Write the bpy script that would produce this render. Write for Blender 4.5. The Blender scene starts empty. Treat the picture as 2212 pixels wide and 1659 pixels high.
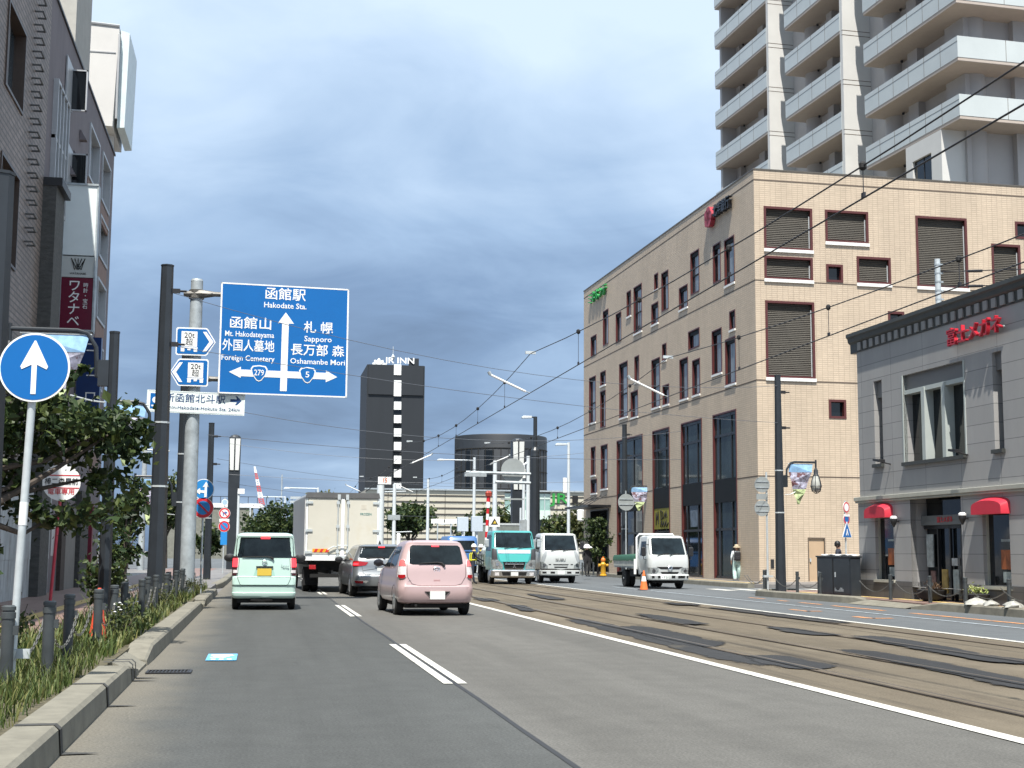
import bpy, bmesh, math, random
from mathutils import Vector, Matrix
random.seed(7)
sc = bpy.context.scene
COL = sc.collection
R = math.radians

# ------------------------------------------------------------------ camera
CAM_F, CAM_W, CAM_H = 2997.8, 2212.0, 1.37
yaw, pitch, roll = 0.17775, 0.120964, 0.0065245
_f = Vector((math.sin(yaw)*math.cos(pitch), math.cos(yaw)*math.cos(pitch), math.sin(pitch)))
_r0 = Vector((math.cos(yaw), -math.sin(yaw), 0)); _u0 = _r0.cross(_f)
_r = _r0*math.cos(roll) + _u0*math.sin(roll); _u = -_r0*math.sin(roll) + _u0*math.cos(roll)
cam = bpy.data.cameras.new('camera'); camo = bpy.data.objects.new('camera', cam); COL.objects.link(camo)
cam.sensor_fit = 'HORIZONTAL'; cam.sensor_width = 36.0; cam.lens = 36.0*CAM_F/CAM_W
cam.clip_start = 0.1; cam.clip_end = 5000
camo.matrix_world = Matrix(((_r.x, _u.x, -_f.x, 0), (_r.y, _u.y, -_f.y, 0), (_r.z, _u.z, -_f.z, CAM_H), (0, 0, 0, 1)))
sc.camera = camo
# ------------------------------------------------------------------ light
SUN_AZ, SUN_EL = R(-165), R(62.5)          # direction TO the sun, azimuth from +Y towards +X
tosun = Vector((math.sin(SUN_AZ)*math.cos(SUN_EL), math.cos(SUN_AZ)*math.cos(SUN_EL), math.sin(SUN_EL)))
sl = bpy.data.lights.new('sun', 'SUN'); sl.energy = 4.9; sl.angle = R(0.5); sl.color = (1.0, 0.955, 0.88)
so = bpy.data.objects.new('sun', sl); COL.objects.link(so)
so.rotation_euler = (-tosun).to_track_quat('-Z', 'Y').to_euler(); so.location = (-30, -50, 80)
sc.view_settings.view_transform = 'Standard'; sc.view_settings.look = 'None'
sc.view_settings.exposure = 0.8; sc.view_settings.gamma = 1.0
w = bpy.data.worlds.new('World'); sc.world = w; w.use_nodes = True
def world():
    nt = w.node_tree; N = nt.nodes; L = nt.links
    for n in list(N): N.remove(n)
    out = N.new('ShaderNodeOutputWorld'); bg = N.new('ShaderNodeBackground')
    sky = N.new('ShaderNodeTexSky'); sky.sky_type = 'NISHITA'; sky.sun_disc = False
    sky.sun_elevation = SUN_EL; sky.sun_rotation = SUN_AZ % (2*math.pi); sky.dust_density = 1.5
    tc = N.new('ShaderNodeTexCoord'); sep = N.new('ShaderNodeSeparateXYZ')
    L.new(tc.outputs['Generated'], sep.inputs[0])
    def m(op, a, b=None, clamp=False):
        n = N.new('ShaderNodeMath'); n.operation = op; n.use_clamp = clamp
        for i, q in enumerate((a, b)):
            if q is None: continue
            if isinstance(q, (int, float)): n.inputs[i].default_value = q
            else: L.new(q, n.inputs[i])
        return n.outputs[0]
    x, y, z = sep.outputs
    zz = m('ADD', m('MAXIMUM', z, 0.0), 0.22)
    comb = N.new('ShaderNodeCombineXYZ')
    L.new(m('DIVIDE', x, zz), comb.inputs[0]); L.new(m('DIVIDE', y, zz), comb.inputs[1]); comb.inputs[2].default_value = 3.7
    mp = N.new('ShaderNodeMapping'); mp.inputs['Scale'].default_value = (0.8, 0.95, 1); mp.inputs['Rotation'].default_value = (0, 0, R(14))
    L.new(comb.outputs[0], mp.inputs[0])
    ns = N.new('ShaderNodeTexNoise'); ns.inputs['Scale'].default_value = 1.15; ns.inputs['Detail'].default_value = 7
    ns.inputs['Roughness'].default_value = 0.5; ns.inputs['Distortion'].default_value = 0.35
    L.new(mp.outputs[0], ns.inputs['Vector'])
    # cloud deck: dark and heavy low in the north-west, thinner overhead and to the east
    t = m('MULTIPLY', m('SUBTRACT', ns.outputs['Fac'], 0.5), 1.5)
    n2 = N.new('ShaderNodeTexNoise'); n2.inputs['Scale'].default_value = 3.4; n2.inputs['Detail'].default_value = 8; n2.inputs['Roughness'].default_value = 0.55; n2.inputs['Distortion'].default_value = 0.6
    L.new(mp.outputs[0], n2.inputs['Vector']); t = m('ADD', t, m('MULTIPLY', m('SUBTRACT', n2.outputs['Fac'], 0.5), 0.55))
    t = m('ADD', t, m('MULTIPLY', m('MAXIMUM', z, 0.0), 1.5))
    t = m('ADD', t, m('MULTIPLY', m('SUBTRACT', x, 0.1), 0.55))
    t = m('ADD', t, 0.29, True)
    cr = N.new('ShaderNodeValToRGB'); L.new(t, cr.inputs[0])
    e = cr.color_ramp.elements
    e[0].position = 0.0; e[0].color = (0.088, 0.132, 0.212, 1)
    e[1].position = 1.0; e[1].color = (0.45, 0.545, 0.655, 1)
    for p, c in ((0.25, (0.142, 0.214, 0.335, 1)), (0.5, (0.235, 0.33, 0.468, 1)), (0.75, (0.345, 0.445, 0.575, 1))):
        q = e.new(p); q.color = c
    mul = N.new('ShaderNodeMix'); mul.data_type = 'RGBA'; mul.blend_type = 'MULTIPLY'; mul.inputs[0].default_value = 1
    L.new(sky.outputs[0], mul.inputs[6]); mul.inputs[7].default_value = (0.10, 0.10, 0.10, 1)
    mx = N.new('ShaderNodeMix'); mx.data_type = 'RGBA'; mx.inputs[0].default_value = 0.93
    L.new(mul.outputs[2], mx.inputs[6]); L.new(cr.outputs[0], mx.inputs[7])
    L.new(mx.outputs[2], bg.inputs[0]); bg.inputs[1].default_value = 1.0
    L.new(bg.outputs[0], out.inputs[0])
world()

# ------------------------------------------------------------------ helpers
def ray(px, py): return _f*CAM_F + _r*(px-1106.0) - _u*(py-829.5)
CC = Vector((0, 0, CAM_H))
def at(px, py, Y): d = ray(px, py); return CC + d*(Y/d.y)      # photo point on the plane y = Y
def atX(px, py, X): d = ray(px, py); return CC + d*(X/d.x)
def G(px, py, z=0.0): d = ray(px, py); return CC + d*((z-CAM_H)/d.z)
def zr(ox, oy, s): return lambda x, y: ((ox+x/s)*0.5894, (oy+y/s)*0.5894)

_mats = {}
def mat(name, col, rough=0.6, metal=0.0, var=0.12, scale=3.0, bump=0.0, bscale=40.0, emit=None, spec=None, coat=0.0, dirt=None, stretch=None):
    if name in _mats: return _mats[name]
    m = bpy.data.materials.new(name); m.use_nodes = True; _mats[name] = m
    nt = m.node_tree; N = nt.nodes; L = nt.links; b = N['Principled BSDF']
    b.inputs['Roughness'].default_value = rough; b.inputs['Metallic'].default_value = metal
    if spec is not None: b.inputs['Specular IOR Level'].default_value = spec
    if coat: b.inputs['Coat Weight'].default_value = coat; b.inputs['Coat Roughness'].default_value = 0.06
    c = tuple(col)+(1,)
    tc = N.new('ShaderNodeTexCoord'); vec = tc.outputs['Object']
    if stretch:
        mp = N.new('ShaderNodeMapping'); mp.inputs['Scale'].default_value = stretch; L.new(vec, mp.inputs[0]); vec = mp.outputs[0]
    if var > 0:
        n = N.new('ShaderNodeTexNoise'); n.inputs['Scale'].default_value = scale; n.inputs['Detail'].default_value = 6; n.inputs['Roughness'].default_value = 0.65
        L.new(vec, n.inputs['Vector'])
        r = N.new('ShaderNodeValToRGB'); e = r.color_ramp.elements
        e[0].position = 0.3; e[0].color = tuple(x*(1-var) for x in col)+(1,)
        e[1].position = 0.72; e[1].color = tuple(min(1, x*(1+var)) for x in col)+(1,)
        L.new(n.outputs['Fac'], r.inputs[0]); src = r.outputs[0]
        if dirt:
            n2 = N.new('ShaderNodeTexNoise'); n2.inputs['Scale'].default_value = dirt[1]; n2.inputs['Detail'].default_value = 8; n2.inputs['Roughness'].default_value = 0.7
            L.new(vec, n2.inputs['Vector'])
            r2 = N.new('ShaderNodeValToRGB'); r2.color_ramp.elements[0].position = dirt[2]; r2.color_ramp.elements[1].position = dirt[3]
            L.new(n2.outputs['Fac'], r2.inputs[0])
            mx = N.new('ShaderNodeMix'); mx.data_type = 'RGBA'; L.new(r2.outputs[0], mx.inputs[0]); L.new(src, mx.inputs[6]); mx.inputs[7].default_value = tuple(dirt[0])+(1,)
            src = mx.outputs[2]
        L.new(src, b.inputs['Base Color'])
    else: b.inputs['Base Color'].default_value = c
    if bump > 0:
        n3 = N.new('ShaderNodeTexNoise'); n3.inputs['Scale'].default_value = bscale; n3.inputs['Detail'].default_value = 5
        L.new(vec, n3.inputs['Vector'])
        bp = N.new('ShaderNodeBump'); bp.inputs['Strength'].default_value = bump; bp.inputs['Distance'].default_value = 0.02
        L.new(n3.outputs['Fac'], bp.inputs['Height']); L.new(bp.outputs[0], b.inputs['Normal'])
    if emit:
        b.inputs['Emission Color'].default_value = tuple(emit[:3])+(1,); b.inputs['Emission Strength'].default_value = emit[3]
    return m
def tile_mat(name, c1, c2, mortar, bw, bh, ms, bump=0.3, offset=0.0, squash=1.0, rough=0.55, streak=0.0, var=0.1):
    if name in _mats: return _mats[name]
    m = bpy.data.materials.new(name); m.use_nodes = True; _mats[name] = m
    nt = m.node_tree; N = nt.nodes; L = nt.links; b = N['Principled BSDF']; b.inputs['Roughness'].default_value = rough
    tc = N.new('ShaderNodeTexCoord')
    br = N.new('ShaderNodeTexBrick'); br.offset = offset; br.squash = squash
    for k, v in (('Color1', c1+(1,)), ('Color2', c2+(1,)), ('Mortar', mortar+(1,)), ('Scale', 1.0), ('Mortar Size', ms), ('Brick Width', bw), ('Row Height', bh), ('Mortar Smooth', 0.1), ('Bias', 0.0)):
        br.inputs[k].default_value = v
    L.new(tc.outputs['UV'], br.inputs['Vector'])
    n = N.new('ShaderNodeTexNoise'); n.inputs['Scale'].default_value = 0.35; n.inputs['Detail'].default_value = 7; n.inputs['Roughness'].default_value = 0.7
    mp = N.new('ShaderNodeMapping'); mp.inputs['Scale'].default_value = (1.6, 0.45, 1); L.new(tc.outputs['UV'], mp.inputs[0]); L.new(mp.outputs[0], n.inputs['Vector'])
    r = N.new('ShaderNodeValToRGB'); e = r.color_ramp.elements; e[0].position = 0.25; e[0].color = (1-var*1.4,)*3+(1,); e[1].position = 0.7; e[1].color = (1.0+var*0.4,)*3+(1,)
    L.new(n.outputs['Fac'], r.inputs[0])
    mx = N.new('ShaderNodeMix'); mx.data_type = 'RGBA'; mx.blend_type = 'MULTIPLY'; mx.inputs[0].default_value = 1
    L.new(br.outputs['Color'], mx.inputs[6]); L.new(r.outputs[0], mx.inputs[7]); L.new(mx.outputs[2], b.inputs['Base Color'])
    bp = N.new('ShaderNodeBump'); bp.inputs['Strength'].default_value = bump; bp.inputs['Distance'].default_value = 0.02; bp.invert = True
    L.new(br.outputs['Fac'], bp.inputs['Height']); L.new(bp.outputs[0], b.inputs['Normal'])
    return m

class MB:
    def __init__(s): s.v = []; s.f = []; s.m = []; s.u = []
    def add(s, vs, fs, mi=0, uv=None):
        o = len(s.v); s.v += [tuple(p) for p in vs]
        for k, f in enumerate(fs):
            s.f.append([o+i for i in f]); s.m.append(mi); s.u.append(uv[k] if uv else None)
        return s
    def quad(s, a, b, c, d, mi=0, uv=None): return s.add([a, b, c, d], [(0, 1, 2, 3)], mi, [uv] if uv else None)
    def box(s, x0, y0, z0, x1, y1, z1, mi=0):
        x0, x1 = sorted((x0, x1)); y0, y1 = sorted((y0, y1)); z0, z1 = sorted((z0, z1))
        v = [(x0,y0,z0),(x1,y0,z0),(x1,y1,z0),(x0,y1,z0),(x0,y0,z1),(x1,y0,z1),(x1,y1,z1),(x0,y1,z1)]
        f = [(0,3,2,1),(4,5,6,7),(0,1,5,4),(1,2,6,5),(2,3,7,6),(3,0,4,7)]
        uv = []
        for q in f:
            ps = [v[i] for i in q]
            if len({p[1] for p in ps}) == 1: uv.append([(p[0], p[2]) for p in ps])
            elif len({p[0] for p in ps}) == 1: uv.append([(p[1], p[2]) for p in ps])
            else: uv.append([(p[0], p[1]) for p in ps])
        return s.add(v, f, mi, uv)
    def tube(s, pts, r, n=8, mi=0, cap=True):
        pts = [Vector(p) for p in pts]; rs = r if isinstance(r, (list, tuple)) else [r]*len(pts)
        vs = []; fs = []; a = None
        for i, p in enumerate(pts):
            d = (pts[min(i+1, len(pts)-1)] - pts[max(i-1, 0)]).normalized()
            if a is None: a = d.orthogonal().normalized()
            else:
                a = a - d*a.dot(d)
                a = a.normalized() if a.length > 1e-6 else d.orthogonal().normalized()
            b = d.cross(a)
            for k in range(n):
                t = 2*math.pi*k/n; vs.append(p + (a*math.cos(t)+b*math.sin(t))*rs[i])
        for i in range(len(pts)-1):
            for k in range(n):
                fs.append((i*n+k, i*n+(k+1) % n, (i+1)*n+(k+1) % n, (i+1)*n+k))
        if cap: fs.append(tuple(range(n-1, -1, -1))); fs.append(tuple((len(pts)-1)*n+k for k in range(n)))
        return s.add(vs, fs, mi)
    def lathe(s, prof, n=16, c=(0, 0, 0), mi=0, axis='z', cap=True):
        vs = []; fs = []
        for (r, h) in prof:
            for k in range(n):
                t = 2*math.pi*k/n; a, b = r*math.cos(t), r*math.sin(t)
                p = (a, b, h) if axis == 'z' else ((h, a, b) if axis == 'x' else (b, h, a))
                vs.append((c[0]+p[0], c[1]+p[1], c[2]+p[2]))
        for i in range(len(prof)-1):
            for k in range(n): fs.append((i*n+k, i*n+(k+1) % n, (i+1)*n+(k+1) % n, (i+1)*n+k))
        if cap: fs.append(tuple(range(n-1, -1, -1))); fs.append(tuple((len(prof)-1)*n+k for k in range(n)))
        return s.add(vs, fs, mi)
    def prism(s, poly, a0, a1, plane='xz', mi=0):
        n = len(poly)
        def P(p, a): return (p[0], a, p[1]) if plane == 'xz' else ((a, p[0], p[1]) if plane == 'yz' else (p[0], p[1], a))
        vs = [P(p, a0) for p in poly]+[P(p, a1) for p in poly]
        fs = [tuple(range(n)), tuple(range(2*n-1, n-1, -1))]+[(i, i+n, (i+1) % n+n, (i+1) % n) for i in range(n)]
        uv = [[poly[i % n] for i in f] if k < 2 else [(vs[i][0]+vs[i][1], vs[i][2]) for i in f] for k, f in enumerate(fs)]
        return s.add(vs, fs, mi, uv)
    def wall(s, u0, u1, v0, v1, holes, fn, mi=0, depth=0.0, mr=None, bottom=True):
        us = sorted({u0, u1, *[min(max(h[i], u0), u1) for h in holes for i in (0, 1)]})
        vv = sorted({v0, v1, *[min(max(h[i], v0), v1) for h in holes for i in (2, 3)]})
        for i in range(len(us)-1):
            for j in range(len(vv)-1):
                cu, cv = (us[i]+us[i+1])/2, (vv[j]+vv[j+1])/2
                if any(h[0] < cu < h[1] and h[2] < cv < h[3] for h in holes): continue
                q = [(us[i], vv[j]), (us[i+1], vv[j]), (us[i+1], vv[j+1]), (us[i], vv[j+1])]
                s.quad(*[fn(a, b, 0) for a, b in q], mi=mi, uv=q)
        if depth:
            for h in holes:
                a, b, c, d = h[:4]
                for (p, q) in (((a, c), (b, c)), ((b, c), (b, d)), ((b, d), (a, d)), ((a, d), (a, c))):
                    s.quad(fn(*p, 0), fn(*q, 0), fn(*q, depth), fn(*p, depth), mi=mi if mr is None else mr, uv=[(p[0], p[1]), (q[0], q[1]), (q[0]+.2, q[1]), (p[0]+.2, p[1])])
        return s
    def build(s, name, mats, parent=None, smooth=None, loc=None, rz=None, bevel=0.0):
        me = bpy.data.meshes.new(name); me.from_pydata(s.v, [], s.f)
        for m in (mats if isinstance(mats, (list, tuple)) else [mats]): me.materials.append(m)
        me.polygons.foreach_set('material_index', s.m)
        if any(u is not None for u in s.u):
            ul = me.uv_layers.new(name='UVMap').data; k = 0
            for f, u in zip(s.f, s.u):
                for i in range(len(f)):
                    ul[k].uv = u[i] if u else (0, 0); k += 1
        bm = bmesh.new(); bm.from_mesh(me)
        if len(bm.faces) < 60000: bmesh.ops.recalc_face_normals(bm, faces=bm.faces)
        bm.to_mesh(me); bm.free()
        if smooth:
            me.polygons.foreach_set('use_smooth', [True]*len(me.polygons)); me.set_sharp_from_angle(angle=R(smooth))
        o = bpy.data.objects.new(name, me); COL.objects.link(o)
        if parent is not None: o.parent = parent
        if loc is not None: o.location = loc
        if rz is not None: o.rotation_euler = (0, 0, rz)
        if bevel:
            b = o.modifiers.new('bevel', 'BEVEL'); b.width = bevel; b.segments = 2; b.limit_method = 'ANGLE'; b.angle_limit = R(40)
        return o
def tag(o, label=None, cat=None, group=None, kind=None):
    if label: o['label'] = label
    if cat: o['category'] = cat
    if group: o['group'] = group
    if kind: o['kind'] = kind
    return o
def thing(name, label, cat, loc=(0, 0, 0), rz=0.0, group=None):
    o = bpy.data.objects.new(name, None); COL.objects.link(o); o.empty_display_size = 0.2
    o.location = loc; o.rotation_euler = (0, 0, rz)
    return tag(o, label, cat, group)
def copy_tree(o, loc=None, rz=None, label=None, parent=None):
    c = o.copy(); COL.objects.link(c); c.parent = parent
    if loc is not None: c.location = loc
    if rz is not None: c.rotation_euler = (0, 0, rz)
    if label: c['label'] = label
    for ch in [q for q in bpy.data.objects if q.parent == o]: copy_tree(ch, parent=c)
    return c
_txt = {}
def text(s, size, m, parent, name='lettering', loc=(0, 0, 0), rot=(R(90), 0, 0), ext=0.004, bold=0.0, xs=1.0, align='CENTER', width=None):
    cu = bpy.data.curves.new(name, 'FONT'); cu.body = s; cu.size = size; cu.extrude = ext; cu.offset = bold*0.28
    cu.align_x = align; cu.align_y = 'CENTER'; cu.resolution_u = 2
    tmp = bpy.data.objects.new('tmp', cu); COL.objects.link(tmp)
    dg = bpy.context.evaluated_depsgraph_get(); dg.update()
    me = bpy.data.meshes.new_from_object(tmp.evaluated_get(dg)); COL.objects.unlink(tmp); bpy.data.objects.remove(tmp)
    me.name = name
    me.materials.clear(); me.materials.append(m)
    if width and len(me.vertices):
        xv = [v.co.x for v in me.vertices]; xs = width/(max(xv)-min(xv)); mid = (max(xv)+min(xv))/2 if align == 'CENTER' else 0
        for v in me.vertices: v.co.x -= mid
    o = bpy.data.objects.new(name, me); COL.objects.link(o); o.parent = parent
    o.location = loc; o.rotation_euler = rot; o.scale = (xs, 1, 1)
    return o
ORD = ['nearest', 'second', 'third', 'fourth', 'fifth', 'sixth', 'seventh', 'eighth', 'ninth', 'tenth', 'eleventh', 'twelfth', 'thirteenth', 'fourteenth', 'fifteenth', 'sixteenth', 'seventeenth', 'eighteenth', 'nineteenth', 'twentieth']

# ------------------------------------------------------------------ common materials
M_black = mat('black_rubber', (0.012, 0.012, 0.013), 0.8)
M_blackp = mat('black_plastic', (0.018, 0.018, 0.02), 0.45)
M_under = mat('dark_underside', (0.008, 0.008, 0.008), 0.9, var=0)
M_pole = mat('charcoal_pole_paint', (0.021, 0.026, 0.032), 0.42, var=0.2, scale=2)
M_galv = mat('galvanised_steel', (0.50, 0.54, 0.55), 0.45, 0.25, var=0.14, scale=6)
M_galvd = mat('weathered_steel', (0.36, 0.40, 0.42), 0.5, 0.2, var=0.3, scale=3, dirt=((0.16, 0.13, 0.10), 2.2, 0.62, 0.8))
M_white = mat('white_paint', (0.78, 0.79, 0.78), 0.4, var=0.05)
M_wpole = mat('white_pole_paint', (0.58, 0.63, 0.66), 0.4, var=0.06)
M_conc = mat('concrete', (0.175, 0.165, 0.132), 0.85, var=0.25, scale=3, bump=0.25, bscale=60, dirt=((0.10, 0.095, 0.08), 1.3, 0.6, 0.85))
M_glass = mat('window_glass', (0.03, 0.045, 0.055), 0.04, var=0.5, scale=0.7, spec=0.8)
M_gdark = mat('dark_tinted_glass', (0.006, 0.008, 0.010), 0.05, var=0, spec=0.6)
M_maroon = mat('maroon_window_frame', (0.085, 0.022, 0.020), 0.4, var=0.1)
M_red = mat('sign_red', (0.55, 0.02, 0.03), 0.4, var=0.05)
M_blue = mat('sign_blue', (0.002, 0.115, 0.37), 0.35, var=0.05, scale=1)
M_chrome = mat('chrome', (0.75, 0.76, 0.78), 0.12, 1.0, var=0)
M_steelw = mat('wire_cable', (0.02, 0.02, 0.025), 0.5, var=0)
# ------------------------------------------------------------------ ground, roads, kerbs
def asphalt(name, col, var, wear=None, bump=0.35, dust=None):
    m = bpy.data.materials.new(name); m.use_nodes = True
    nt = m.node_tree; N = nt.nodes; L = nt.links; b = N['Principled BSDF']; b.inputs['Roughness'].default_value = 0.85; b.inputs['Specular IOR Level'].default_value = 0.3
    tc = N.new('ShaderNodeTexCoord'); vec = tc.outputs['Object']
    def noise(sc_, det, st=None):
        n = N.new('ShaderNodeTexNoise'); n.inputs['Scale'].default_value = sc_; n.inputs['Detail'].default_value = det; n.inputs['Roughness'].default_value = 0.68
        v = vec
        if st: mp = N.new('ShaderNodeMapping'); mp.inputs['Scale'].default_value = st; L.new(vec, mp.inputs[0]); v = mp.outputs[0]
        L.new(v, n.inputs['Vector']); return n.outputs['Fac']
    def ramp(f, p0, c0, p1, c1):
        r = N.new('ShaderNodeValToRGB'); e = r.color_ramp.elements; e[0].position = p0; e[0].color = c0+(1,); e[1].position = p1; e[1].color = c1+(1,)
        L.new(f, r.inputs[0]); return r.outputs[0]
    def mixc(bl, f, a, c):
        x = N.new('ShaderNodeMix'); x.data_type = 'RGBA'; x.blend_type = bl
        for i, q in ((0, f), (6, a), (7, c)):
            if isinstance(q, (int, float)): x.inputs[i].default_value = q
            elif isinstance(q, tuple): x.inputs[i].default_value = q+(1,)
            else: L.new(q, x.inputs[i])
        return x.outputs[2]
    c = ramp(noise(0.55, 8, (1.0, 0.12, 1)), 0.3, tuple(q*(1-var) for q in col), 0.7, tuple(q*(1+var) for q in col))
    sp = ramp(noise(48, 4), 0.32, (0.60,)*3, 0.70, (1.36,)*3)
    c = mixc('MULTIPLY', 1.0, c, sp)
    c = mixc('MULTIPLY', 0.8, c, ramp(noise(2.3, 6), 0.3, (0.86,)*3, 0.6, (1.05,)*3))
    if name.endswith('asphalt') and name[0] != 'f':      # wheel-polished tracks, fine cracks and old oil spots
        c = mixc('MULTIPLY', 1.0, c, ramp(noise(0.9, 5, (1.0, 0.02, 1)), 0.36, (0.90,)*3, 0.64, (1.08,)*3))
        vo = N.new('ShaderNodeTexVoronoi'); vo.feature = 'DISTANCE_TO_EDGE'; vo.inputs['Scale'].default_value = 0.42
        nv = N.new('ShaderNodeTexNoise'); nv.inputs['Scale'].default_value = 1.6; nv.inputs['Detail'].default_value = 6; L.new(vec, nv.inputs['Vector'])
        va = N.new('ShaderNodeMixRGB'); va.blend_type = 'ADD'; va.inputs[0].default_value = 0.5; L.new(vec, va.inputs[1]); L.new(nv.outputs['Color'], va.inputs[2]); L.new(va.outputs[0], vo.inputs['Vector'])
        ck = ramp(vo.outputs['Distance'], 0.002, (1, 1, 1), 0.006, (0, 0, 0)); gate = ramp(noise(0.22, 3), 0.56, (0, 0, 0), 0.64, (0.5, 0.5, 0.5))
        c = mixc('MULTIPLY', mixc('MULTIPLY', 1.0, ck, gate), c, (0.45, 0.45, 0.45))
        c = mixc('MULTIPLY', ramp(noise(2.6, 2), 0.70, (0, 0, 0), 0.78, (0.5, 0.5, 0.5)), c, (0.66, 0.66, 0.66))
    if wear:
        for (wc, sca, st, p0, p1) in wear:
            c = mixc('MIX', ramp(noise(sca, 9, st), p0, (0, 0, 0), p1, (1, 1, 1)), c, wc)
    if dust:      # gritty silt gathered along the kerb
        sx = N.new('ShaderNodeSeparateXYZ'); L.new(vec, sx.inputs[0])
        ma = N.new('ShaderNodeMath'); ma.operation = 'MULTIPLY_ADD'; L.new(noise(0.8, 6), ma.inputs[0]); ma.inputs[1].default_value = 0.75; L.new(sx.outputs[0], ma.inputs[2])
        mr = N.new('ShaderNodeMapRange'); mr.interpolation_type = 'SMOOTHSTEP'; L.new(ma.outputs[0], mr.inputs[0])
        for i_, v_ in ((1, -0.95), (2, -0.10), (3, 0.9), (4, 0.0)): mr.inputs[i_].default_value = v_
        c = mixc('MIX', mr.outputs[0], c, mixc('MULTIPLY', 1.0, dust, sp))
    L.new(c, b.inputs['Base Color'])
    bp = N.new('ShaderNodeBump'); bp.inputs['Strength'].default_value = bump; bp.inputs['Distance'].default_value = 0.01
    L.new(noise(90, 4), bp.inputs['Height']); L.new(bp.outputs[0], b.inputs['Normal'])
    return m
A_left = asphalt('dark_asphalt', (0.066, 0.069, 0.067), 0.16, dust=(0.150, 0.138, 0.112))
A_dust = asphalt('dusty_gutter_asphalt', (0.185, 0.172, 0.145), 0.25)
A_right = asphalt('worn_grey_asphalt', (0.108, 0.105, 0.096), 0.16)
A_opp = asphalt('blue_grey_asphalt', (0.105, 0.115, 0.122), 0.12)
A_tram = asphalt('brown_tram_paving', (0.118, 0.098, 0.070), 0.2, wear=[((0.165, 0.140, 0.102), 0.9, (1, 0.25, 1), 0.48, 0.75), ((0.062, 0.052, 0.04), 0.8, (2.2, 0.10, 1), 0.56, 0.68), ((0.13, 0.075, 0.055), 1.3, (0.7, 0.3, 1), 0.66, 0.8)], bump=0.6)
A_patch = asphalt('fresh_black_asphalt', (0.030, 0.031, 0.033), 0.3, wear=[((0.10, 0.085, 0.06), 1.2, (1, 0.4, 1), 0.6, 0.75)], bump=0.6)
A_ground = asphalt('city_ground', (0.16, 0.155, 0.15), 0.15)
M_line = mat('white_road_paint', (0.52, 0.51, 0.465), 0.7, var=0.14, scale=8, dirt=((0.17, 0.165, 0.15), 7, 0.56, 0.66))
M_linefaint = mat('faded_pale_paint', (0.33, 0.37, 0.40), 0.7, var=0.2, scale=5, dirt=((0.14, 0.15, 0.155), 4, 0.5, 0.65))
M_orange_l = mat('orange_road_paint', (0.62, 0.27, 0.10), 0.7, var=0.2, scale=5, dirt=((0.16, 0.15, 0.14), 5, 0.48, 0.62))
M_pave = tile_mat('red_brown_pavers', (0.20, 0.12, 0.10), (0.26, 0.17, 0.14), (0.12, 0.10, 0.09), 0.2, 0.1, 0.006, 0.2, 0.5, var=0.25)
M_paveg = tile_mat('grey_pavers', (0.17, 0.16, 0.155), (0.21, 0.20, 0.19), (0.12, 0.11, 0.10), 0.3, 0.3, 0.006, 0.2, 0.5, var=0.3)
M_tact = mat('yellow_tactile_paving', (0.50, 0.36, 0.14), 0.7, var=0.2, scale=3)
M_soil = mat('verge_soil', (0.085, 0.075, 0.045), 0.95, var=0.4, scale=6, bump=0.6, bscale=20)

def sheet(name, x0, x1, y0, y1, z, m, dz=0.0):
    mb = MB(); n = max(1, int((y1-y0)/4))
    for i in range(n):
        a = y0+(y1-y0)*i/n; b = y0+(y1-y0)*(i+1)/n
        q = [(x0, a), (x1, a), (x1, b), (x0, b)]
        mb.quad(*[(p[0], p[1], z) for p in q], uv=q)
    return tag(mb.build(name, m), kind='structure')
g = MB(); g.quad((-1500, -60, -0.03), (1500, -60, -0.03), (1500, 2500, -0.03), (-1500, 2500, -0.03)); tag(g.build('ground', A_ground), kind='structure')
sheet('road_lane_dark', -1.30, 2.05, -6, 104, 0.0, A_left)
sheet('road_lane_light', 2.054, 5.70, -6, 104, 0.0, A_right)
sheet('tram_bed', 5.704, 11.95, -6, 104, 0.0, A_tram)
sheet('road_opposite', 11.954, 22.0, -6, 104, 0.0, A_opp)
sheet('station_square', -60, 90, 104.01, 289, 0.0, A_opp)
mb = MB()
for i in range(46):      # tar joint between the two lanes
    y = -6+2.4*i; d = 0.012*math.sin(i*1.7)
    mb.quad((2.03+d, y, 0.004), (2.075+d, y, 0.004), (2.075+0.012*math.sin((i+1)*1.7), y+2.4, 0.004), (2.03+0.012*math.sin((i+1)*1.7), y+2.4, 0.004))
tag(mb.build('road_joint', mat('tar_seam', (0.022, 0.022, 0.023), 0.6)), kind='structure')
# painted markings
def mark(name, m, quads, z=0.008):
    mb = MB()
    for (x0, x1, y0, y1) in quads: mb.quad((x0, y0, z), (x1, y0, z), (x1, y1, z), (x0, y1, z))
    return tag(mb.build(name, m), kind='structure')
mark('road_edge_line', M_line, [(5.53, 5.70, -6+8*i, 2+8*i) for i in range(13)])
mark('road_far_line', M_line, [(11.93, 12.08, -6+8*i, 2+8*i) for i in range(13)])
mark('road_dashes', M_line, [(1.93, 2.03, 14.66+15.3*i, 20.95+15.3*i) for i in range(5)]+[(2.08, 2.18, 14.66+15.3*i, 20.95+15.3*i) for i in range(5)])
mark('road_faint_line', M_linefaint, [(14.24, 14.36, 2+9*i, 11+9*i) for i in range(6)])
mark('road_orange_line', M_orange_l, [(15.2, 15.36, 10, 31.2), (15.18, 15.34, 32.6, 35.8), (15.22, 15.36, 36.6, 38.2), (15.25, 15.4, 39.2, 40.0), (15.3, 15.42, 41.2, 42.6)])
mark('road_orange_marks', M_orange_l, [(13.0, 13.2, 28.6, 29.5), (13.15, 13.6, 28.55, 28.75), (13.05, 13.2, 32.2, 33.4), (13.1, 13.5, 32.2, 32.4)])
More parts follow.
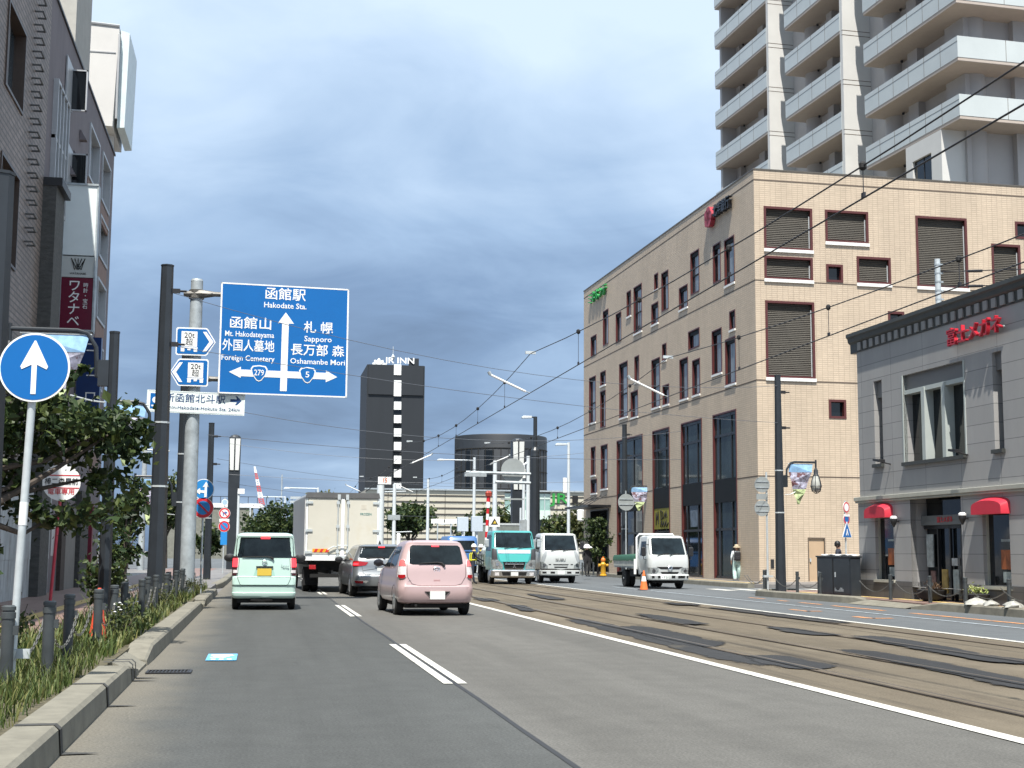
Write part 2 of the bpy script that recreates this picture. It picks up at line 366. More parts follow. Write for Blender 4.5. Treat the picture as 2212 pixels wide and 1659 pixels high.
mark('crossing_stripes', M_line, [(17.3+i*1.0, 17.8+i*1.0, 50.5, 53.0) for i in range(5)]+[(5.9+i*0.9, 6.35+i*0.9, 96, 99) for i in range(16)])
# rails in their grooves
M_rail = mat('worn_steel_rail', (0.17, 0.145, 0.12), 0.4, 0.7, var=0.3)
M_groove = mat('rail_groove_dirt', (0.068, 0.052, 0.037), 0.9, var=0.5, scale=.8)
def rail_strip(name, m, dx, wd, z):
    mb = MB()
    for x in (6.52, 8.02, 9.68, 11.28):
        mb.quad((x+dx-wd/2, -6, z), (x+dx+wd/2, -6, z), (x+dx+wd/2, 104, z), (x+dx-wd/2, 104, z))
    return tag(mb.build(name, m), kind='structure')
rail_strip('tram_groove', M_groove, 0.0, 0.12, 0.006)
rail_strip('tram_rail', M_rail, -0.03, 0.05, 0.040)
# black repair patches along the rails
Z8 = zr(1600, 2050, 1.0274)
polys = [[(465, 222), (560, 226), (760, 272), (1000, 335), (1200, 375), (1340, 412), (1280, 415), (1050, 372), (800, 308), (640, 268)],
         [(680, 252), (760, 250), (860, 268), (1000, 300), (1085, 318), (1035, 336), (900, 320), (790, 290)],
         [(1175, 362), (1290, 362), (1380, 382), (1505, 405), (1420, 420), (1300, 408), (1200, 388)],
         [(1488, 336), (1600, 345), (1800, 375), (2000, 415), (2300, 475), (2300, 510), (2100, 470), (1900, 425), (1650, 372)],
         [(1005, 180), (1100, 186), (1300, 208), (1600, 246), (1520, 246), (1250, 214), (1080, 192)],
         [(1230, 254), (1330, 262), (1450, 280), (1540, 290), (1460, 292), (1330, 276)],
         [(1530, 288), (1640, 290), (1800, 312), (1975, 346), (2100, 372), (2300, 392), (2300, 408), (2100, 392), (1880, 354), (1700, 320)],
         [(140, 148), (200, 150), (235, 158), (180, 160)], [(265, 172), (320, 176), (372, 198), (340, 200)], [(330, 130), (420, 140), (500, 156), (430, 154)],
         [(740, 205), (860, 220), (1030, 250), (960, 252), (840, 232)], [(850, 165), (980, 172), (1000, 177), (900, 175)]]
def patch_mat():
    m = A_patch; nt = m.node_tree; N = nt.nodes; L = nt.links; b = N['Principled BSDF']
    at_ = N.new('ShaderNodeAttribute'); at_.attribute_name = 'edge'
    tc = N.new('ShaderNodeTexCoord'); n = N.new('ShaderNodeTexNoise'); n.inputs['Scale'].default_value = 3.0; n.inputs['Detail'].default_value = 8; n.inputs['Roughness'].default_value = .72
    mp = N.new('ShaderNodeMapping'); mp.inputs['Scale'].default_value = (1.6, .45, 1); L.new(tc.outputs['Object'], mp.inputs[0]); L.new(mp.outputs[0], n.inputs['Vector'])
    a = N.new('ShaderNodeMath'); a.operation = 'MULTIPLY_ADD'; L.new(n.outputs['Fac'], a.inputs[0]); a.inputs[1].default_value = 1.7; L.new(at_.outputs['Fac'], a.inputs[2])
    r = N.new('ShaderNodeMapRange'); r.inputs[1].default_value = 1.12; r.inputs[2].default_value = 1.34; L.new(a.outputs[0], r.inputs[0])
    tr = N.new('ShaderNodeBsdfTransparent'); mx = N.new('ShaderNodeMixShader'); L.new(r.outputs[0], mx.inputs[0]); L.new(tr.outputs[0], mx.inputs[1]); L.new(b.outputs[0], mx.inputs[2]); L.new(mx.outputs[0], N['Material Output'].inputs['Surface'])
patch_mat()
bm = bmesh.new(); lay = bm.verts.layers.float.new('edge')       # worn edges: the attribute rises from the rim inwards
for k, pl in enumerate(polys):
    g3 = [G(*Z8(*p)) for p in pl]; z = .0085+.0022*k
    n = len(g3)//2+1; up, lo = [], []
    i0 = min(range(len(g3)), key=lambda i: -g3[i].y); far = g3[i0:]+g3[:i0]; i1 = min(range(len(far)), key=lambda i: far[i].y)
    A_, B_ = far[:i1+1], [far[0]]+far[:i1-1 if i1 == len(far) else i1-1:-1]
    def samp(P, y):
        for a, b in zip(P, P[1:]):
            if (a.y-y)*(b.y-y) <= 0 and abs(a.y-b.y) > 1e-6: f_ = (y-a.y)/(b.y-a.y); return a.x+(b.x-a.x)*f_
        return P[-1].x
    y1, y0 = far[0].y, far[i1].y; m_ = 26; rows = []
    for i in range(m_+1):
        y = y1+(y0-y1)*i/m_; xa, xb = sorted((samp(A_, y), samp(B_, y))); e = .14
        if i in (0, m_): xa = xb = (xa+xb)/2
        cen = (xa+xb)/2; h = (xb-xa)/2
        xs = [cen-h-e, cen-h*.55, cen, cen+h*.55, cen+h+e]; w_ = min(1, i/3, (m_-i)/3)
        row = []
        for q, x in enumerate(xs): v = bm.verts.new((x, y, z)); v[lay] = 0.0 if q in (0, 4) else w_*min(1, .35+h*3.5); row.append(v)
        rows.append(row)
    for r0, r1 in zip(rows, rows[1:]):
        for q in range(4): bm.faces.new((r0[q], r0[q+1], r1[q+1], r1[q]))
bmesh.ops.recalc_face_normals(bm, faces=bm.faces)
me = bpy.data.meshes.new('road_patch'); bm.to_mesh(me); bm.free(); me.materials.append(A_patch)
o = bpy.data.objects.new('road_patch', me); COL.objects.link(o); tag(o, kind='structure')
# kerbs
def kerb(name, pts, w=0.3, h=0.2, ends=(0.0, 0.0)):
    """pts: front edge line; the stone lies on side +w (left) of it"""
    mb = MB(); prof = [(0.0, -0.02), (0.015, h-0.03), (0.045, h), (w, h), (w, -0.02)]
    full = []
    for i in range(len(pts)-1):
        a, b = Vector(pts[i]), Vector(pts[i+1]); n = max(1, int((b-a).length/2.0))
        for k in range(n): full.append(a.lerp(b, k/n))
    full.append(Vector(pts[-1])); rings = []
    for i, p in enumerate(full):
        d = (full[min(i+1, len(full)-1)]-full[max(i-1, 0)]).normalized(); nrm = Vector((-d.y, d.x))
        sc_ = 1.0 if 0 < i < len(full)-1 else (0.35 if (ends[0] if i == 0 else ends[1]) else 1.0)
        rings.append([(p.x+nrm.x*u, p.y+nrm.y*u, v*sc_ if v > 0 else v) for u, v in prof])
    o = 0; vs = [q for r_ in rings for q in r_]; n = len(prof); fs = []
    for i in range(len(rings)-1):
        for k in range(n-1): fs.append((i*n+k, i*n+k+1, (i+1)*n+k+1, (i+1)*n+k))
    fs += [tuple(range(n)), tuple(len(vs)-n+k for k in range(n-1, -1, -1))]
    mb.add(vs, fs); return tag(mb.build(name, M_conc, smooth=30), kind='structure')
kerb('kerb_left_near', [(-1.28, -6), (-1.28, 14.9), (-1.28, 16.2)], ends=(0, 1))
kerb('kerb_left_middle', [(-1.28, 17.4), (-1.28, 18.4), (-1.28, 33.2), (-1.28, 34.4)], ends=(1, 1))
kerb('kerb_left_far', [(-1.28, 35.2), (-1.28, 36.2), (-1.28, 45), (-1.30, 46.5)], ends=(1, 1))
kerb('kerb_left_distant', [(-1.7, 52), (-1.35, 54), (-1.28, 58), (-1.28, 100)], ends=(1, 0))
kerb('kerb_right_near', [(16.45, 33.6), (16.7, 32.6), (16.78, 29), (16.8, -6)], ends=(1, 0))
kerb('kerb_right_far', [(18.2, 46.3), (16.9, 45.6), (16.15, 44.2), (16.2, 42.5), (16.42, 39), (16.6, 37.4), (16.9, 36.9)], ends=(0, 1))
kerb('kerb_right_bank', [(21.0, 104), (19.4, 62), (19.3, 57), (19.6, 54.5)])
# sloped concrete apron in the kerb gap, dark bands over the kerb, running a little onto the road
mb = MB(); mb.prism([(-1.62, -.02), (-1.30, -.02), (-1.30, .03), (-1.56, .15), (-1.62, .16)], 16.0, 17.6, 'xz'); tag(mb.build('kerb_dropped', M_conc), kind='structure')
mb = MB()
for y in (9.9, 12.85, 15.3, 15.62, 35.7, 38.7, 41.7): 
    mb.add([(-1.27, y, -.01), (-1.27, y+.11, -.01), (-1.285, y+.11, .172), (-1.285, y, .172), (-1.322, y, .204), (-1.322, y+.11, .204), (-1.582, y+.10, .204), (-1.582, y-.01, .204)], [(0, 1, 2, 3), (3, 2, 5, 4), (4, 5, 6, 7)])
    mb.add([(-1.275, y+.0, .009), (-1.1, y+.03, .009), (-1.02, y+.06, .009), (-1.12, y+.09, .009), (-1.275, y+.12, .009)], [(0, 1, 2, 3, 4)])
tag(mb.build('kerb_band', mat('dark_kerb_band', (.045, .045, .042), .8, var=.3, scale=12)), kind='structure')
# pavements
def paved(name, poly, z, m):
    mb = MB(); mb.prism(poly, -.02, z, 'xy'); return tag(mb.build(name, m), kind='structure')
paved('pavement_left', [(-6.0, -6), (-2.9, -6), (-2.9, 100), (-6.0, 100)], 0.15, M_pave)
paved('pavement_left_apron', [(-40, 60), (-6.0, 60), (-6.0, 100), (-40, 100)], 0.146, M_paveg)
paved('verge_soil', [(-2.9, -6), (-1.56, -6), (-1.56, 47), (-2.9, 47)], 0.165, M_soil)
paved('verge_paving', [(-2.9, 47), (-1.56, 47), (-1.56, 100), (-2.9, 100)], 0.155, M_paveg)
paved('pavement_right', [(17.07, -6), (30, -6), (30, 33.6), (30, 46.0), (18.4, 46.0), (17.15, 45.3), (16.42, 44.1), (16.5, 42.5), (16.72, 39), (16.9, 37), (16.75, 33.6), (17.0, 32.6)], 0.15, M_pave)
paved('pavement_bank', [(19.9, 54.6), (60, 54.6), (60, 60), (40, 104), (21.3, 104), (19.7, 62), (19.6, 57)], 0.15, M_paveg)
mb = MB(); mb.add([(16.35, 33.7, .012), (16.35, 37.3, .012), (17.0, 37.1, .152), (16.9, 33.5, .152)], [(0, 1, 2, 3)]); tag(mb.build('driveway_apron', M_conc), kind='structure')
mb = MB()
for (x0, y0, x1, y1) in ((17.35, 23, 17.55, 37.0), (17.45, 37.2, 17.3, 43.6), (-4.1, 12, -4.4, 60), (20.6, 56, 20.7, 75)):
    mb.quad((x0, y0, 0.156), (x0+.3, y0, 0.156), (x1+.3, y1, 0.156), (x1, y1, 0.156))
tag(mb.build('tactile_strip', M_tact), kind='structure')

# drain grating and painted notice on the road
t = thing('drain_grating', 'black cast iron drain grating in the gutter by the kerb', 'drain grate', (-0.97, 16.4, 0.006))
mb = MB(); mb.box(-.25, -.2, 0, .25, -.17, .012); mb.box(-.25, .17, 0, .25, .2, .012); mb.box(-.25, -.17, 0, -.22, .17, .012); mb.box(.22, -.17, 0, .25, .17, .012); mb.build('grate_frame', M_blackp, t)
mb = MB()
for i in range(11): mb.box(-.2+i*.04, -.17, .001, -.185+i*.04, .17, .010)
mb.build('grate_bars', M_blackp, t)
mb = MB(); mb.quad((-.25, -.2, .0005), (.25, -.2, .0005), (.25, .2, .0005), (-.25, .2, .0005)); mb.build('pit', M_under, t)
t = thing('road_notice', 'light blue painted notice panel on the dark left lane', 'road marking', (-0.44, 18.55, 0.010))
mb = MB(); mb.box(-.19, -.55, 0, .19, .55, .004); mb.build('notice_sheet', mat('notice_blue', (0.13, 0.40, 0.66), 0.6, var=0.25, scale=4), t)
mb = MB()
for k, (a, b) in enumerate(((-.15, .13), (-.15, .15), (-.12, .1), (-.15, .05))): mb.box(a, .36-k*.16, .004, b, .42-k*.16, .006)
for k in range(3): mb.box(-.13+k*.1, -.46, .004, -.07+k*.1, -.34, .006)
mb.build('notice_print', M_white, t)
# ------------------------------------------------------------------ tan tiled corner building
M_tile = tile_mat('tan_wall_tile', (0.555, 0.45, 0.335), (0.505, 0.41, 0.305), (0.39, 0.31, 0.23), 0.27, 0.098, 0.010, 0.6, var=0.14)
M_joint = mat('facade_joint', (0.10, 0.075, 0.055), 0.7)
M_spandrel = mat('black_spandrel', (0.007, 0.009, 0.011), 0.6, var=0.1, spec=.2)
M_bay = mat('bay_window_glass', (0.022, 0.032, 0.033), .06, var=.7, scale=.6, spec=.2, stretch=(1, 1, .5))
M_sillw = mat('white_sill', (0.75, 0.75, 0.72), 0.4, var=0.04)
def blind_mat():
    m = mat('dark_roller_blind', (0.052, 0.046, 0.036), 0.6, var=0.15, scale=1.5)
    nt = m.node_tree; N = nt.nodes; L = nt.links
    wv = N.new('ShaderNodeTexWave'); wv.bands_direction = 'Z'; wv.inputs['Scale'].default_value = 3.6; wv.inputs['Distortion'].default_value = 0.6; wv.inputs['Detail'].default_value = 1
    tc = N.new('ShaderNodeTexCoord'); L.new(tc.outputs['Object'], wv.inputs['Vector'])
    bp = N.new('ShaderNodeBump'); bp.inputs['Strength'].default_value = 0.8; bp.inputs['Distance'].default_value = 0.05
    L.new(wv.outputs['Fac'], bp.inputs['Height']); L.new(bp.outputs[0], N['Principled BSDF'].inputs['Normal']); return m
M_blind = blind_mat()
M_curtain = mat('pale_curtain_behind_glass', (0.20, 0.22, 0.235), 0.05, var=0.6, scale=1.0, spec=0.8, stretch=(1, 3, 0.4))
def lining(mb, fn, h, dep, pro, th, mi=0, bottom=True):
    a, b, c, d = h
    for (p0, p1, q0, q1) in ((a, a+th, c, d), (b-th, b, c, d), (a+th, b-th, d-th, d)) + (((a+th, b-th, c, c+th),) if bottom else ()):
        v = [fn(u, vv, w_) for w_ in (-pro, dep) for (u, vv) in ((p0, q0), (p1, q0), (p1, q1), (p0, q1))]
        mb.add(v, [(0, 1, 2, 3), (7, 6, 5, 4), (0, 4, 5, 1), (1, 5, 6, 2), (2, 6, 7, 3), (3, 7, 4, 0)], mi)
def fbox(mb, fn, a, b, c, d, w0, w1, mi=0):
    v = [fn(u, vv, w_) for w_ in (w0, w1) for (u, vv) in ((a, c), (b, c), (b, d), (a, d))]
    mb.add(v, [(0, 1, 2, 3), (7, 6, 5, 4), (0, 4, 5, 1), (1, 5, 6, 2), (2, 6, 7, 3), (3, 7, 4, 0)], mi)
def pane(fn, a, b, c, d, w_, m, parent, name='pane'):
    mb = MB(); mb.quad(fn(a, c, w_), fn(b, c, w_), fn(b, d, w_), fn(a, d, w_)); return mb.build(name, m, parent)

BZ = 19.16
bk = thing('brick_building', 'tan tiled four storey corner bank building with irregular maroon framed windows', 'building', (22.13, 59.98, 0), 0.0244)
fS = lambda u, v, w_: (w_, u, v)        # street side (faces -x)
fF = lambda u, v, w_: (u, w_, v)        # front (faces -y)
sideW = [  # y0, y1, z0, z1, sill, mullions
 (2.58, 3.95, 14.35, 16.66, 1, 1), (4.48, 5.58, 14.78, 16.76, 0, 1), (7.66, 9.04, 14.83, 17.08, 0, 2), (9.52, 10.94, 14.35, 15.58, 1, 1), (12.77, 14.03, 14.79, 17.0, 0, 1),
 (14.62, 15.36, 16.25, 17.2, 1, 0), (14.62, 15.93, 14.33, 15.55, 1, 1), (17.78, 19.46, 14.36, 17.2, 1, 2), (20.0, 20.94, 15.64, 17.2, 1, 1), (22.14, 23.36, 14.38, 16.25, 0, 1), (25.08, 26.4, 14.65, 16.93, 0, 1), (28.0, 29.47, 14.34, 15.72, 0, 1),
 (2.58, 3.36, 12.08, 13.01, 1, 0), (2.59, 4.0, 9.47, 11.73, 1, 1), (4.46, 5.87, 10.21, 12.44, 1, 1), (7.72, 9.49, 11.97, 12.97, 0, 1), (13.2, 13.96, 12.01, 12.96, 1, 0), (9.58, 10.96, 9.5, 11.69, 1, 1), (7.69, 8.89, 9.51, 11.37, 1, 1),
 (14.4, 15.96, 9.55, 12.34, 1, 2), (12.78, 13.93, 9.52, 10.64, 1, 1), (18.4, 19.34, 11.46, 13.0, 1, 0), (20.79, 22.62, 9.6, 12.99, 1, 2), (18.65, 20.14, 9.4, 10.97, 1, 1), (25.75, 27.07, 12.12, 13.04, 1, 0), (25.79, 27.08, 9.4, 11.78, 0, 1), (28.2, 29.9, 9.93, 13.0, 1, 2),
 (25.34, 26.97, 5.45, 8.27, 1, 2), (28.28, 29.45, 6.45, 8.34, 1, 1), (27.93, 29.45, 5.27, 6.2, 1, 1)]
bays = [(2.62, 5.85, 0.2, 8.22), (7.5, 10.78, 0.2, 8.24), (12.78, 15.85, 0.2, 8.26), (17.77, 23.2, 0.2, 8.28)]
door_hole = (25.1, 29.6, 0.2, 4.2)
frontW = [(0.47, 2.88, 15.42, 17.45, 1, 1), (3.52, 5.7, 15.9, 17.45, 1, 1), (0.46, 2.86, 14.0, 15.1, 1, 1), (3.52, 4.36, 14.0, 14.85, 0, 0), (5.06, 6.79, 14.0, 15.3, 1, 1), (8.12, 10.79, 13.98, 17.42, 1, 1), (12.04, 13.57, 12.94, 16.26, 0, 1), (13.34, 14.29, 16.58, 17.42, 0, 0), (0.47, 2.89, 9.4, 13.0, 1, 1), (6.58, 7.41, 11.85, 12.74, 0, 0), (3.51, 4.37, 7.61, 8.49, 0, 0)]
dr = (2.35, 3.2, 0.18, 2.14)
mb = MB()
mb.wall(0, 31.35, 0.1, BZ, [q[:4] for q in sideW]+bays+[door_hole], fS, 0, 0.10)
mb.wall(0, 20, 0.1, BZ, [q[:4] for q in frontW]+[dr], fF, 0, 0.12)
mb.quad((20, 0, .1), (20, 5, .1), (20, 5, BZ), (20, 0, BZ), uv=[(0, 0), (5, 0), (5, BZ), (0, BZ)])
mb.quad((20, 5, .1), (13, 5, .1), (13, 5, BZ), (20, 5, BZ), uv=[(0, 0), (7, 0), (7, BZ), (0, BZ)])
mb.quad((13, 5, .1), (13, 31.35, .1), (13, 31.35, BZ), (13, 5, BZ), uv=[(0, 0), (26, 0), (26, BZ), (0, BZ)])
mb.quad((13, 31.35, .1), (0, 31.35, .1), (0, 31.35, BZ), (13, 31.35, BZ), uv=[(0, 0), (13, 0), (13, BZ), (0, BZ)])
wall_o = mb.build('wall', M_tile, bk)
mb = MB(); mb.prism([(0.3, 0.3), (19.7, .3), (19.7, 4.7), (12.7, 4.7), (12.7, 31), (.3, 31)], 18.3, 18.4, 'xy'); mb.build('roof', M_conc, bk)
mb = MB()
mb.box(-.03, -.03, BZ, .3, 31.38, BZ+.06); mb.box(.3, -.03, BZ, 20.03, .3, BZ+.06); mb.build('parapet_cap', mat('bronze_cap', (0.10, 0.09, 0.075), 0.4), bk)
mb = MB()
for z in (18.68, 13.93, 9.28, 4.9):
    for (p0, p1) in ([(0, 31.35)] if z > 5 else [(0, 2.62), (5.85, 7.5), (10.78, 12.78), (15.85, 17.77), (23.2, 31.35)]): mb.box(-.006, p0, z-.03, 0.05, p1, z+.03)
    mb.box(0, -.006, z-.03, 20, 0.05, z+.03)
mb.build('movement_joint', M_joint, bk)
rnd = random.Random(2)
for (a, b, c, d, sill, mu) in sideW:
    mb = MB(); lining(mb, fS, (a, b, c, d), 0.13, 0.02, 0.06)
    fbox(mb, fS, a+.06, b-.06, d-.26, d-.06, .05, .12, 1)          # blind box at the head
    if mu == 2: fbox(mb, fS, a+.07, b-.07, c+(d-c)*.42, c+(d-c)*.42+.07, .08, .13, 1)
    fbox(mb, fS, a+.06, a+.11, c+.06, d-.06, .09, .13, 1); fbox(mb, fS, b-.11, b-.06, c+.06, d-.06, .09, .13, 1)
    wn = mb.build('window', [M_maroon, M_spandrel], bk)
    k = rnd.random(); sp = a+.13+(b-a-.26)*(0.72 if b-a > 1.0 else 1)
    pane(fS, a+.06, sp, c+.06, d-.06, .115, M_curtain, wn)
    if sp < b-.14: pane(fS, sp, b-.06, c+.06, d-.06, .120, M_glass if k < .7 else M_gdark, wn)
    if sill: s_ = MB(); fbox(s_, fS, a-.02, b+.02, c-.10, c+.0, -.06, .2); s_.build('sill', M_sillw, wn)
for (a, b, c, d, sill, bl) in frontW:
    mb = MB(); lining(mb, fF, (a, b, c, d), 0.26, 0.03, 0.11)
    wn = mb.build('window', M_maroon, bk)
    if bl: pane(fF, a+.11, b-.11, c+.02, d-.11, .14, M_blind, wn, 'blind'); q = MB(); fbox(q, fF, b-.15, b-.11, c+.1, d-.35, .10, .13); q.build('blind_guide', M_galv, wn)
    else: pane(fF, a+.11, b-.11, c+.11, d-.11, .2, M_gdark, wn)
    if sill: s_ = MB(); fbox(s_, fF, a-.02, b+.02, c-.13, c+.02, -.08, .12); s_.build('sill', M_sillw, wn)
M_frame_blk = mat('black_aluminium', (0.012, 0.012, 0.014), 0.35, var=0)
M_yposter = mat('yellow_shop_poster', (0.22, 0.20, 0.022), 0.6, var=0.12)
for n_, (a, b, c, d) in enumerate(bays):
    mb = MB(); lining(mb, fS, (a, b, c, d), 0.10, 0.03, 0.07, bottom=False)
    xs = [a+.08+(b-a-.16)*t_ for t_ in ((.0, .24, .78, 1.) if n_ < 3 else (0, .36, .72, 1.))]
    for u in xs[1:-1]: fbox(mb, fS, u-.05, u+.05, 5.02, d-.08, .03, .08, 1)
    fbox(mb, fS, a+.08, b-.08, 7.05, 7.18, .035, .08, 1); fbox(mb, fS, a+.08, b-.08, d-.22, d-.08, .03, .08, 1)
    wn = mb.build('bay_window', [M_maroon, M_frame_blk], bk)
    for i in range(3): pane(fS, xs[i], xs[i+1], 5.0, d-.08, .075, M_bay, wn)
    sp = MB(); fbox(sp, fS, a+.08, b-.08, 3.86, 5.0, .02, .1); sp.build('spandrel_panel', M_spandrel, bk)
    mb = MB()
    for u in xs[1:-1]: fbox(mb, fS, u-.05, u+.05, .2, 3.86, .04, .1)
    fbox(mb, fS, a+.08, b-.08, 2.5, 2.62, .04, .1); fbox(mb, fS, a+.08, b-.08, .2, .32, .04, .1)
    sf = mb.build('shopfront', M_frame_blk, bk); pane(fS, a+.08, b-.08, .2, 3.86, .095, M_gdark if n_ != 0 else M_bay, sf)
    if n_ == 2:
        pane(fS, a+.12, b-.12, 2.72, 3.86, .035, M_yposter, sf, 'poster')
        s_ = MB()
        for st in ([(.3, .2), (.35, .9), (.55, .5), (.7, .95), (.8, .25)], [(1.2, .55), (1.15, 1.0), (1.5, .9), (1.45, .55), (1.2, .5), (1.7, .6), (1.8, .85), (2.0, .6), (2.1, .95), (2.3, .6)], [(1.1, .1), (1.3, .42), (1.45, .12), (1.7, .38), (1.85, .1), (2.1, .4), (2.2, .1), (2.5, .3)]):
            s_.tube([(.02, b-.2-u, 2.74+v) for u, v in st], .035, 5)
        s_.build('brush_lettering', M_under, sf)
    if n_ == 1: pane(fS, a+.9, a+2.0, 2.75, 3.6, .035, mat('pale_shop_notice', (0.10, 0.13, 0.17), 0.3, var=0.8, scale=3), sf, 'notice')
mb = MB(); a, b, c, d = door_hole
lining(mb, fS, (a, b, c, d), .7, .02, .1, bottom=False); fbox(mb, fS, 27.2, 27.32, c, d, .5, .6); fbox(mb, fS, a, b, 2.7, 2.82, .5, .6)
en = mb.build('entrance', M_frame_blk, bk); pane(fS, a, b, c, d, .65, M_gdark, en)
mb = MB(); fbox(mb, fS, 24.6, 30.6, 4.25, 4.38, -1.5, 0); cn = mb.build('entrance_canopy', M_frame_blk, bk)
for u in (25.3, 26.6, 27.9, 29.2): q = MB(); q.tube([(-1.3, u, 4.38), (0, u+.4, 5.05)], .025, 6); q.build('tie_rod', M_frame_blk, cn)
mb = MB(); lining(mb, fF, dr, .10, .01, .05, bottom=False); fbox(mb, fF, dr[0]+.05, dr[1]-.05, dr[2], dr[3]-.05, .05, .1, 1)
dd = mb.build('door', [M_joint, mat('tan_steel_door', (0.43, 0.31, 0.20), 0.5, var=0.04)], bk)
q = MB(); q.box(2.44, -.01, 1.05, 2.50, .05, 1.2); q.build('handle', M_galv, dd)
q = MB(); q.box(.55, -.03, .75, .70, .01, 1.15); q.build('wall_box', M_blackp, bk)
# logos on the street side
RS = (R(90), 0, R(-90))
M_redlogo = mat('red_logo', (0.34, 0.03, 0.05), 0.4, var=0.05)
ls = thing('wall_logo', 'red flower emblem and black bank lettering high on the tan street facade', 'sign', (22.13-.0244*4.4-.20, 59.98+4.4, 18.25), 0.0244)
mb = MB()
for k in range(5):
    an = R(90+72*k+10); cx, cz = .27*math.cos(an), .27*math.sin(an)
    mb.prism([(1.2+cx+.27*math.cos(t*math.pi/5)*(1+.25*abs(math.sin(t))), cz-.05+.27*math.sin(t*math.pi/5)) for t in range(10)], -.06, .18, 'yz')
mb.build('emblem', M_redlogo, ls)
text('北洋銀行', .68, mat('black_letters', (0.012, 0.014, 0.02), 0.3, var=0), ls, loc=(.05, -.62, .02), rot=RS, ext=.10, bold=.012, width=2.3)
ls2 = thing('wall_sign_green', 'green shop lettering at the far top corner of the tan street facade', 'sign', (22.13-.0244*27.4-.16, 59.98+27.4, 18.2), 0.0244)
text('ミネホンテ', .82, mat('green_letters', (0.03, 0.30, 0.07), 0.35, var=0.05), ls2, loc=(.05, 0, 0), rot=RS, ext=.08, bold=.010, width=4.3)

# ------------------------------------------------------------------ high-rise behind
M_tw = mat('tower_concrete', (0.40, 0.385, 0.375), 0.7, var=0.06, scale=0.5)
M_twfin = mat('tower_white_panel', (0.56, 0.555, 0.53), 0.6, var=0.05, scale=0.6)
M_par = mat('pale_glass_parapet', (0.47, 0.505, 0.50), 0.3, var=0.06, scale=0.5)
M_soff = mat('beige_soffit', (0.42, 0.36, 0.31), 0.7, var=0.05)
tw = thing('apartment_tower', 'white and grey high rise of stacked balconies rising behind the tan building', 'building', (36, 66.2, 0), 0.061)
mb = MB(); mb.box(1.9, 1.9, 0, 25, 33.2, 56); mb.box(1.86, 1.86, 56, 25.04, 33.24, 56.5)
for (y0, y1) in ((1.7, 3.6), (6.6, 7.7), (13.6, 14.0), (17.2, 18.0), (24.4, 25.0), (28.2, 29.2), (32.6, 33.4)): mb.box(1.45, y0, 0, 1.9, y1, 56)
for x0 in (4.4, 9.0, 14.0): mb.box(x0, 1.5, 0, x0+.9, 1.9, 56)
mb.lathe([(.75, 0), (.75, 56)], 14, (1.95, 20.6, 0)); mb.lathe([(.75, 0), (.75, 56)], 14, (1.95, 9.9, 0)); mb.lathe([(.7, 0), (.7, 56)], 14, (2.2, 2.2, 0))
mb.build('wall', M_tw, tw, smooth=40)
mb = MB(); mb.box(.25, 34.0-.7, 0, 1.9, 34.0-.35, 56); mb.build('end_pier', M_tw, tw)
for y in (24.05, 12.95):
    mb = MB(); mb.box(0, y, 0, 2.0, y+.35, 56)
    for k in range(-3, 10):
        z = 24.42+3.22*k; mb.box(-.006, y-.006, z+.10, 2.0, y+.1, z+.14, 1); mb.box(-.006, y-.006, z-.20, 2.0, y+.1, z-.16, 1)
    mb.build('white_fin_wall', [M_twfin, M_joint], tw)
M_twwin = mat('tower_window_glass', (0.012, 0.016, 0.018), 0.08, var=0.4, scale=0.8, spec=0.5)
def dup_up(o, ks, base):
    for k in ks:
        if k == base: continue
        c = copy_tree(o, parent=tw); c.location = (0, 0, 3.22*(k-base))
def flat_windows(spans, face):
    mb = MB()
    for (a, b, z0, z1) in spans:
        if face == 'x': mb.box(1.86, a, 24.42+z0, 1.93, b, 24.42+z1)
        else: mb.box(a, 1.86, 24.42+z0, b, 1.93, 24.42+z1)
    return mb.build('window_band', M_twwin, tw)
dup_up(flat_windows([(3.7, 6.5, .3, 2.3), (7.8, 9.2, .3, 2.3), (14.2, 17.1, .3, 2.3), (18.1, 19.6, .3, 2.3), (25.1, 28.1, .3, 2.3), (29.3, 32.5, .3, 2.3)], 'x'), range(-1, 9), 0)
dup_up(flat_windows([(5.5, 8.8, .9, 2.3), (10.2, 13.8, .3, 2.3), (15.2, 19, .9, 2.3)], 'y'), range(-1, 9), 0)
def balcony(y0, y1, wrap=False):
    zb = 24.42; mb = MB(); d = 2.0
    if wrap:
        P = [(0, 0), (22, 0), (22, d), (d, d), (d, y1), (0, y1)]
        mb.prism(P, zb, zb+.22, 'xy')
    else: mb.box(0, y0, zb, d, y1, zb+.22)
    s = mb.build('balcony', M_soff, tw, bevel=.03)
    mb = MB(); t = .10
    if wrap:
        mb.box(-.02, -.02, zb+.2, t, y1+.02, zb+1.38); mb.box(t, -.02, zb+.2, 22, t, zb+1.38); mb.box(t, y1-t, zb+.2, d, y1+.02, zb+1.38)
    else:
        mb.box(-.02, y0-.02, zb+.2, t, y1+.02, zb+1.38); mb.box(t, y0-.02, zb+.2, d, y0+t, zb+1.38); mb.box(t, y1-t, zb+.2, d, y1+.02, zb+1.38)
    p = mb.build('parapet', M_par, s)
    mb = MB(); n = 4 if not wrap else 6
    for i in range(1, n): y = y0+(y1-y0)*i/n; mb.box(-.026, y-.012, zb+.2, .0, y+.012, zb+1.38)
    if wrap:
        for i in range(1, 8): mb.box(i*2.9-.012, -.026, zb+.2, i*2.9+.012, 0, zb+1.38)
    mb.box(-.03, y0, zb+1.08, -.015, y1, zb+1.095)
    mb.build('parapet_joints', M_joint, p)
    q = MB()
    for y in ((y0+1.6, y1-1.8) if not wrap else (3.3, 8.6)): q.lathe([(.07, -.12), (.09, 0)], 8, (1.6, y, zb-.05))
    q.build('ceiling_lamp', M_blackp, s)
    return s
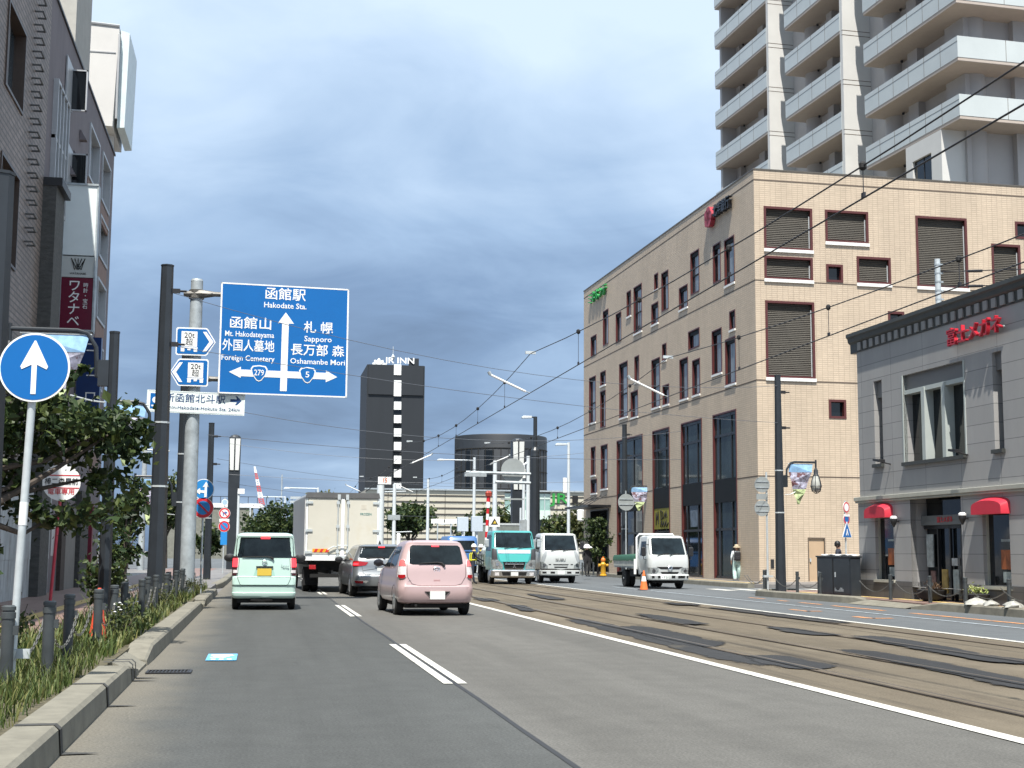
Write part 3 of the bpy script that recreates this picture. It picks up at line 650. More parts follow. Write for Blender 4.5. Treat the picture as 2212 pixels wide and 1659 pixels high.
dup_up(balcony(24.4, 34.0), range(-1, 9), 0); dup_up(balcony(13.3, 21.35), range(-1, 9), 0); dup_up(balcony(0, 10.25, True), range(0, 9), 0)
mb = MB(); mb.wall(1.9, 5.66, 18, 24.42, [(2.96, 4.95, 20.4, 23.43)], lambda u, v, w_: (w_, u, v), 0, .2); mb.quad((0, 1.9, 18), (2.0, 1.9, 18), (2.0, 1.9, 24.42), (0, 1.9, 24.42)); mb.quad((0, 5.66, 18), (2.0, 5.66, 18), (2.0, 5.66, 24.42), (0, 5.66, 24.42))
sw = mb.build('stair_wall', M_twfin, tw)
mb = MB(); mb.box(.15, 2.96, 20.4, .2, 4.95, 23.43); mb.build('stair_window', M_gdark, sw)
mb = MB(); mb.box(.12, 3.92, 20.4, .15, 4.0, 23.43); mb.box(.12, 2.96, 21.9, .15, 4.95, 21.98); mb.build('stair_mullions', M_blackp, sw)
mb = MB(); mb.box(6.6, 1.80, 18, 9.0, 1.87, 22.4); mb.box(6.4, 1.78, 22.4, 9.2, 1.88, 22.55); mb.build('service_door', M_tw, tw)
mb = MB(); mb.tube([(5.3, 1.6, 18), (5.3, 1.6, 56)], .09, 8); mb.build('downpipe', M_tw, tw)

# ------------------------------------------------------------------ grey stone shop
M_gst = tile_mat('grey_stone_cladding', (0.305, 0.302, 0.295), (0.335, 0.33, 0.322), (0.16, 0.16, 0.16), 1.9, 0.47, 0.010, 0.3, 0.0, var=0.14)
M_gdk = tile_mat('dark_stone_plinth', (0.085, 0.085, 0.086), (0.10, 0.10, 0.10), (0.06, 0.06, 0.06), 1.2, 0.5, 0.012, 0.2, var=0.2)
M_corn = mat('dark_cornice', (0.045, 0.048, 0.045), 0.5, var=0.2)
M_ledge = mat('pale_stone_ledge', (0.36, 0.36, 0.31), 0.7, var=0.12)
M_awn = mat('red_awning_fabric', (0.52, 0.022, 0.045), 0.55, var=0.08, scale=2)
gb = thing('shop_building', 'grey stone two storey shop with red awnings and dark dentil cornice', 'building', (17.83, 39.27, 0), 0.0244)
upW = [(-1.32, -.80, 4.03, 6.5), (-5.95, -2.63, 3.97, 6.45), (-7.78, -7.35, 4.0, 6.45), (-10.3, -9.8, 4.0, 6.45), (-14.2, -11.2, 3.97, 6.45)]
loW = [(-1.83, -.67, .67, 2.45), (-7.87, -6.63, .62, 2.45), (-12.2, -11.0, .62, 2.45)]
dh = (-5.6, -2.85, .15, 3.0)
mb = MB(); mb.wall(-18, .27, 3.05, 7.55, upW, fS, 0, .32); mb.wall(-18, .42, .64, 3.05, loW+[(dh[0], dh[1], .5, 3.0)], fS, 0, .17)
for s_, z0, z1 in ((.27, 3.05, 7.55), (.42, .15, 3.05), (-18, .15, 7.55)): mb.quad((0, s_, z0), (9, s_, z0), (9, s_, z1), (0, s_, z1), uv=[(0, z0), (9, z0), (9, z1), (0, z1)])
mb.quad((9, -18, .15), (9, .3, .15), (9, .3, 7.55), (9, -18, 7.55), uv=[(0, 0), (18, 0), (18, 7.4), (0, 7.4)])
mb.build('wall', M_gst, gb)
mb = MB(); mb.box(-.02, .44, .1, .3, -2.85, .64); mb.box(-.02, -5.6, .1, .3, -18, .64); mb.build('plinth', M_gdk, gb)
mb = MB(); mb.box(-.11, .5, 2.98, .1, -18, 3.1); mb.box(-.08, .46, 2.92, .1, -18, 2.98); mb.build('ledge', M_ledge, gb, bevel=.012)
mb = MB(); mb.prism([(.2, 7.52), (-.02, 7.52), (-.03, 7.80), (-.10, 7.86), (-.12, 7.98), (-.17, 8.02), (-.17, 8.12), (.2, 8.12)], .66, -18, 'xz'); cr_ = mb.build('cornice', M_corn, gb)
mb = MB(); mb.box(-.065, 0, 7.56, -.02, -.2, 7.80); d0 = mb.build('dentil', mat('pale_dentil', (0.25, 0.25, 0.245), 0.7), cr_); d0.location = (0, .1, 0)
for i in range(1, 40): c = d0.copy(); COL.objects.link(c); c.parent = cr_; c.location = (0, .1-.40*i, 0)
mb = MB(); mb.box(.2, .3, 7.9, 9, -18, 8.0); mb.build('roof', M_corn, gb)
M_gmull = mat('pale_window_mullion', (0.40, 0.44, 0.42), 0.5, var=0.06)
for (a, b, c, d) in upW:
    mb = MB(); fbox(mb, fS, a, b, 6.0, d, .10, .35, 1); n = 3 if b-a > 2 else 1
    for i in range(1, n): u = a+(b-a)*i/n; fbox(mb, fS, u-.09, u+.09, c, 6.0, .0, .3)
    fbox(mb, fS, a-.04, b+.04, c-.10, c, -.1, .3, 2)
    if n == 3: fbox(mb, fS, a, b, 5.9, 6.02, .03, .3); fbox(mb, fS, a-.06, a, c, d, -.02, .1); fbox(mb, fS, b, b+.06, c, d, -.02, .1)
    wn = mb.build('window', [M_gmull, M_gst, M_corn], gb); pane(fS, a, b, c, 6.0, .28, M_gdark, wn)
for k, (a, b, c, d) in enumerate(loW):
    mb = MB(); fbox(mb, fS, a-.06, b+.06, c-.08, c, -.06, .2); fbox(mb, fS, a, a+.04, c, d, .1, .16); fbox(mb, fS, b-.04, b, c, d, .1, .16)
    wn = mb.build('shop_window', M_ledge, gb); pane(fS, a, b, c, d, .155, M_gdark, wn)
    mb = MB(); fbox(mb, fS, a+.1, a+.62, c+.42, c+.9, .12, .15, 0); fbox(mb, fS, a+.12, a+.55, c+.1, c+.36, .12, .15, 1); fbox(mb, fS, a+.1, a+.6, c+1.1, c+1.16, .12, .15, 1)
    mb.build('shop_display', [mat('orange_poster', (0.28, 0.08, 0.02), .5, var=.4), mat('pale_poster', (0.24, 0.28, 0.28), .5, var=.4)], wn)
    # barrel awning
    mid = (a+b)/2+(.14 if k == 0 else 0.05); hw = (b-a)/2+.12; mb = MB(); n = 12
    prof = [(mid-hw, c+1.78), (mid-hw, c+1.95)]+[(mid-hw*math.cos(math.pi*i/n), c+1.95+.17*math.sin(math.pi*i/n)**.8) for i in range(1, n)]+[(mid+hw, c+1.95), (mid+hw, c+1.78)]
    
    m_ = len(prof); vs = [(0, p[0]*1.0, p[1]+(.10 if 0 < i < m_-1 else 0)) for i, p in enumerate(prof)]+[(-.24, mid+(p[0]-mid)*.94, p[1]) for p in prof]
    mb.add(vs, [(i, i+1, m_+i+1, m_+i) for i in range(m_-1)]+[tuple(m_+i for i in range(m_))]+[(0, m_, 2*m_-1, m_-1)])
    mb.build('awning', M_awn, gb, smooth=35)
# entrance
mb = MB(); a, b, c, d = dh
mb.quad((0, a, c), (.5, a, c), (.5, a, d), (0, a, d), uv=[(0, c), (.5, c), (.5, d), (0, d)]); mb.quad((0, b, c), (.5, b, c), (.5, b, d), (0, b, d), uv=[(0, c), (.5, c), (.5, d), (0, d)]); mb.quad((0, a, d), (.5, a, d), (.5, b, d), (0, b, d)); 
en = mb.build('entrance_recess', M_gst, gb); pane(fS, a, b, c, d, .5, M_gdark, en)
mb = MB(); fbox(mb, fS, a, b, 2.2, 2.46, .32, .4); hd = mb.build('sign_band', mat('grey_sign_band', (0.14, 0.15, 0.15), .5), en)
text('富士メガネ', .17, M_red, hd, loc=(.31, (a+b)/2+.05, 2.33), rot=RS, ext=.006, bold=.006)
mb = MB()
for u in (a+.75, a+1.35, a+2.0): fbox(mb, fS, u-.035, u+.035, c, 2.2, .40, .47)
fbox(mb, fS, a, b, 2.1, 2.2, .40, .47); dl = mb.build('glass_doors', M_frame_blk, en)
for i, (u0, v0, u1, v1, col) in enumerate(((a+2.2, 1.05, a+2.55, 1.95, (.36, .40, .40)), (a+1.45, .35, a+1.75, 1.0, (.33, .22, .05)), (a+.85, .35, a+1.15, 1.0, (.30, .34, .32)), (a+.9, 1.1, a+1.2, 1.3, (.4, .42, .42)), (a+.15, 1.0, a+.5, 1.75, (.22, .23, .22)), (a+2.1, .5, a+2.35, .95, (.16, .09, .08)))):
    mb = MB(); fbox(mb, fS, u0, u1, v0, v1, .36, .39)
    mb.build('poster', mat('poster_%s' % ['white', 'amber', 'mint', 'small', 'grey', 'brown'][i], col, .5, var=.45, scale=6), dl)
for (s_, z_) in ((-1.75, 4.04), (-6.05, 4.02)):
    sp = MB(); sp.tube([(0, s_, z_-.06), (-.30, s_, z_)], .02, 6); sp.prism([(s_-.18, z_-.02), (s_+.2, z_+.04), (s_+.2, z_+.1), (s_-.18, z_+.06)], -.46, -.26, 'yz'); sp.build('spot_lamp', M_blackp, gb)
for (s_, z_) in ((-2.16, 2.3), (-5.94, 2.3)):
    sp = MB(); sp.lathe([(.02, -.14), (.09, .0), (.10, .04), (.10, .10)], 10, (-.16, s_, z_)); sp.box(-.08, s_-.02, z_, 0, s_+.02, z_+.05); lw = sp.build('wall_lamp', M_blackp, gb)
    q = MB(); q.lathe([(.10, .10), (.10, .15), (.05, .18)], 10, (-.16, s_, z_)); q.build('lamp_cap', M_white, lw)
ls3 = thing('shop_letters', 'red katakana shop letters standing off the grey stone facade', 'sign', (17.83+.0244*6.8-.17, 39.27-6.82, 7.05), 0.0244)
text('富士メガネ', .5, mat('red_channel_letters', (0.40, 0.015, 0.03), .35, var=.05), ls3, loc=(0, 0, 0), rot=RS, ext=.05, bold=.010, width=2.6)
q = MB(); q.box(.05, -1.3, -.05, .10, 1.3, -.02); q.build('mounting_rail', M_galv, ls3)
# ------------------------------------------------------------------ foliage
def leaf_mat(name, c1, c2, c3):
    m = bpy.data.materials.new(name); m.use_nodes = True; nt = m.node_tree; N = nt.nodes; L = nt.links; b = N['Principled BSDF']
    b.inputs['Roughness'].default_value = 0.55; b.inputs['Specular IOR Level'].default_value = 0.35
    g_ = N.new('ShaderNodeNewGeometry'); r = N.new('ShaderNodeValToRGB'); e = r.color_ramp.elements
    e[0].position = 0; e[0].color = c1+(1,); e[1].position = 1; e[1].color = c3+(1,); q = e.new(.55); q.color = c2+(1,)
    L.new(g_.outputs['Random Per Island'], r.inputs[0]); L.new(r.outputs[0], b.inputs['Base Color'])
    tr = N.new('ShaderNodeBsdfTranslucent'); L.new(r.outputs[0], tr.inputs[0]); mx = N.new('ShaderNodeMixShader'); mx.inputs[0].default_value = .22
    L.new(b.outputs[0], mx.inputs[1]); L.new(tr.outputs[0], mx.inputs[2]); L.new(mx.outputs[0], N['Material Output'].inputs['Surface']); return m
LF_dark = leaf_mat('dark_green_leaves', (0.012, 0.026, 0.009), (0.028, 0.052, 0.015), (0.085, 0.11, 0.028))
LF_mid = leaf_mat('mid_green_leaves', (0.020, 0.040, 0.012), (0.045, 0.070, 0.020), (0.12, 0.13, 0.035))
LF_olive = leaf_mat('olive_green_leaves', (0.030, 0.042, 0.014), (0.060, 0.072, 0.022), (0.13, 0.125, 0.04))
M_bark = mat('tree_bark', (0.065, 0.052, 0.042), 0.9, var=0.35, scale=8, bump=0.6, bscale=18)
def leaves(blobs, n, size, rnd, aspect=0.65, outer=0.55):
    mb = MB(); tot = sum(b[3]*b[4]*b[5] for b in blobs)
    clumps = []
    for (x, y, z, a, b, c) in blobs:
        k = max(3, int(n*a*b*c/tot/26))
        for _ in range(k):
            d = Vector((rnd.gauss(0, 1), rnd.gauss(0, 1), rnd.gauss(0, 1))).normalized(); r_ = (outer+(1-outer)*rnd.random())*(0.75+.35*rnd.random())
            clumps.append((Vector((x+d.x*a*r_, y+d.y*b*r_, z+d.z*c*r_)), (a+b+c)/3*rnd.uniform(.14, .30)))
    per = max(1, n//len(clumps))
    for (c, s) in clumps:
        for _ in range(per):
            p = c+Vector((rnd.gauss(0, s), rnd.gauss(0, s), rnd.gauss(0, s*.7)))
            nrm = Vector((rnd.gauss(0, .7), rnd.gauss(0, .7), rnd.gauss(.55, .6))).normalized(); a = nrm.orthogonal().normalized()
            th = rnd.uniform(0, 6.28); b_ = nrm.cross(a); u = (a*math.cos(th)+b_*math.sin(th)); v = nrm.cross(u)
            L_ = size*rnd.choice((.45, .65, .8, .95, 1.1, 1.3, 1.5))*rnd.uniform(.85, 1.15); W_ = L_*aspect/2; dr_ = nrm*(-.18*L_)
            mb.add([p-u*L_/2, p+v*W_, p+u*L_/2+dr_, p-v*W_], [(0, 1, 2), (0, 2, 3)])
    return mb
def tree(name, label, base, h, blobs, n, size, lm, seed, trunk_r=.14, group=None, cat='tree', limbs=6, lean=(0, 0)):
    rnd = random.Random(seed); t = thing(name, label, cat, base, group=group)
    lo = min(b[2]-b[5]*.4 for b in blobs)
    mb = MB(); top = Vector((lean[0], lean[1], h*.62))
    if trunk_r:
        mb.tube([(0, 0, -.1), (lean[0]*.2, lean[1]*.2, h*.2), (lean[0]*.6, lean[1]*.6, h*.42), top], [trunk_r*1.25, trunk_r, trunk_r*.75, trunk_r*.35], 8)
        for i in range(limbs):
            b = blobs[i % len(blobs)]; s_ = Vector((0, 0, 0)).lerp(top, rnd.uniform(.45, .85)); e_ = Vector((b[0]+rnd.uniform(-.6, .6)*b[3], b[1]+rnd.uniform(-.6, .6)*b[4], b[2]+rnd.uniform(-.2, .5)*b[5]))
            mid = s_.lerp(e_, .5)+Vector((0, 0, -.08*h*rnd.random())); mb.tube([s_, mid, e_], [trunk_r*.5, trunk_r*.3, trunk_r*.1], 6)
        mb.build('trunk', M_bark, t, smooth=50)
    leaves(blobs, n, size, rnd).build('crown', lm, t)
    return t

# ------------------------------------------------------------------ buildings on the left
M_ltile = tile_mat('brown_grey_wall_tile', (0.27, 0.215, 0.185), (0.20, 0.16, 0.138), (0.11, 0.092, 0.082), 0.5, 0.14, 0.022, 0.6, 0.5, var=0.25)
M_purple = mat('mauve_grey_render', (0.165, 0.145, 0.155), 0.8, var=0.12, scale=1.2, bump=.15, stretch=(1, 1, .3))
M_ribst = mat('dark_ribbed_stone', (0.075, 0.075, 0.072), 0.85, var=0.3, scale=5, bump=.8, bscale=14, stretch=(1, 1, 2.5))
M_terr = mat('terracotta_panel', (0.22, 0.145, 0.12), 0.75, var=0.15)
M_alu = mat('aluminium_frame', (0.42, 0.43, 0.44), 0.4, 0.3, var=0.08)
lb = thing('department_building', 'brown tiled and mauve rendered office block with open louvre windows on the left', 'building', (-6, 38.1, 0))
fL = lambda u, v, w_: (-w_, u, v)
brW = [(-6.1, -3.75, 11.85, 13.9), (-6.1, -3.7, 8.0, 10.3), (-6.1, -3.7, 4.6, 6.6), (-13, -10.4, 11.85, 13.9), (-13, -10.4, 8, 10.3)]
puW = [(8.8, 11.6, 13.75, 15.6), (12.55, 15.2, 13.9, 15.7), (12.6, 15.25, 11.85, 13.4), (12.6, 15.25, 9.6, 11.1), (12.6, 15.25, 7.2, 8.8), (8.8, 11.6, 11.2, 13.0), (8.8, 11.6, 8.4, 10.2), (12.6, 15.25, 4.9, 6.4), (8.8, 11.6, 5.4, 7.2)]
mb = MB(); mb.wall(-22, 0, 0.1, 16.6, brW, fL, 0, .25)
mb.quad((0, -22, .1), (-12, -22, .1), (-12, -22, 16.6), (0, -22, 16.6), uv=[(0, 0), (12, 0), (12, 16.5), (0, 16.5)])
mb.build('wall', M_ltile, lb)
mb = MB(); mb.wall(0, 16.4, 0.1, 16.6, puW, fL, 0, .22); mb.quad((0, 16.4, .1), (-12, 16.4, .1), (-12, 16.4, 16.6), (0, 16.4, 16.6)); mb.quad((-12, 16.4, .1), (-12, -22, .1), (-12, -22, 16.6), (-12, 16.4, 16.6))
mb.build('rendered_wall', M_purple, lb)
mb = MB(); mb.quad((0, -22, 16.55), (0, 16.4, 16.55), (-12, 16.4, 16.55), (-12, -22, 16.55)); mb.build('roof', M_conc, lb)
mb = MB(); mb.box(-.12, -22.05, 16.6, .05, 16.45, 16.68); mb.build('parapet_cap', M_blackp, lb)
for (a, b, c, d) in brW:
    mb = MB(); lining(mb, fL, (a, b, c, d), .3, .04, .07); fbox(mb, fL, (a+b)/2-.05, (a+b)/2+.05, c, d, .15, .25)
    wn = mb.build('window', mat('bronze_window_frame', (0.07, 0.05, 0.04), .4), lb); pane(fL, a, b, c, d, .24, M_glass, wn)
for (a, b, c, d) in puW:
    mb = MB(); lining(mb, fL, (a, b, c, d), .2, .05, .09); fbox(mb, fL, a+(b-a)*.5-.04, a+(b-a)*.5+.04, c, d, .1, .2)
    wn = mb.build('window', M_alu, lb); pane(fL, a, b, c, d, .19, M_curtain, wn)
    q = MB(); fbox(q, fL, a, b, c-.75, c-.06, -.02, .05); q.build('terracotta_spandrel', M_terr, wn)
mb = MB(); lining(mb, fL, (.9, 3.3, 10.9, 14.4), .06, .14, .1)
for u in (1.5, 2.1, 2.7): fbox(mb, fL, u-.05, u+.05, 10.9, 14.4, -.14, .06)
fbox(mb, fL, .9, 3.3, 12.7, 12.8, -.10, .06); wn = mb.build('framed_window', M_alu, lb); pane(fL, .9, 3.3, 10.9, 14.4, -.02, M_glass, wn)
for (z0, z1, y0) in ((14.5, 15.7, 2.9), (12.3, 13.3, 3.6)):
    mb = MB(); q = [(0, y0, z0), (0, y0+1.2, z0), (0, y0+1.2, z1), (0, y0, z1)]
    mb.add([(.02, y0, z0-.05), (.02, y0+1.3, z0-.05), (.02, y0+1.3, z1+.1), (.02, y0, z1+.1), (.06, y0, z0-.05), (.06, y0+1.3, z0-.05), (.06, y0+1.3, z1+.1), (.06, y0, z1+.1)], [(0, 3, 2, 1), (4, 5, 6, 7), (0, 1, 5, 4), (1, 2, 6, 5), (2, 3, 7, 6), (3, 0, 4, 7)])
    fr = mb.build('louvre_frame', M_alu, lb)
    for k, col in ((0, M_gdark),):
        q = MB(); q.box(.06, y0+1.1, z0, .46, y0+1.14, z1); q.build('open_casement', [M_gdark], fr)
        q = MB(); q.box(.46, y0+1.08, z0-.04, .50, y0+1.16, z1+.04); q.box(.06, y0+1.08, z1, .5, y0+1.16, z1+.04); q.box(.06, y0+1.08, z0-.04, .5, y0+1.16, z0); q.build('casement_rim', M_alu, fr)
vn = MB(); vn.prism([(0, 0), (.22, 0), (.03, .34)], -.15, .15, 'xz'); v0 = vn.build('vent_hood', M_purple, lb, loc=(0, 4.9, 15.1))
for (y, z) in ((6.6, 14.3), (5.3, 13.25), (4.5, 12.6), (6.3, 11.7)): c = v0.copy(); COL.objects.link(c); c.parent = lb; c.location = (0, y, z)
mb = MB(); mb.box(-.1, -.05, .1, .35, 1.5, 11.1); mb.build('ribbed_pier', M_ribst, lb); q = MB(); q.box(-.1, -.08, 11.1, .5, 1.6, 11.32); q.build('pier_cap', M_blackp, lb)
mb = MB(); pts = [(0, -.24, 0), (.20, -.24, 0), (.20, .24, 0), (0, .24, 0)]; mb.tube(pts, .026, 6); r0_ = mb.build('ladder_rung', mat('dark_steel_rung', (.09, .09, .09), .5, .3), lb, loc=(0, -2.3, 9.0))
for i in range(1, 22): c = r0_.copy(); COL.objects.link(c); c.parent = lb; c.location = (0, -2.3-.004*i, 9.0+.35*i)
mb = MB(); mb.box(-6, 6, 16.5, at(162, 100, 44.1).x+6, 9.6, 26); mb.build('stair_tower', mat('beige_grey_render', (0.36, 0.35, 0.32), .8, var=.1), lb)

nb = thing('white_building', 'white block beyond the mauve office with a boxed rooftop hoarding', 'building', (-6, 55.0, 0))
M_wclad = mat('white_cladding', (0.56, 0.55, 0.53), .5, var=.05, scale=.8)
p1, p2, p3 = at(165, 70, 55.0), at(265, 82, 55.0), at(258, 292, 55.0); xe = at(247, 300, 55.0).x+6
xf = at(246, 300, 69.0).x+6
mb = MB(); mb.prism([(-14, 0), (xe, 0), (xf, 14), (-14, 14)], .1, p3.z+1.5, 'xy'); mb.build('wall', M_wclad, nb)
x1, zt, zb_ = p2.x+6, p2.z, p3.z
mb = MB(); mb.prism([(-2.2, zb_+3.0), (x1-1.7, zb_+2.3), (x1-.45, zb_), (x1-.12, zb_-.02), (x1, zt), (-2.2, zt+.12)], -1.2, 2.4, 'xz'); hb = mb.build('hoarding_box', M_wclad, nb)
mb = MB(); mb.prism([(x1+.02, zb_+.02), (x1+.30, zb_+.05), (x1+.36, zt-.12), (x1+.03, zt-.03)], -.9, 2.3, 'xz'); mb.build('hoarding_side', mat('pale_hoarding_sheet', (0.60, 0.68, 0.69), .45, var=.08), nb)
q = MB(); q.box(x1-.03, -1.24, zb_+.3, x1+.04, -1.1, zt-.3); q.tube([(-2.2, -1.2, zt+.15), (x1, -1.2, zt+.03)], .06, 6); q.box(x1-2.6, -1.225, zb_+2.9, x1-.1, -1.19, zb_+2.94); q.tube([(x1-1.7, -1.22, zb_+2.3), (x1-.5, -1.22, zb_)], .07, 6); q.build('hoarding_trim', M_alu, nb)

# vertical lightbox sign
vs = thing('vertical_sign', 'tall projecting shop sign with white lightbox over maroon katakana panel', 'sign', (-6, 42, 0))
zt, zm, zw, zb_ = at(165, 400, 42).z, at(160, 552, 42).z, at(160, 600, 42).z, at(160, 712, 42).z
x0, x1 = .02, .93
mb = MB(); mb.box(x0-.04, -.04, zb_-.05, x1+.04, .46, zb_); mb.box(x0-.04, -.04, zt, x1+.04, .46, zt+.06); mb.box(x0-.05, -.02, zb_, x0, .44, zt); mb.box(x1, -.02, zb_, x1+.05, .44, zt); mb.box(-.4, .1, zm, 0, .3, zm+.5); mb.box(-.4, .1, zb_+.5, 0, .3, zb_+.9); mb.build('sign_frame', M_galvd, vs)
mb = MB(); mb.box(x0, 0, zm+.02, x1, .42, zt); mb.build('lightbox', mat('white_acrylic', (0.70, 0.76, 0.76), .25, var=.03), vs)
mb = MB(); mb.box(x0, 0, zw+.02, x1, .42, zm-.02); lo = mb.build('logo_panel', mat('grey_acrylic', (0.50, 0.52, 0.50), .3, var=.03), vs)
mb = MB(); hcx = (x0+x1)/2; zc = (zw+zm)/2+.06
for dx in (-.16, -.08, 0, .08, .16): mb.tube([(hcx+dx*1.25, -.012, zc+.19), (hcx+dx*.45+(.05 if dx < 0 else -.05 if dx > 0 else 0), -.012, zc-.14)], .013, 4)
mb.tube([(hcx-.19, -.012, zc+.19), (hcx-.09, -.012, zc-.15), (hcx, -.012, zc+.05), (hcx+.09, -.012, zc-.15), (hcx+.19, -.012, zc+.19)], .014, 4)
mb.build('logo_mark', M_under, lo); text('WATANABE', .085, M_under, lo, loc=(hcx, -.006, zw+.13), ext=.003)
mb = MB(); mb.box(x0, 0, zb_, x1, .42, zw); ma = mb.build('maroon_panel', mat('maroon_acrylic', (0.13, 0.008, 0.028), .25, var=.05), vs)
for i, ch in enumerate('ワタナベ'): text(ch, .38, M_white, ma, loc=(x0+.38, -.006, zw-.25-.355*i), ext=.004, bold=.006)
for i, ch in enumerate('時計・宝石'): text(ch, .15, M_white, ma, loc=(x0+.70, -.006, zw-.22-.16*i), ext=.004)
vs2 = thing('vertical_sign', 'dark blue projecting shop sign half hidden behind the leafy street tree', 'sign', (-6, 46, 0))
mb = MB(); z1, z0 = at(180, 728, 46).z, at(180, 905, 46).z; mb.box(.05, 0, z0, .78, .35, z1); pb = mb.build('sign_panel', mat('navy_acrylic', (0.006, 0.03, 0.12), .3, var=.1), vs2)
for i, ch in enumerate('ニコロ'): text(ch, .42, M_white, pb, loc=(.5, -.006, z1-.35-.8*i), ext=.004, bold=.006)
q = MB(); q.box(-.3, .1, z1-.5, .05, .2, z1-.4); q.box(-.3, .1, z0+.4, .05, .2, z0+.5); q.build('bracket', M_blackp, vs2)

# shutter fence, door wall under the building
cf = thing('corrugated_fence', 'pale corrugated sheet hoarding along the pavement under the left building', 'fence', (-5.9, 33, .15))
mb = MB(); n = 90; zig = [(.03*(1 if i % 2 else -1), i*8.3/n) for i in range(n+1)]
for k, (z0, z1) in enumerate(((0, 1.0), (.97, 1.95), (1.92, 2.75))):
    o = k*.012; mb.add([(x+o, y, z0) for x, y in zig]+[(x+o, y, z1) for x, y in zig], [(i, i+1, n+2+i, n+1+i) for i in range(n)])
mb.build('corrugated_sheet', mat('weathered_white_sheet', (0.42, 0.44, 0.45), .5, var=.3, scale=4, dirt=((0.20, .17, .15), 2.5, .55, .75), stretch=(1, 1, .25)), cf)
mb = MB()
for y in (0, 2.8, 5.6, 8.3): mb.box(-.1, y-.03, 0, -.04, y+.03, 2.7)
mb.build('fence_post', M_galvd, cf)
mb = MB(); mb.box(.0, 5.7, .15, .12, 6.6, 3.4); mb.build('brick_pier', mat('dark_brown_brick', (0.06, .045, .038), .8, var=.3, scale=10), lb)
mb = MB(); mb.box(-.02, 6.65, .15, .08, 9.2, 2.7); mb.build('shutter', mat('grey_roller_shutter', (0.17, 0.165, 0.155), .6, var=.1), lb)
mb = MB(); mb.box(-.02, 9.4, .15, .2, 11.5, 3.3); mb.build('side_pier', M_ribst, lb); mb = MB(); mb.box(0, 13, .15, .15, 13.3, 3.0); mb.build('red_post_panel', mat('dark_red_panel', (.16, .01, .03), .5), lb)

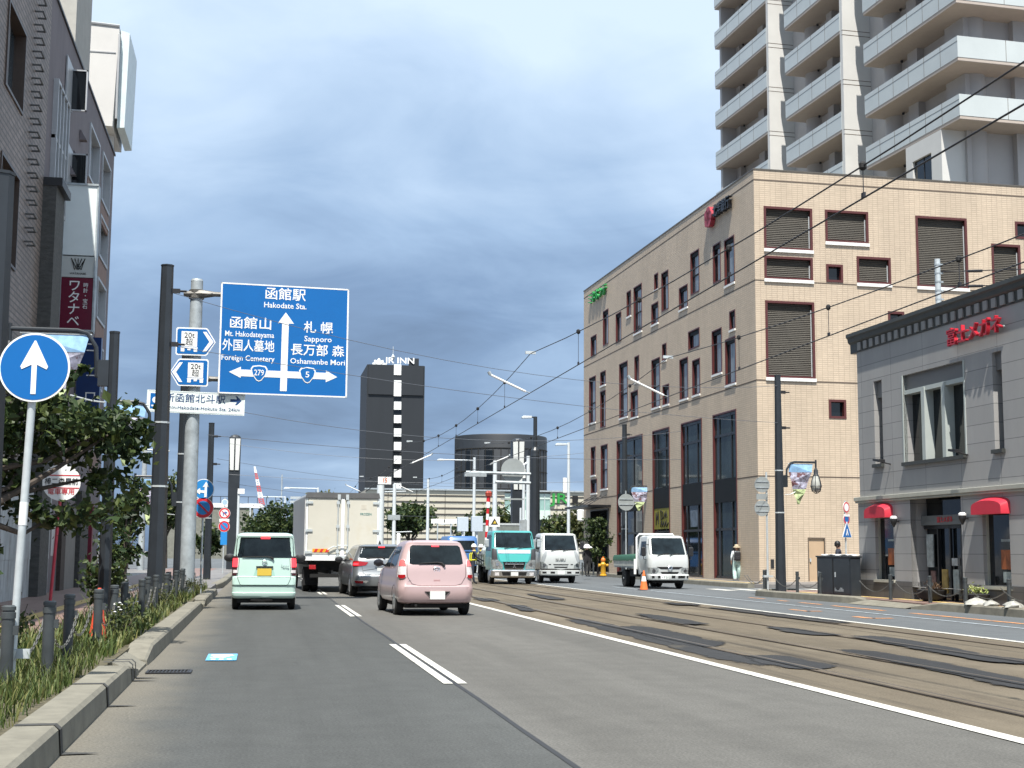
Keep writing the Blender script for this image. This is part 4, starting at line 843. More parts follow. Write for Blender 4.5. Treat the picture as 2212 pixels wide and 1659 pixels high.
# ------------------------------------------------------------------ street poles with arm, banner and caged lamp
M_ban1 = mat('banner_sky_print', (0.26, 0.46, 0.70), .7, var=.35, scale=4); M_ban2 = mat('banner_photo_print', (0.33, 0.33, 0.42), .7, var=.8, scale=7, dirt=((0.10, 0.035, 0.04), 4, .5, .56)); M_ban3 = mat('banner_green_print', (0.33, 0.40, 0.20), .7, var=.6, scale=8)
M_bulb = mat('frosted_lamp_glass', (0.42, 0.43, 0.40), .15, var=.2, spec=.6)
def lamp_pole(base, ztop, r0, r1, label, arm=None, group='dark lamp posts along the street', clamps=True, banner=True):
    t = thing('street_lamp_pole', label, 'lamp post', base, group=group)
    mb = MB(); mb.tube([(0, 0, -.05), (0, 0, ztop-base[2])], [r0, r1], 8); mb.tube([(0, 0, ztop-base[2]), (0, 0, ztop-base[2]+.03)], r1*1.08, 8); mb.build('shaft', M_pole, t, smooth=30)
    if clamps:
        for z in (ztop-base[2]-.55, ztop-base[2]-1.75):
            q = MB(); q.box(r1-.01, -.03, z-.05, r1+.16, .03, z+.05); q.tube([(r1+.1, 0, z), (r1+.3, 0, z)], .025, 6); q.build('wire_clamp', M_blackp, t)
        for z in (2.6, 4.0):
            if z < ztop-base[2]-.4: rr = r0+(r1-r0)*z/(ztop-base[2])+.012; q = MB(); q.lathe([(rr, z-.02), (rr, z+.02)], 8); q.build('steel_band', M_galv, t)
    if arm:
        sd, za, ln = arm; z = za-base[2]
        q = MB(); q.tube([(sd*r0*1.2, 0, z-.75), (sd*.24, 0, z-.70), (sd*.27, 0, z-.25), (sd*.40, 0, z-.04), (sd*.55, 0, z), (sd*ln, 0, z)], .035, 8); q.box(sd*r0*.6, -.07, z-.85, sd*(r0*.6+.16), .07, z-.45); q.build('arm', M_pole, t, smooth=40)
        if banner:
            bx, bw, bh = sd*(.42*ln+.22), .52*ln*.62, 1.35
            rows = [(0, bw, 0), (.28, bw*.93, 0), (.62, bw*.72, 1), (.85, bw*.56, 1), (1.0, bw*.40, 2), (1.22, bw*.22, 2), (bh, bw*.10, 2)]
            bn = MB(); th = .006; fx = lambda k: .05*math.sin(k*2.1)
            for k in range(len(rows)-1):
                (a, w0, _), (b, w1, mi) = rows[k], rows[k+1]; ea, eb = fx(k), fx(k+1); off = -.18*bw
                P = [(bx-w0+off*a, ea, z-.06-a), (bx+w0+off*a, -ea, z-.06-a), (bx+w1+off*b, -eb, z-.06-b), (bx-w1+off*b, eb, z-.06-b)]
                bn.add(P+[(p[0], p[1]+th, p[2]) for p in P], [(0, 1, 2, 3), (7, 6, 5, 4), (0, 4, 5, 1), (1, 5, 6, 2), (2, 6, 7, 3), (3, 7, 4, 0)], mi)
            b_ = bn.build('banner', [M_ban1, M_ban2, M_ban3], t)
            q = MB(); q.tube([(bx-bw-.03, 0, z-.06), (bx+bw+.03, 0, z-.06)], .014, 6); q.tube([(sd*r0, 0, z-1.1), (sd*(r0+.2), 0, z-1.08), (bx-sd*bw*.5, 0, z-1.0)], .012, 5); q.build('banner_rod', M_galv, b_)
        lx = sd*ln; q = MB(); q.tube([(lx, 0, z+.08), (lx, 0, z-.22)], .035, 8); q.lathe([(.03, z-.18), (.075, z-.28), (.075, z-.42), (.09, z-.44)], 10, (lx, 0, 0)); lm = q.build('lamp', M_pole, t, smooth=40)
        q = MB(); q.lathe([(.07, z-.44), (.13, z-.60), (.16, z-.78), (.13, z-.92), (.06, z-.99), (.01, z-1.0)], 12, (lx, 0, 0)); q.build('lamp_glass', M_bulb, lm, smooth=60)
        q = MB()
        for k in range(6):
            an = k*math.pi/3; q.tube([(lx+rr*math.cos(an), rr*math.sin(an), zz) for rr, zz in ((.085, z-.42), (.15, z-.60), (.19, z-.80), (.15, z-.96), (.03, z-1.04))], .012, 5)
        q.tube([(lx+.19*math.cos(k*math.pi/6), .19*math.sin(k*math.pi/6), z-.8) for k in range(13)], .012, 5); q.build('lamp_cage', M_pole, lm)
    return t
b_ = Vector((-2.575, 13.8, .16)); lamp_pole(b_, at(18, 380, 13.8).z, .17, .13, 'dark lamp post cut off by the left edge of the photo, nearest the camera', None, clamps=False)
pp = atX(228, 1200, -2.3); lamp_pole((-2.3, pp.y, .16), at(238, 720, pp.y).z, .10, .075, 'slim dark post with a curved arm among the tree leaves by the orange cone', (-1, at(100, 712, pp.y).z, 1.55), clamps=False)
lamp_pole((-2.2, 31.3, .16), 7.66, .20, .135, 'thick dark post overlapping the truck route signs, its banner arm over the left pavement', (-1, at(290, 868, 31.3).z, 1.1))
pp = atX(386, 1200, -2.3); lamp_pole((-2.3, pp.y, .16), at(393, 820, pp.y).z+.8, .15, .11, 'dark post half hidden behind the grey direction sign column', (-1, at(385, 1030, pp.y).z, 1.3))
pp = atX(448, 1200, -2.2); lamp_pole((-2.2, pp.y, .16), at(460, 915, pp.y).z, .16, .12, 'dark post behind the blue turn arrow disc, right of the grey sign column')
pr_ = G(1687, 1278, .15); lamp_pole((17.0, 44.06, .15), at(1676, 812, 44.06).z, .19, .11, 'tall dark post before the bright tile wall, banner and caged lamp on its right', (1, at(1720, 998, 44.06).z, 1.3))
pp = atX(1350, 1195, 20.4); lamp_pole((20.4, pp.y, .15), at(1343, 918, pp.y).z, .2, .14, 'dark post before the shop bays of the tan building, with banner and caged lamp', (1, at(1390, 1050, pp.y).z, 1.75))

# ------------------------------------------------------------------ traffic signs on the left
M_signback = mat('grey_sign_back', (0.33, 0.36, 0.36), .5, .3, var=.08)
def disc(parent, name, c, r, layers, yaw_=0.0, n=32):
    """round plate facing -y; layers: (radius factor, material)"""
    mb = MB(); mb.lathe([(r, -.008), (r, .008)], n, c, 0, 'y'); d = mb.build(name, [layers[0][1]], parent)
    for k, (f_, m_) in enumerate(layers[1:]):
        q = MB(); q.lathe([(r*f_, -.011-.003*k), (r*f_, -.006)], n, c, 0, 'y'); q.build(name+'_face', m_, d)
    return d
def flat(parent, name, polys, m, y, c=(0, 0), s=1.0, th=.004):
    mb = MB()
    for p in polys: mb.prism([(c[0]+a*s, c[1]+b*s) for a, b in p], y-th, y, 'xz')
    return mb.build(name, m, parent)
ARW = [[(-.075, -.80), (.075, -.80), (.075, .08), (.36, -.06), (.40, .02), (.02, .80), (-.02, .80), (-.40, .02), (-.36, -.06), (-.075, .08)]]
base = G(17, 1495, .16); c0 = at(75, 794, base.y)
t = thing('road_sign', 'large round blue sign with white ahead arrow on a galvanised post', 'road sign', base, R(-4))
cl = c0-base
mb = MB(); mb.tube([(0, .06, 0), (cl.x*.9+.0, .05, cl.z+.1)], .034, 12); po = mb.build('post', M_galv, t, smooth=40)
q = MB(); q.tube([(cl.x*.45, .055, 1.42), (cl.x*.51, .055, 1.62)], .037, 12); q.build('white_band', M_white, po, smooth=40)
q = MB(); q.tube([(-.02, .05, .28), (-.0, .05, .36)], .062, 12); q.box(-.16, .02, .28, .16, .05, .36); q.build('clamp', M_galv, po)
disc(t, 'sign_disc', (cl.x, 0, cl.z), .305, [(1, M_white), (.945, M_blue)], n=48); flat(t, 'arrow', ARW, M_white, -.012, (cl.x, cl.z), .305*.97)

def signpost(label, X, Y, base_z, items, r=.03, mpost=None, top=None):
    t = thing('road_sign', label, 'road sign', (X, Y, base_z))
    mb = MB(); mb.tube([(0, .05, 0), (0, .05, (top or max(i[1] for i in items)+.25)-base_z)], r, 10); mb.build('post', mpost or M_galv, t, smooth=40)
    for (kind, z, s) in items:
        z -= base_z
        if kind == 'left_or_ahead':
            disc(t, 'turn_disc', (0, 0, z), s, [(1, M_white), (.93, mat('light_sign_blue', (0.02, .22, .55), .4, var=.04))])
            flat(t, 'turn_arrows', [[(.08, -.75), (.30, -.75), (.30, .25), (.52, .2), (.22, .75), (-.10, .2), (.10, .25), (.08, -.12), (-.32, -.08), (-.34, .12), (-.75, -.2), (-.34, -.5), (-.32, -.32), (.08, -.36)]], M_white, -.016, (0, z), s)
        elif kind == 'no_parking':
            disc(t, 'no_parking_disc', (0, 0, z), s, [(1, M_white), (.96, M_red), (.66, mat('light_sign_blue', (0.02, .22, .55), .4, var=.04))])
            flat(t, 'red_bar', [[(-.52, .40), (-.40, .52), (.52, -.40), (.40, -.52)]], M_red, -.021, (0, z), s)
        elif kind == 'no_turn':
            disc(t, 'no_turn_disc', (0, 0, z), s, [(1, M_white), (.96, M_red), (.70, M_white)])
            flat(t, 'turn_mark', [[(-.30, -.42), (-.14, -.42), (-.14, .05), (.15, .05), (.15, -.15), (.48, .15), (.15, .42), (.15, .22), (-.30, .22)]], M_blue, -.021, (0, z), s)
            flat(t, 'red_bar', [[(-.52, .40), (-.44, .50), (.52, -.40), (.44, -.50)]], M_red, -.026, (0, z), s)
        elif kind == 'plate': q = MB(); q.box(-s, -.01, z-s*.3, s, .01, z+s*.3); q.build('plate', M_white, t)
        elif kind == 'blue_plate': q = MB(); q.box(-s*.5, -.01, z-s, s*.5, .01, z+s); q.build('blue_plate', mat('light_sign_blue', (0.02, .22, .55), .4, var=.04), t)
        elif kind == 'small_disc': disc(t, 'small_disc', (0, 0, z), s, [(1, M_white), (.8, mat('pale_blue_face', (.35, .5, .62), .4))])
    return t
Y = 41.0; p = at(440, 1057, Y); signpost('blue left or ahead disc above a no parking disc on one thin post', p.x, Y, .16, [('left_or_ahead', p.z, .30), ('no_parking', at(438, 1097, Y).z, .30)])
Y = 76.0; p = at(485, 1109, Y); signpost('distant post with no turn disc, white plate and no parking disc', p.x, Y, .16, [('small_disc', at(485, 1085, Y).z, .17), ('no_turn', p.z, .30), ('plate', at(485, 1124, Y).z, .26), ('no_parking', at(485, 1137, Y).z, .30), ('blue_plate', at(485, 1163, Y).z, .34)])
# tram stop disc
base = Vector((-4.2, 29.9, .15)); p = at(133, 1042, 29.9)-base
t = thing('tram_stop_sign', 'white round tram stop sign with black kanji on a leaning red pole', 'stop sign', base)
mb = MB(); mb.tube([(0, .04, 0), (p.x*.45, .04, p.z*.45), (p.x, .04, p.z)], .032, 8); mb.build('red_pole', mat('faded_red_pole', (.50, .05, .08), .5, var=.12), t, smooth=40)
mb = MB(); mb.box(p.x*.5-.09, .05, p.z*.42, p.x*.5-.03, .09, p.z*.72); mb.build('white_strip', M_white, t)
d = disc(t, 'stop_disc', (p.x, 0, p.z), .38, [(1, M_white)], n=36)
flat(d, 'red_line', [[(-.36, .135), (.36, .135), (.36, .155), (-.36, .155)], [(-.355, -.125), (.355, -.125), (.355, -.105), (-.355, -.105)]], M_red, -.009, (p.x, p.z), 1)
text('棒二森屋前', .155, M_under, d, loc=(p.x, -.012, p.z+.01), ext=.003, bold=.003, width=.66); text('電車専用', .13, M_red, d, loc=(p.x, -.012, p.z-.20), ext=.003, width=.52)

# direction sign gantry
Y = 39.0; b_ = atX(403, 1270, -1.92); Y = b_.y
gs = thing('direction_sign_column', 'weathered grey sign column carrying the big blue direction board and truck route signs', 'sign post', (b_.x, Y, .16))
zt = at(425, 608, Y).z-.16
mb = MB(); mb.tube([(0, 0, 0), (0, 0, zt*.55), (.0, 0, zt)], [.20, .19, .165], 16); mb.lathe([(.17, zt), (.15, zt+.06), (.02, zt+.08)], 12); mb.build('column', M_galvd, gs, smooth=40)
TL, TR, BR, BL = at(480, 610, Y-.35), at(756, 625, Y-.05), at(747, 858, Y-.05), at(468, 851, Y-.35)
o_ = Vector((b_.x, Y, .16)); cen = (TL+TR+BR+BL)/4-o_; bw, bh = ((TR-TL).length+(BR-BL).length)/2, ((TL-BL).length+(TR-BR).length)/2; ang = math.atan2(.30, (TR-TL).xy.length)
mb = MB(); 
for z in (at(440, 637, Y).z-.16, at(455, 820, Y).z-.16): mb.tube([(-.34, -.05, z), (.12, -.12, z), (.5, -.16, z), (cen.x+.8, cen.y+.16, z)], [.07, .13, .07, .05], 8); mb.lathe([(.21, z-.12), (.21, z+.12)], 14); mb.tube([(-.1, -.15, z-.1), (.45, -.22, z)], [.05, .03], 6)
mb.build('bracket_arm', mat('dark_rusted_bracket', (.12, .115, .105), .5, .3, var=.4, scale=6), gs, smooth=40)
bd = bpy.data.objects.new('direction_board', None)
mb = MB(); mb.box(-bw/2, -.02, -bh/2, bw/2, .02, bh/2); bd = mb.build('direction_board', M_blue, gs); bd.location = cen; bd.rotation_euler = (0, R(.0), ang)
def bp_(u, v): return ((u-1418)/1115*bw, (811-v)/965*bh)      # board pixels (undistorted, see layout below)
# layout in board units: x -0.5..0.5, y -0.5..0.5
q = MB(); e = .012
for (a, b, c, d) in ((-.5, .5, .5-e, .5), (-.5, .5, -.5, -.5+e), (-.5, -.5+e, -.5, .5), (.5-e, .5, -.5, .5)): q.box(a*bw, -.024, c*bh, b*bw, -.018, d*bh)
q.build('board_rim', M_white, bd)
def bt(s, u, v, h, wd, bold=.012): text(s, h*bh, M_white, bd, loc=(u*bw, -.023, v*bh), ext=.003, bold=bold, width=wd*bw)
bt('函館駅', .0, .413, .118, .315); bt('Hakodate Sta.', .0, .314, .070, .33, .008)
bt('函館山', -.265, .134, .115, .317); bt('Mt. Hakodateyama', -.270, .038, .068, .376, .007)
bt('外国人墓地', -.277, -.070, .112, .40); bt('Foreign Cemetery', -.277, -.178, .070, .407, .007)
bt('札 幌', .262, .123, .112, .23); bt('Sapporo', .262, .022, .070, .216, .007)
bt('長万部 森', .262, -.085, .112, .42); bt('Oshamanbe Mori', .264, -.185, .068, .43, .007)
q = MB(); W_ = lambda u, v: (u*bw, v*bh)
for pl in ([(-.025, -.46), (.027, -.46), (.030, .155), (.07, .155), (.005, .255), (-.055, .155), (-.022, .155)],
           [(-.022, -.28), (-.022, -.34), (-.33, -.34), (-.33, -.355), (-.42, -.305), (-.33, -.255), (-.33, -.28)], [(.027, -.28), (.027, -.34), (.33, -.34), (.33, -.365), (.42, -.315), (.33, -.258), (.33, -.28)]):
    q.prism([W_(*p) for p in pl], -.026, -.018, 'xz')
q.build('route_arrows', M_white, bd)
for (u, num) in ((-.19, '279'), (.185, '5')):
    sh = [(-.065, .045), (-.05, .07), (0, .078), (.05, .07), (.065, .045), (.055, -.005), (.02, -.06), (0, -.07), (-.02, -.06), (-.055, -.005)]
    for k, s_ in enumerate((1.0, .86)):
        q = MB(); q.prism([((u+a*s_)*bw, (-.312+b*s_)*bh) for a, b in sh], -.030-.004*k, -.018, 'xz'); sd_ = q.build('route_shield' if k == 0 else 'shield_face', M_white if k == 0 else M_blue, bd)
    text(num, .075*bh, M_white, bd, loc=(u*bw, -.037, -.305*bh), ext=.003, bold=.006, width=(.075 if len(num) > 1 else .03)*bw)
# truck route signs
def truck_sign(px0, px1, py0, py1, left):
    a, b = at(px0, (py0+py1)/2, Y-.25), at(px1, (py0+py1)/2, Y-.25); z1, z0 = at((px0+px1)/2, py0, Y-.25).z, at((px0+px1)/2, py1, Y-.25).z
    cx_, cz_, w2, h2 = (a.x+b.x)/2-o_.x, (z0+z1)/2-o_.z, (b.x-a.x)/2, (z1-z0)/2; f_ = -1 if left else 1
    def shape(k): return [(cx_+f_*u*k*w2+(f_*(1-k)*w2*.0), cz_+v*h2*k) for u, v in ((-1, -.9), (-.93, -1), (.50, -1), (.58, -.95), (1, 0), (.58, .95), (.50, 1), (-.93, 1), (-1, .9))]
    q = MB(); q.prism(shape(1.0), -.26, -.24, 'xz'); s_ = q.build('truck_route_sign', M_white, gs)
    q = MB(); q.prism([(cx_+(p[0]-cx_)*.94, cz_+(p[1]-cz_)*.90) for p in shape(1.0)], -.266, -.25, 'xz'); q.build('sign_face', M_blue, s_)
    q = MB(); q.prism([(cx_+f_*u*w2, cz_+v*h2) for u, v in ((.34, -.72), (.52, -.72), (.90, 0), (.52, .72), (.34, .72), (.68, 0))], -.272, -.25, 'xz'); q.build('chevron', M_white, s_)
    tx = cx_-f_*.33*w2; q = MB(); q.box(tx-.40*w2, -.272, cz_-.38*h2, tx+.40*w2, -.25, cz_+.72*h2); q.box(tx-.43*w2, -.272, cz_-.5*h2, tx+.43*w2, -.25, cz_-.42*h2)
    for dx in (-.32, .32): q.box(tx+(dx-.09)*w2, -.272, cz_-.74*h2, tx+(dx+.09)*w2, -.25, cz_-.5*h2)
    q.box(tx-.08*w2, -.272, cz_-.64*h2, tx+.08*w2, -.25, cz_-.5*h2); q.build('truck_symbol', M_white, s_)
    text('20t', .55*h2, M_under, s_, loc=(tx, -.274, cz_+.42*h2), ext=.002, bold=.004); text('超', .55*h2, M_under, s_, loc=(tx, -.274, cz_-.08*h2), ext=.002)
truck_sign(380, 466, 708, 768, False); truck_sign(367, 450, 775, 834, True)
a, b = at(308, 868, Y-.22), at(520, 873, Y-.22); z1, z0 = at(414, 848, Y).z-.16, at(414, 895, Y).z-.16; w2 = (b.x-a.x)/2
q = MB(); q.box(-w2, -.015, z0, w2, .015, z1); sb = q.build('station_board', mat('pale_sign_white', (.70, .76, .74), .4, var=.03), gs); sb.location = ((a.x+b.x)/2-b_.x, -.22, 0); sb.rotation_euler = (0, R(1.2), 0)
h = z1-z0; q = MB()
for (x0, x1, y0, y1) in ((-w2*.97, w2*.97, z1-.06*h, z1-.03*h), (-w2*.97, w2*.97, z0+.03*h, z0+.06*h)): q.box(x0, -.018, y0, x1, -.012, y1)
q.build('board_border', M_galv, sb)
M_navy = mat('navy_sign_ink', (.01, .05, .16), .5, var=0)
text('新函館北斗駅', .42*h, M_navy, sb, loc=(-.02*w2, -.018, z0+.66*h), ext=.003, bold=.004, width=1.24*w2); text('Shin-Hakodate-Hokuto Sta. 24km', .22*h, M_navy, sb, loc=(.16*w2, -.018, z0+.24*h), ext=.003, width=1.5*w2)
q = MB(); zc = z0+.64*h; q.prism([(.70*w2, zc-.02), (.84*w2, zc-.02), (.80*w2, zc-.10), (.84*w2, zc-.10), (.93*w2, zc+.02), (.84*w2, zc+.14), (.80*w2, zc+.14), (.84*w2, zc+.06), (.70*w2, zc+.06)], -.019, -.012, 'xz'); q.build('arrow', M_navy, sb)
q = MB(); q.box(-.93*w2, -.019, z0+.15*h, -.72*w2, -.012, z0+.85*h); tr_ = q.build('train_symbol', M_blue, sb); q = MB(); q.lathe([(.14*h, -.024), (.14*h, -.016)], 16, (-.825*w2, 0, z0+.55*h), 0, 'y'); q.box(-.9*w2, -.022, z0+.25*h, -.75*w2, -.017, z0+.32*h); q.build('symbol_face', M_white, tr_)

# ------------------------------------------------------------------ bollards with chains
M_boll = mat('dark_grey_bollard', (0.045, 0.052, 0.055), .45, var=.25, scale=5)
M_chain = mat('galvanised_chain', (.16, .16, .15), .5, .5, var=.2)
def bollard_proto(h, r, span, label, loc, group):
    t = thing('bollard', label, 'bollard', loc, group=group)
    mb = MB(); mb.lathe([(r, -.05), (r, h-.10), (r*1.12, h-.10), (r*1.12, h-.05), (r*.95, h-.045), (r*.95, h-.03), (r*1.1, h-.03), (r*1.1, h), (r*.8, h+.012)], 14); mb.build('post', M_boll, t, smooth=35)
    q = MB(); q.box(r-.01, -.03, h-.24, r+.03, .03, h-.16); q.build('chain_eye', M_boll, t)
    if span:
        q = MB(); n = 26
        for i in range(n):
            f0, f1 = i/n, (i+1)/n; z = lambda f_: h-.2-.28*(1-(2*f_-1)**2)
            p0, p1 = Vector((0, span*f0, z(f0))), Vector((0, span*f1, z(f1))); d = (p1-p0)
            if i % 2: q.tube([p0-d*.1+Vector((.010, 0, 0)), p1+d*.1+Vector((.010, 0, 0))], .006, 4); q.tube([p0-d*.1-Vector((.010, 0, 0)), p1+d*.1-Vector((.010, 0, 0))], .006, 4)
            else: q.tube([p0-d*.1+Vector((0, 0, .010)), p1+d*.1+Vector((0, 0, .010))], .006, 4); q.tube([p0-d*.1-Vector((0, 0, .010)), p1+d*.1-Vector((0, 0, .010))], .006, 4)
        q.build('chain', M_chain, t)
    return t
lab = lambda i: 'chained dark steel bollard on the grassy left verge, %s from the camera' % ORD[i] if i else 'chained dark steel bollard at the foot of the large round blue sign'
p0 = bollard_proto(.72, .055, 2.06, lab(0), (G(17, 1495, .16).x-.01, G(17, 1495, .16).y-.09, .165), 'bollards along the left verge')
for i in range(1, 16): copy_tree(p0, (-1.95+.05*math.sin(i*2.3), 11.6+2.06*i, .165), None, lab(i))
t = thing('traffic_cone', 'slender faded red orange cone standing in the left verge weeds', 'traffic cone', (-2.02, 18.75, .165))
mb = MB(); mb.lathe([(.16, 0), (.15, .02), (.12, .03), (.028, .70), (.02, .72)], 16); mb.build('cone_body', mat('faded_red_plastic', (.62, .075, .035), .5, var=.1), t, smooth=40)
q = MB(); q.box(-.17, -.17, -.01, .17, .17, .02); q.build('cone_base', M_blackp, t, bevel=.01)

# ------------------------------------------------------------------ verge plants
rnd = random.Random(11); mb = MB()
for i in range(24000):
    Y_ = 7.5+39*rnd.random()**1.9; edge = rnd.random(); X_ = -2.85+1.22*edge
    if X_ > -1.60+.06*math.sin(Y_*3.1): continue
    dens = .5+.5*math.sin(Y_*1.1)+.4*math.sin(Y_*3.7+X_*3)
    if rnd.random() > .30+.45*dens: continue
    hh = rnd.uniform(.08, .27)*(1.7 if rnd.random() < .10 else 1)*(1.15-.3*edge); a = rnd.uniform(0, 6.28); ln = hh*rnd.uniform(.2, .8); wd = rnd.uniform(.004, .009)*(1.0 if Y_ < 16 else 1.8)
    dx, dy = math.cos(a), math.sin(a); b0 = (X_-dy*wd, Y_+dx*wd, .16); b1 = (X_+dy*wd, Y_-dx*wd, .16); m0 = (X_+dx*ln*.4-dy*wd*.7, Y_+dy*ln*.4+dx*wd*.7, .16+hh*.65); m1 = (X_+dx*ln*.4+dy*wd*.7, Y_+dy*ln*.4-dx*wd*.7, .16+hh*.65); tp = (X_+dx*ln, Y_+dy*ln, .16+hh)
    mb.add([b0, b1, m1, m0, tp], [(0, 1, 2, 3), (3, 2, 4)])
tag(mb.build('grass', leaf_mat('verge_grass_blades', (0.030, 0.052, 0.010), (0.075, 0.105, 0.025), (0.19, 0.185, 0.065))), 'dry green grass and weeds growing along the left verge', 'grass', kind='stuff')
def weed(label, X_, Y_, r, h, n, seed, lm=None, size=.05, flowers=0, group='leafy weeds on the left verge'):
    t = thing('weed_plant', label, 'weed', (X_, Y_, .16), group=group); rn = random.Random(seed)
    leaves([(0, 0, h*.45, r, r, h*.5)], n, size, rn, .5, .25).build('foliage', lm or LF_mid, t)
    q = MB()
    for k in range(7): a = rn.uniform(0, 6.28); q.tube([(0, 0, 0), (math.cos(a)*r*.6, math.sin(a)*r*.6, h*rn.uniform(.6, 1.0))], .005, 4)
    q.build('stem', M_bark, t)
    if flowers:
        q = MB()
        for k in range(flowers): a = rn.uniform(0, 6.28); rr = r*rn.random(); q.lathe([(.018, 0), (.022, .008), (.008, .016)], 7, (math.cos(a)*rr, math.sin(a)*rr, h*rn.uniform(.5, 1.0)))
        q.build('flower', M_white, t)
weed('bushy green weed with small white flowers beside the broken kerb', -1.80, 19.3, .36, .52, 700, 21, flowers=12)
weed('leafy weed behind the second chained bollard of the left verge', -2.5, 15.0, .30, .80, 420, 22, size=.06)
weed('low weed sprouting under the large round blue sign', -2.75, 12.6, .3, .5, 380, 23, LF_olive)
weed('tall dry weed leaning by the slim dark post', -2.2, 23.5, .4, .75, 480, 24, LF_olive, flowers=5)
weed('thick weed clump near the foot of the thick dark post', -1.95, 28.4, .42, .62, 520, 25, LF_olive)
weed('weed clump around the foot of the grey direction sign column', -1.75, 38.6, .40, .6, 420, 26, LF_olive)
# street tree and shrubs
tree('street_tree', 'leafy street tree reaching across the pavement behind the large round blue sign', (-3.75, 19.2, .15), 5.0,
     [(1.0, .8, 2.85, .85, .9, .42), (.1, .3, 2.75, .5, .6, .5), (1.85, 1.0, 2.9, .36, .5, .52), (1.15, .8, 3.62, .26, .3, .2), (.55, .5, 3.3, .5, .6, .3), (1.1, 1.0, 1.78, .9, .8, .17), (1.55, 1.1, 2.15, .4, .5, .2), (.3, .6, 2.2, .45, .5, .3), (.1, .2, 1.15, .3, .4, .3)], 4200, .13, LF_dark, 31, .11, limbs=12)
tree('shrub', 'dark dense shrub on the left pavement behind the orange cone', (-2.95, 27.5, .15), 2.0, [(.1, 0, .85, .34, .6, .6), (.2, .5, 1.35, .28, .5, .4), (-.05, .3, .5, .36, .6, .35)], 1300, .11, LF_dark, 32, .05, cat='shrub', limbs=6)
tree('shrub', 'dark pavement shrub further along, beyond the dense shrub by the cone', (-3.3, 36, .15), 3.4, [(0, 0, 1.6, .45, .8, .9), (.1, .3, 2.6, .4, .7, .6)], 900, .15, LF_dark, 33, .06, cat='shrub')
# ------------------------------------------------------------------ far: hotel tower, drum building, station
M_dclad = mat('charcoal_cladding', (0.0115, 0.0155, 0.021), .6, var=.10, scale=.15, stretch=(6, 6, .3))
Y = 330.0; a, b = at(788, 1060, Y), at(914, 1060, Y); zt = at(850, 787, Y).z
jr = thing('hotel_tower', 'black slab hotel tower with a column of white panels and rooftop letters', 'building', (0, Y, 0))
mb = MB(); mb.box(a.x, 0, 0, b.x, 22, zt-.2); mb.box(a.x+.35, -.35, zt*.84, b.x-.35, 0, zt-.2); mb.build('wall', M_dclad, jr)
Z7 = zr(1300, 1250, 2.3694); q = MB(); q2 = MB()
ys = [(205, 297), (343, 480), (528, 597), (645, 713), (760, 830), (878, 948), (997, 1066), (1115, 1185), (1233, 1310)]
mb = MB(); mb.box(at(*Z7(340, 400), Y).x, -.10, 0, at(*Z7(404, 400), Y).x, 0, zt-.3); mb.build('dark_glass_strip', M_gdark, jr)
for i, (y0, y1) in enumerate(ys):
    q = MB(); q.box(at(*Z7(340, y0), Y).x, -.5, at(*Z7(370, y1), Y).z, at(*Z7(403, y0), Y).x, -.12, at(*Z7(370, y0), Y).z); q.build('white_panel', M_white, jr)
q = MB(); x0, x1 = at(*Z7(480, 170), Y).x, at(*Z7(560, 170), Y).x; z0, z1 = zt-.2, at(*Z7(480, 146), Y).z
q.box(x0, .6, z0, x1, 3, z1); q.box(at(*Z7(180, 170), Y).x, .8, z0, x0, 1.0, z0+.15); q.build('roof_screen', M_dclad, jr)
c = at(*Z7(390, 170), Y); text('JR INN', 2.0, M_white, jr, loc=(c.x, .4, c.z), ext=.1, bold=.12, width=at(*Z7(520, 170), Y).x-at(*Z7(262, 170), Y).x)
c = at(*Z7(210, 190), Y); q = MB()
for an, ln in ((-60, 1.0), (-32, 1.1), (0, 1.2), (32, 1.1), (60, 1.0)):
    ux, uz = math.sin(R(an)), math.cos(R(an)); L_ = 1.75*ln; w_ = .40
    q.prism([(c.x+ux*L_*t_+uz*w_*s_, c.z-.9+uz*L_*t_-ux*w_*s_) for t_, s_ in ((0, 0), (.5, -.7), (.8, -1), (1, -.3), (1, .3), (.8, 1), (.5, .7))], .2, .5, 'xz')
q.build('flower_emblem', M_white, jr)
c = at(*Z7(350, 100), Y); q = MB(); q.tube([(c.x, 5, zt), (c.x, 5, c.z+2.2)], .08, 6); q.lathe([(.2, 0), (.5, .8), (.1, 1.5)], 8, (c.x, 5, c.z-1.2)); q.build('antenna', M_galv, jr)

Y = 312.0; c = at(1088, 1060, Y); rr = (at(1188, 1060, Y).x-at(988, 1060, Y).x)/2; z1 = at(1088, 942, Y).z
dr_ = thing('drum_building', 'dark grey cylindrical building rising behind the station roof', 'building', (c.x, Y+rr*.4, 0))
mb = MB(); mb.lathe([(rr, 0), (rr, z1-.3), (rr-.15, z1), (rr-.4, z1)], 48); mb.build('wall', M_dclad, dr_, smooth=30)
q = MB(); zb, zm = at(1088, 1020, Y).z, at(1088, 972, Y).z
for k in range(-7, 8):
    an = R(-90+k*9.5); q.tube([(rr*1.004*math.cos(an), rr*1.004*math.sin(an), 6), (rr*1.004*math.cos(an), rr*1.004*math.sin(an), zm)], .10, 4)
for z in (zb, zm, zb-4): q.tube([((rr+.02)*math.cos(R(an)), (rr+.02)*math.sin(R(an)), z) for an in range(-175, 0, 6)], .12, 4)
q.build('cladding_ribs', M_under, dr_)
for k0, k1 in ((-64, -57), (-120, -108), (-148, -140), (-20, -14)):
    q = MB(); pts = [R(k0+(k1-k0)*i/4) for i in range(5)]
    for i in range(4): q.quad(*[((rr+.06)*math.cos(an), (rr+.06)*math.sin(an), z) for an, z in ((pts[i], 7), (pts[i+1], 7), (pts[i+1], zm-.5), (pts[i], zm-.5))])
    q.build('window_strip', M_gdark, dr_)

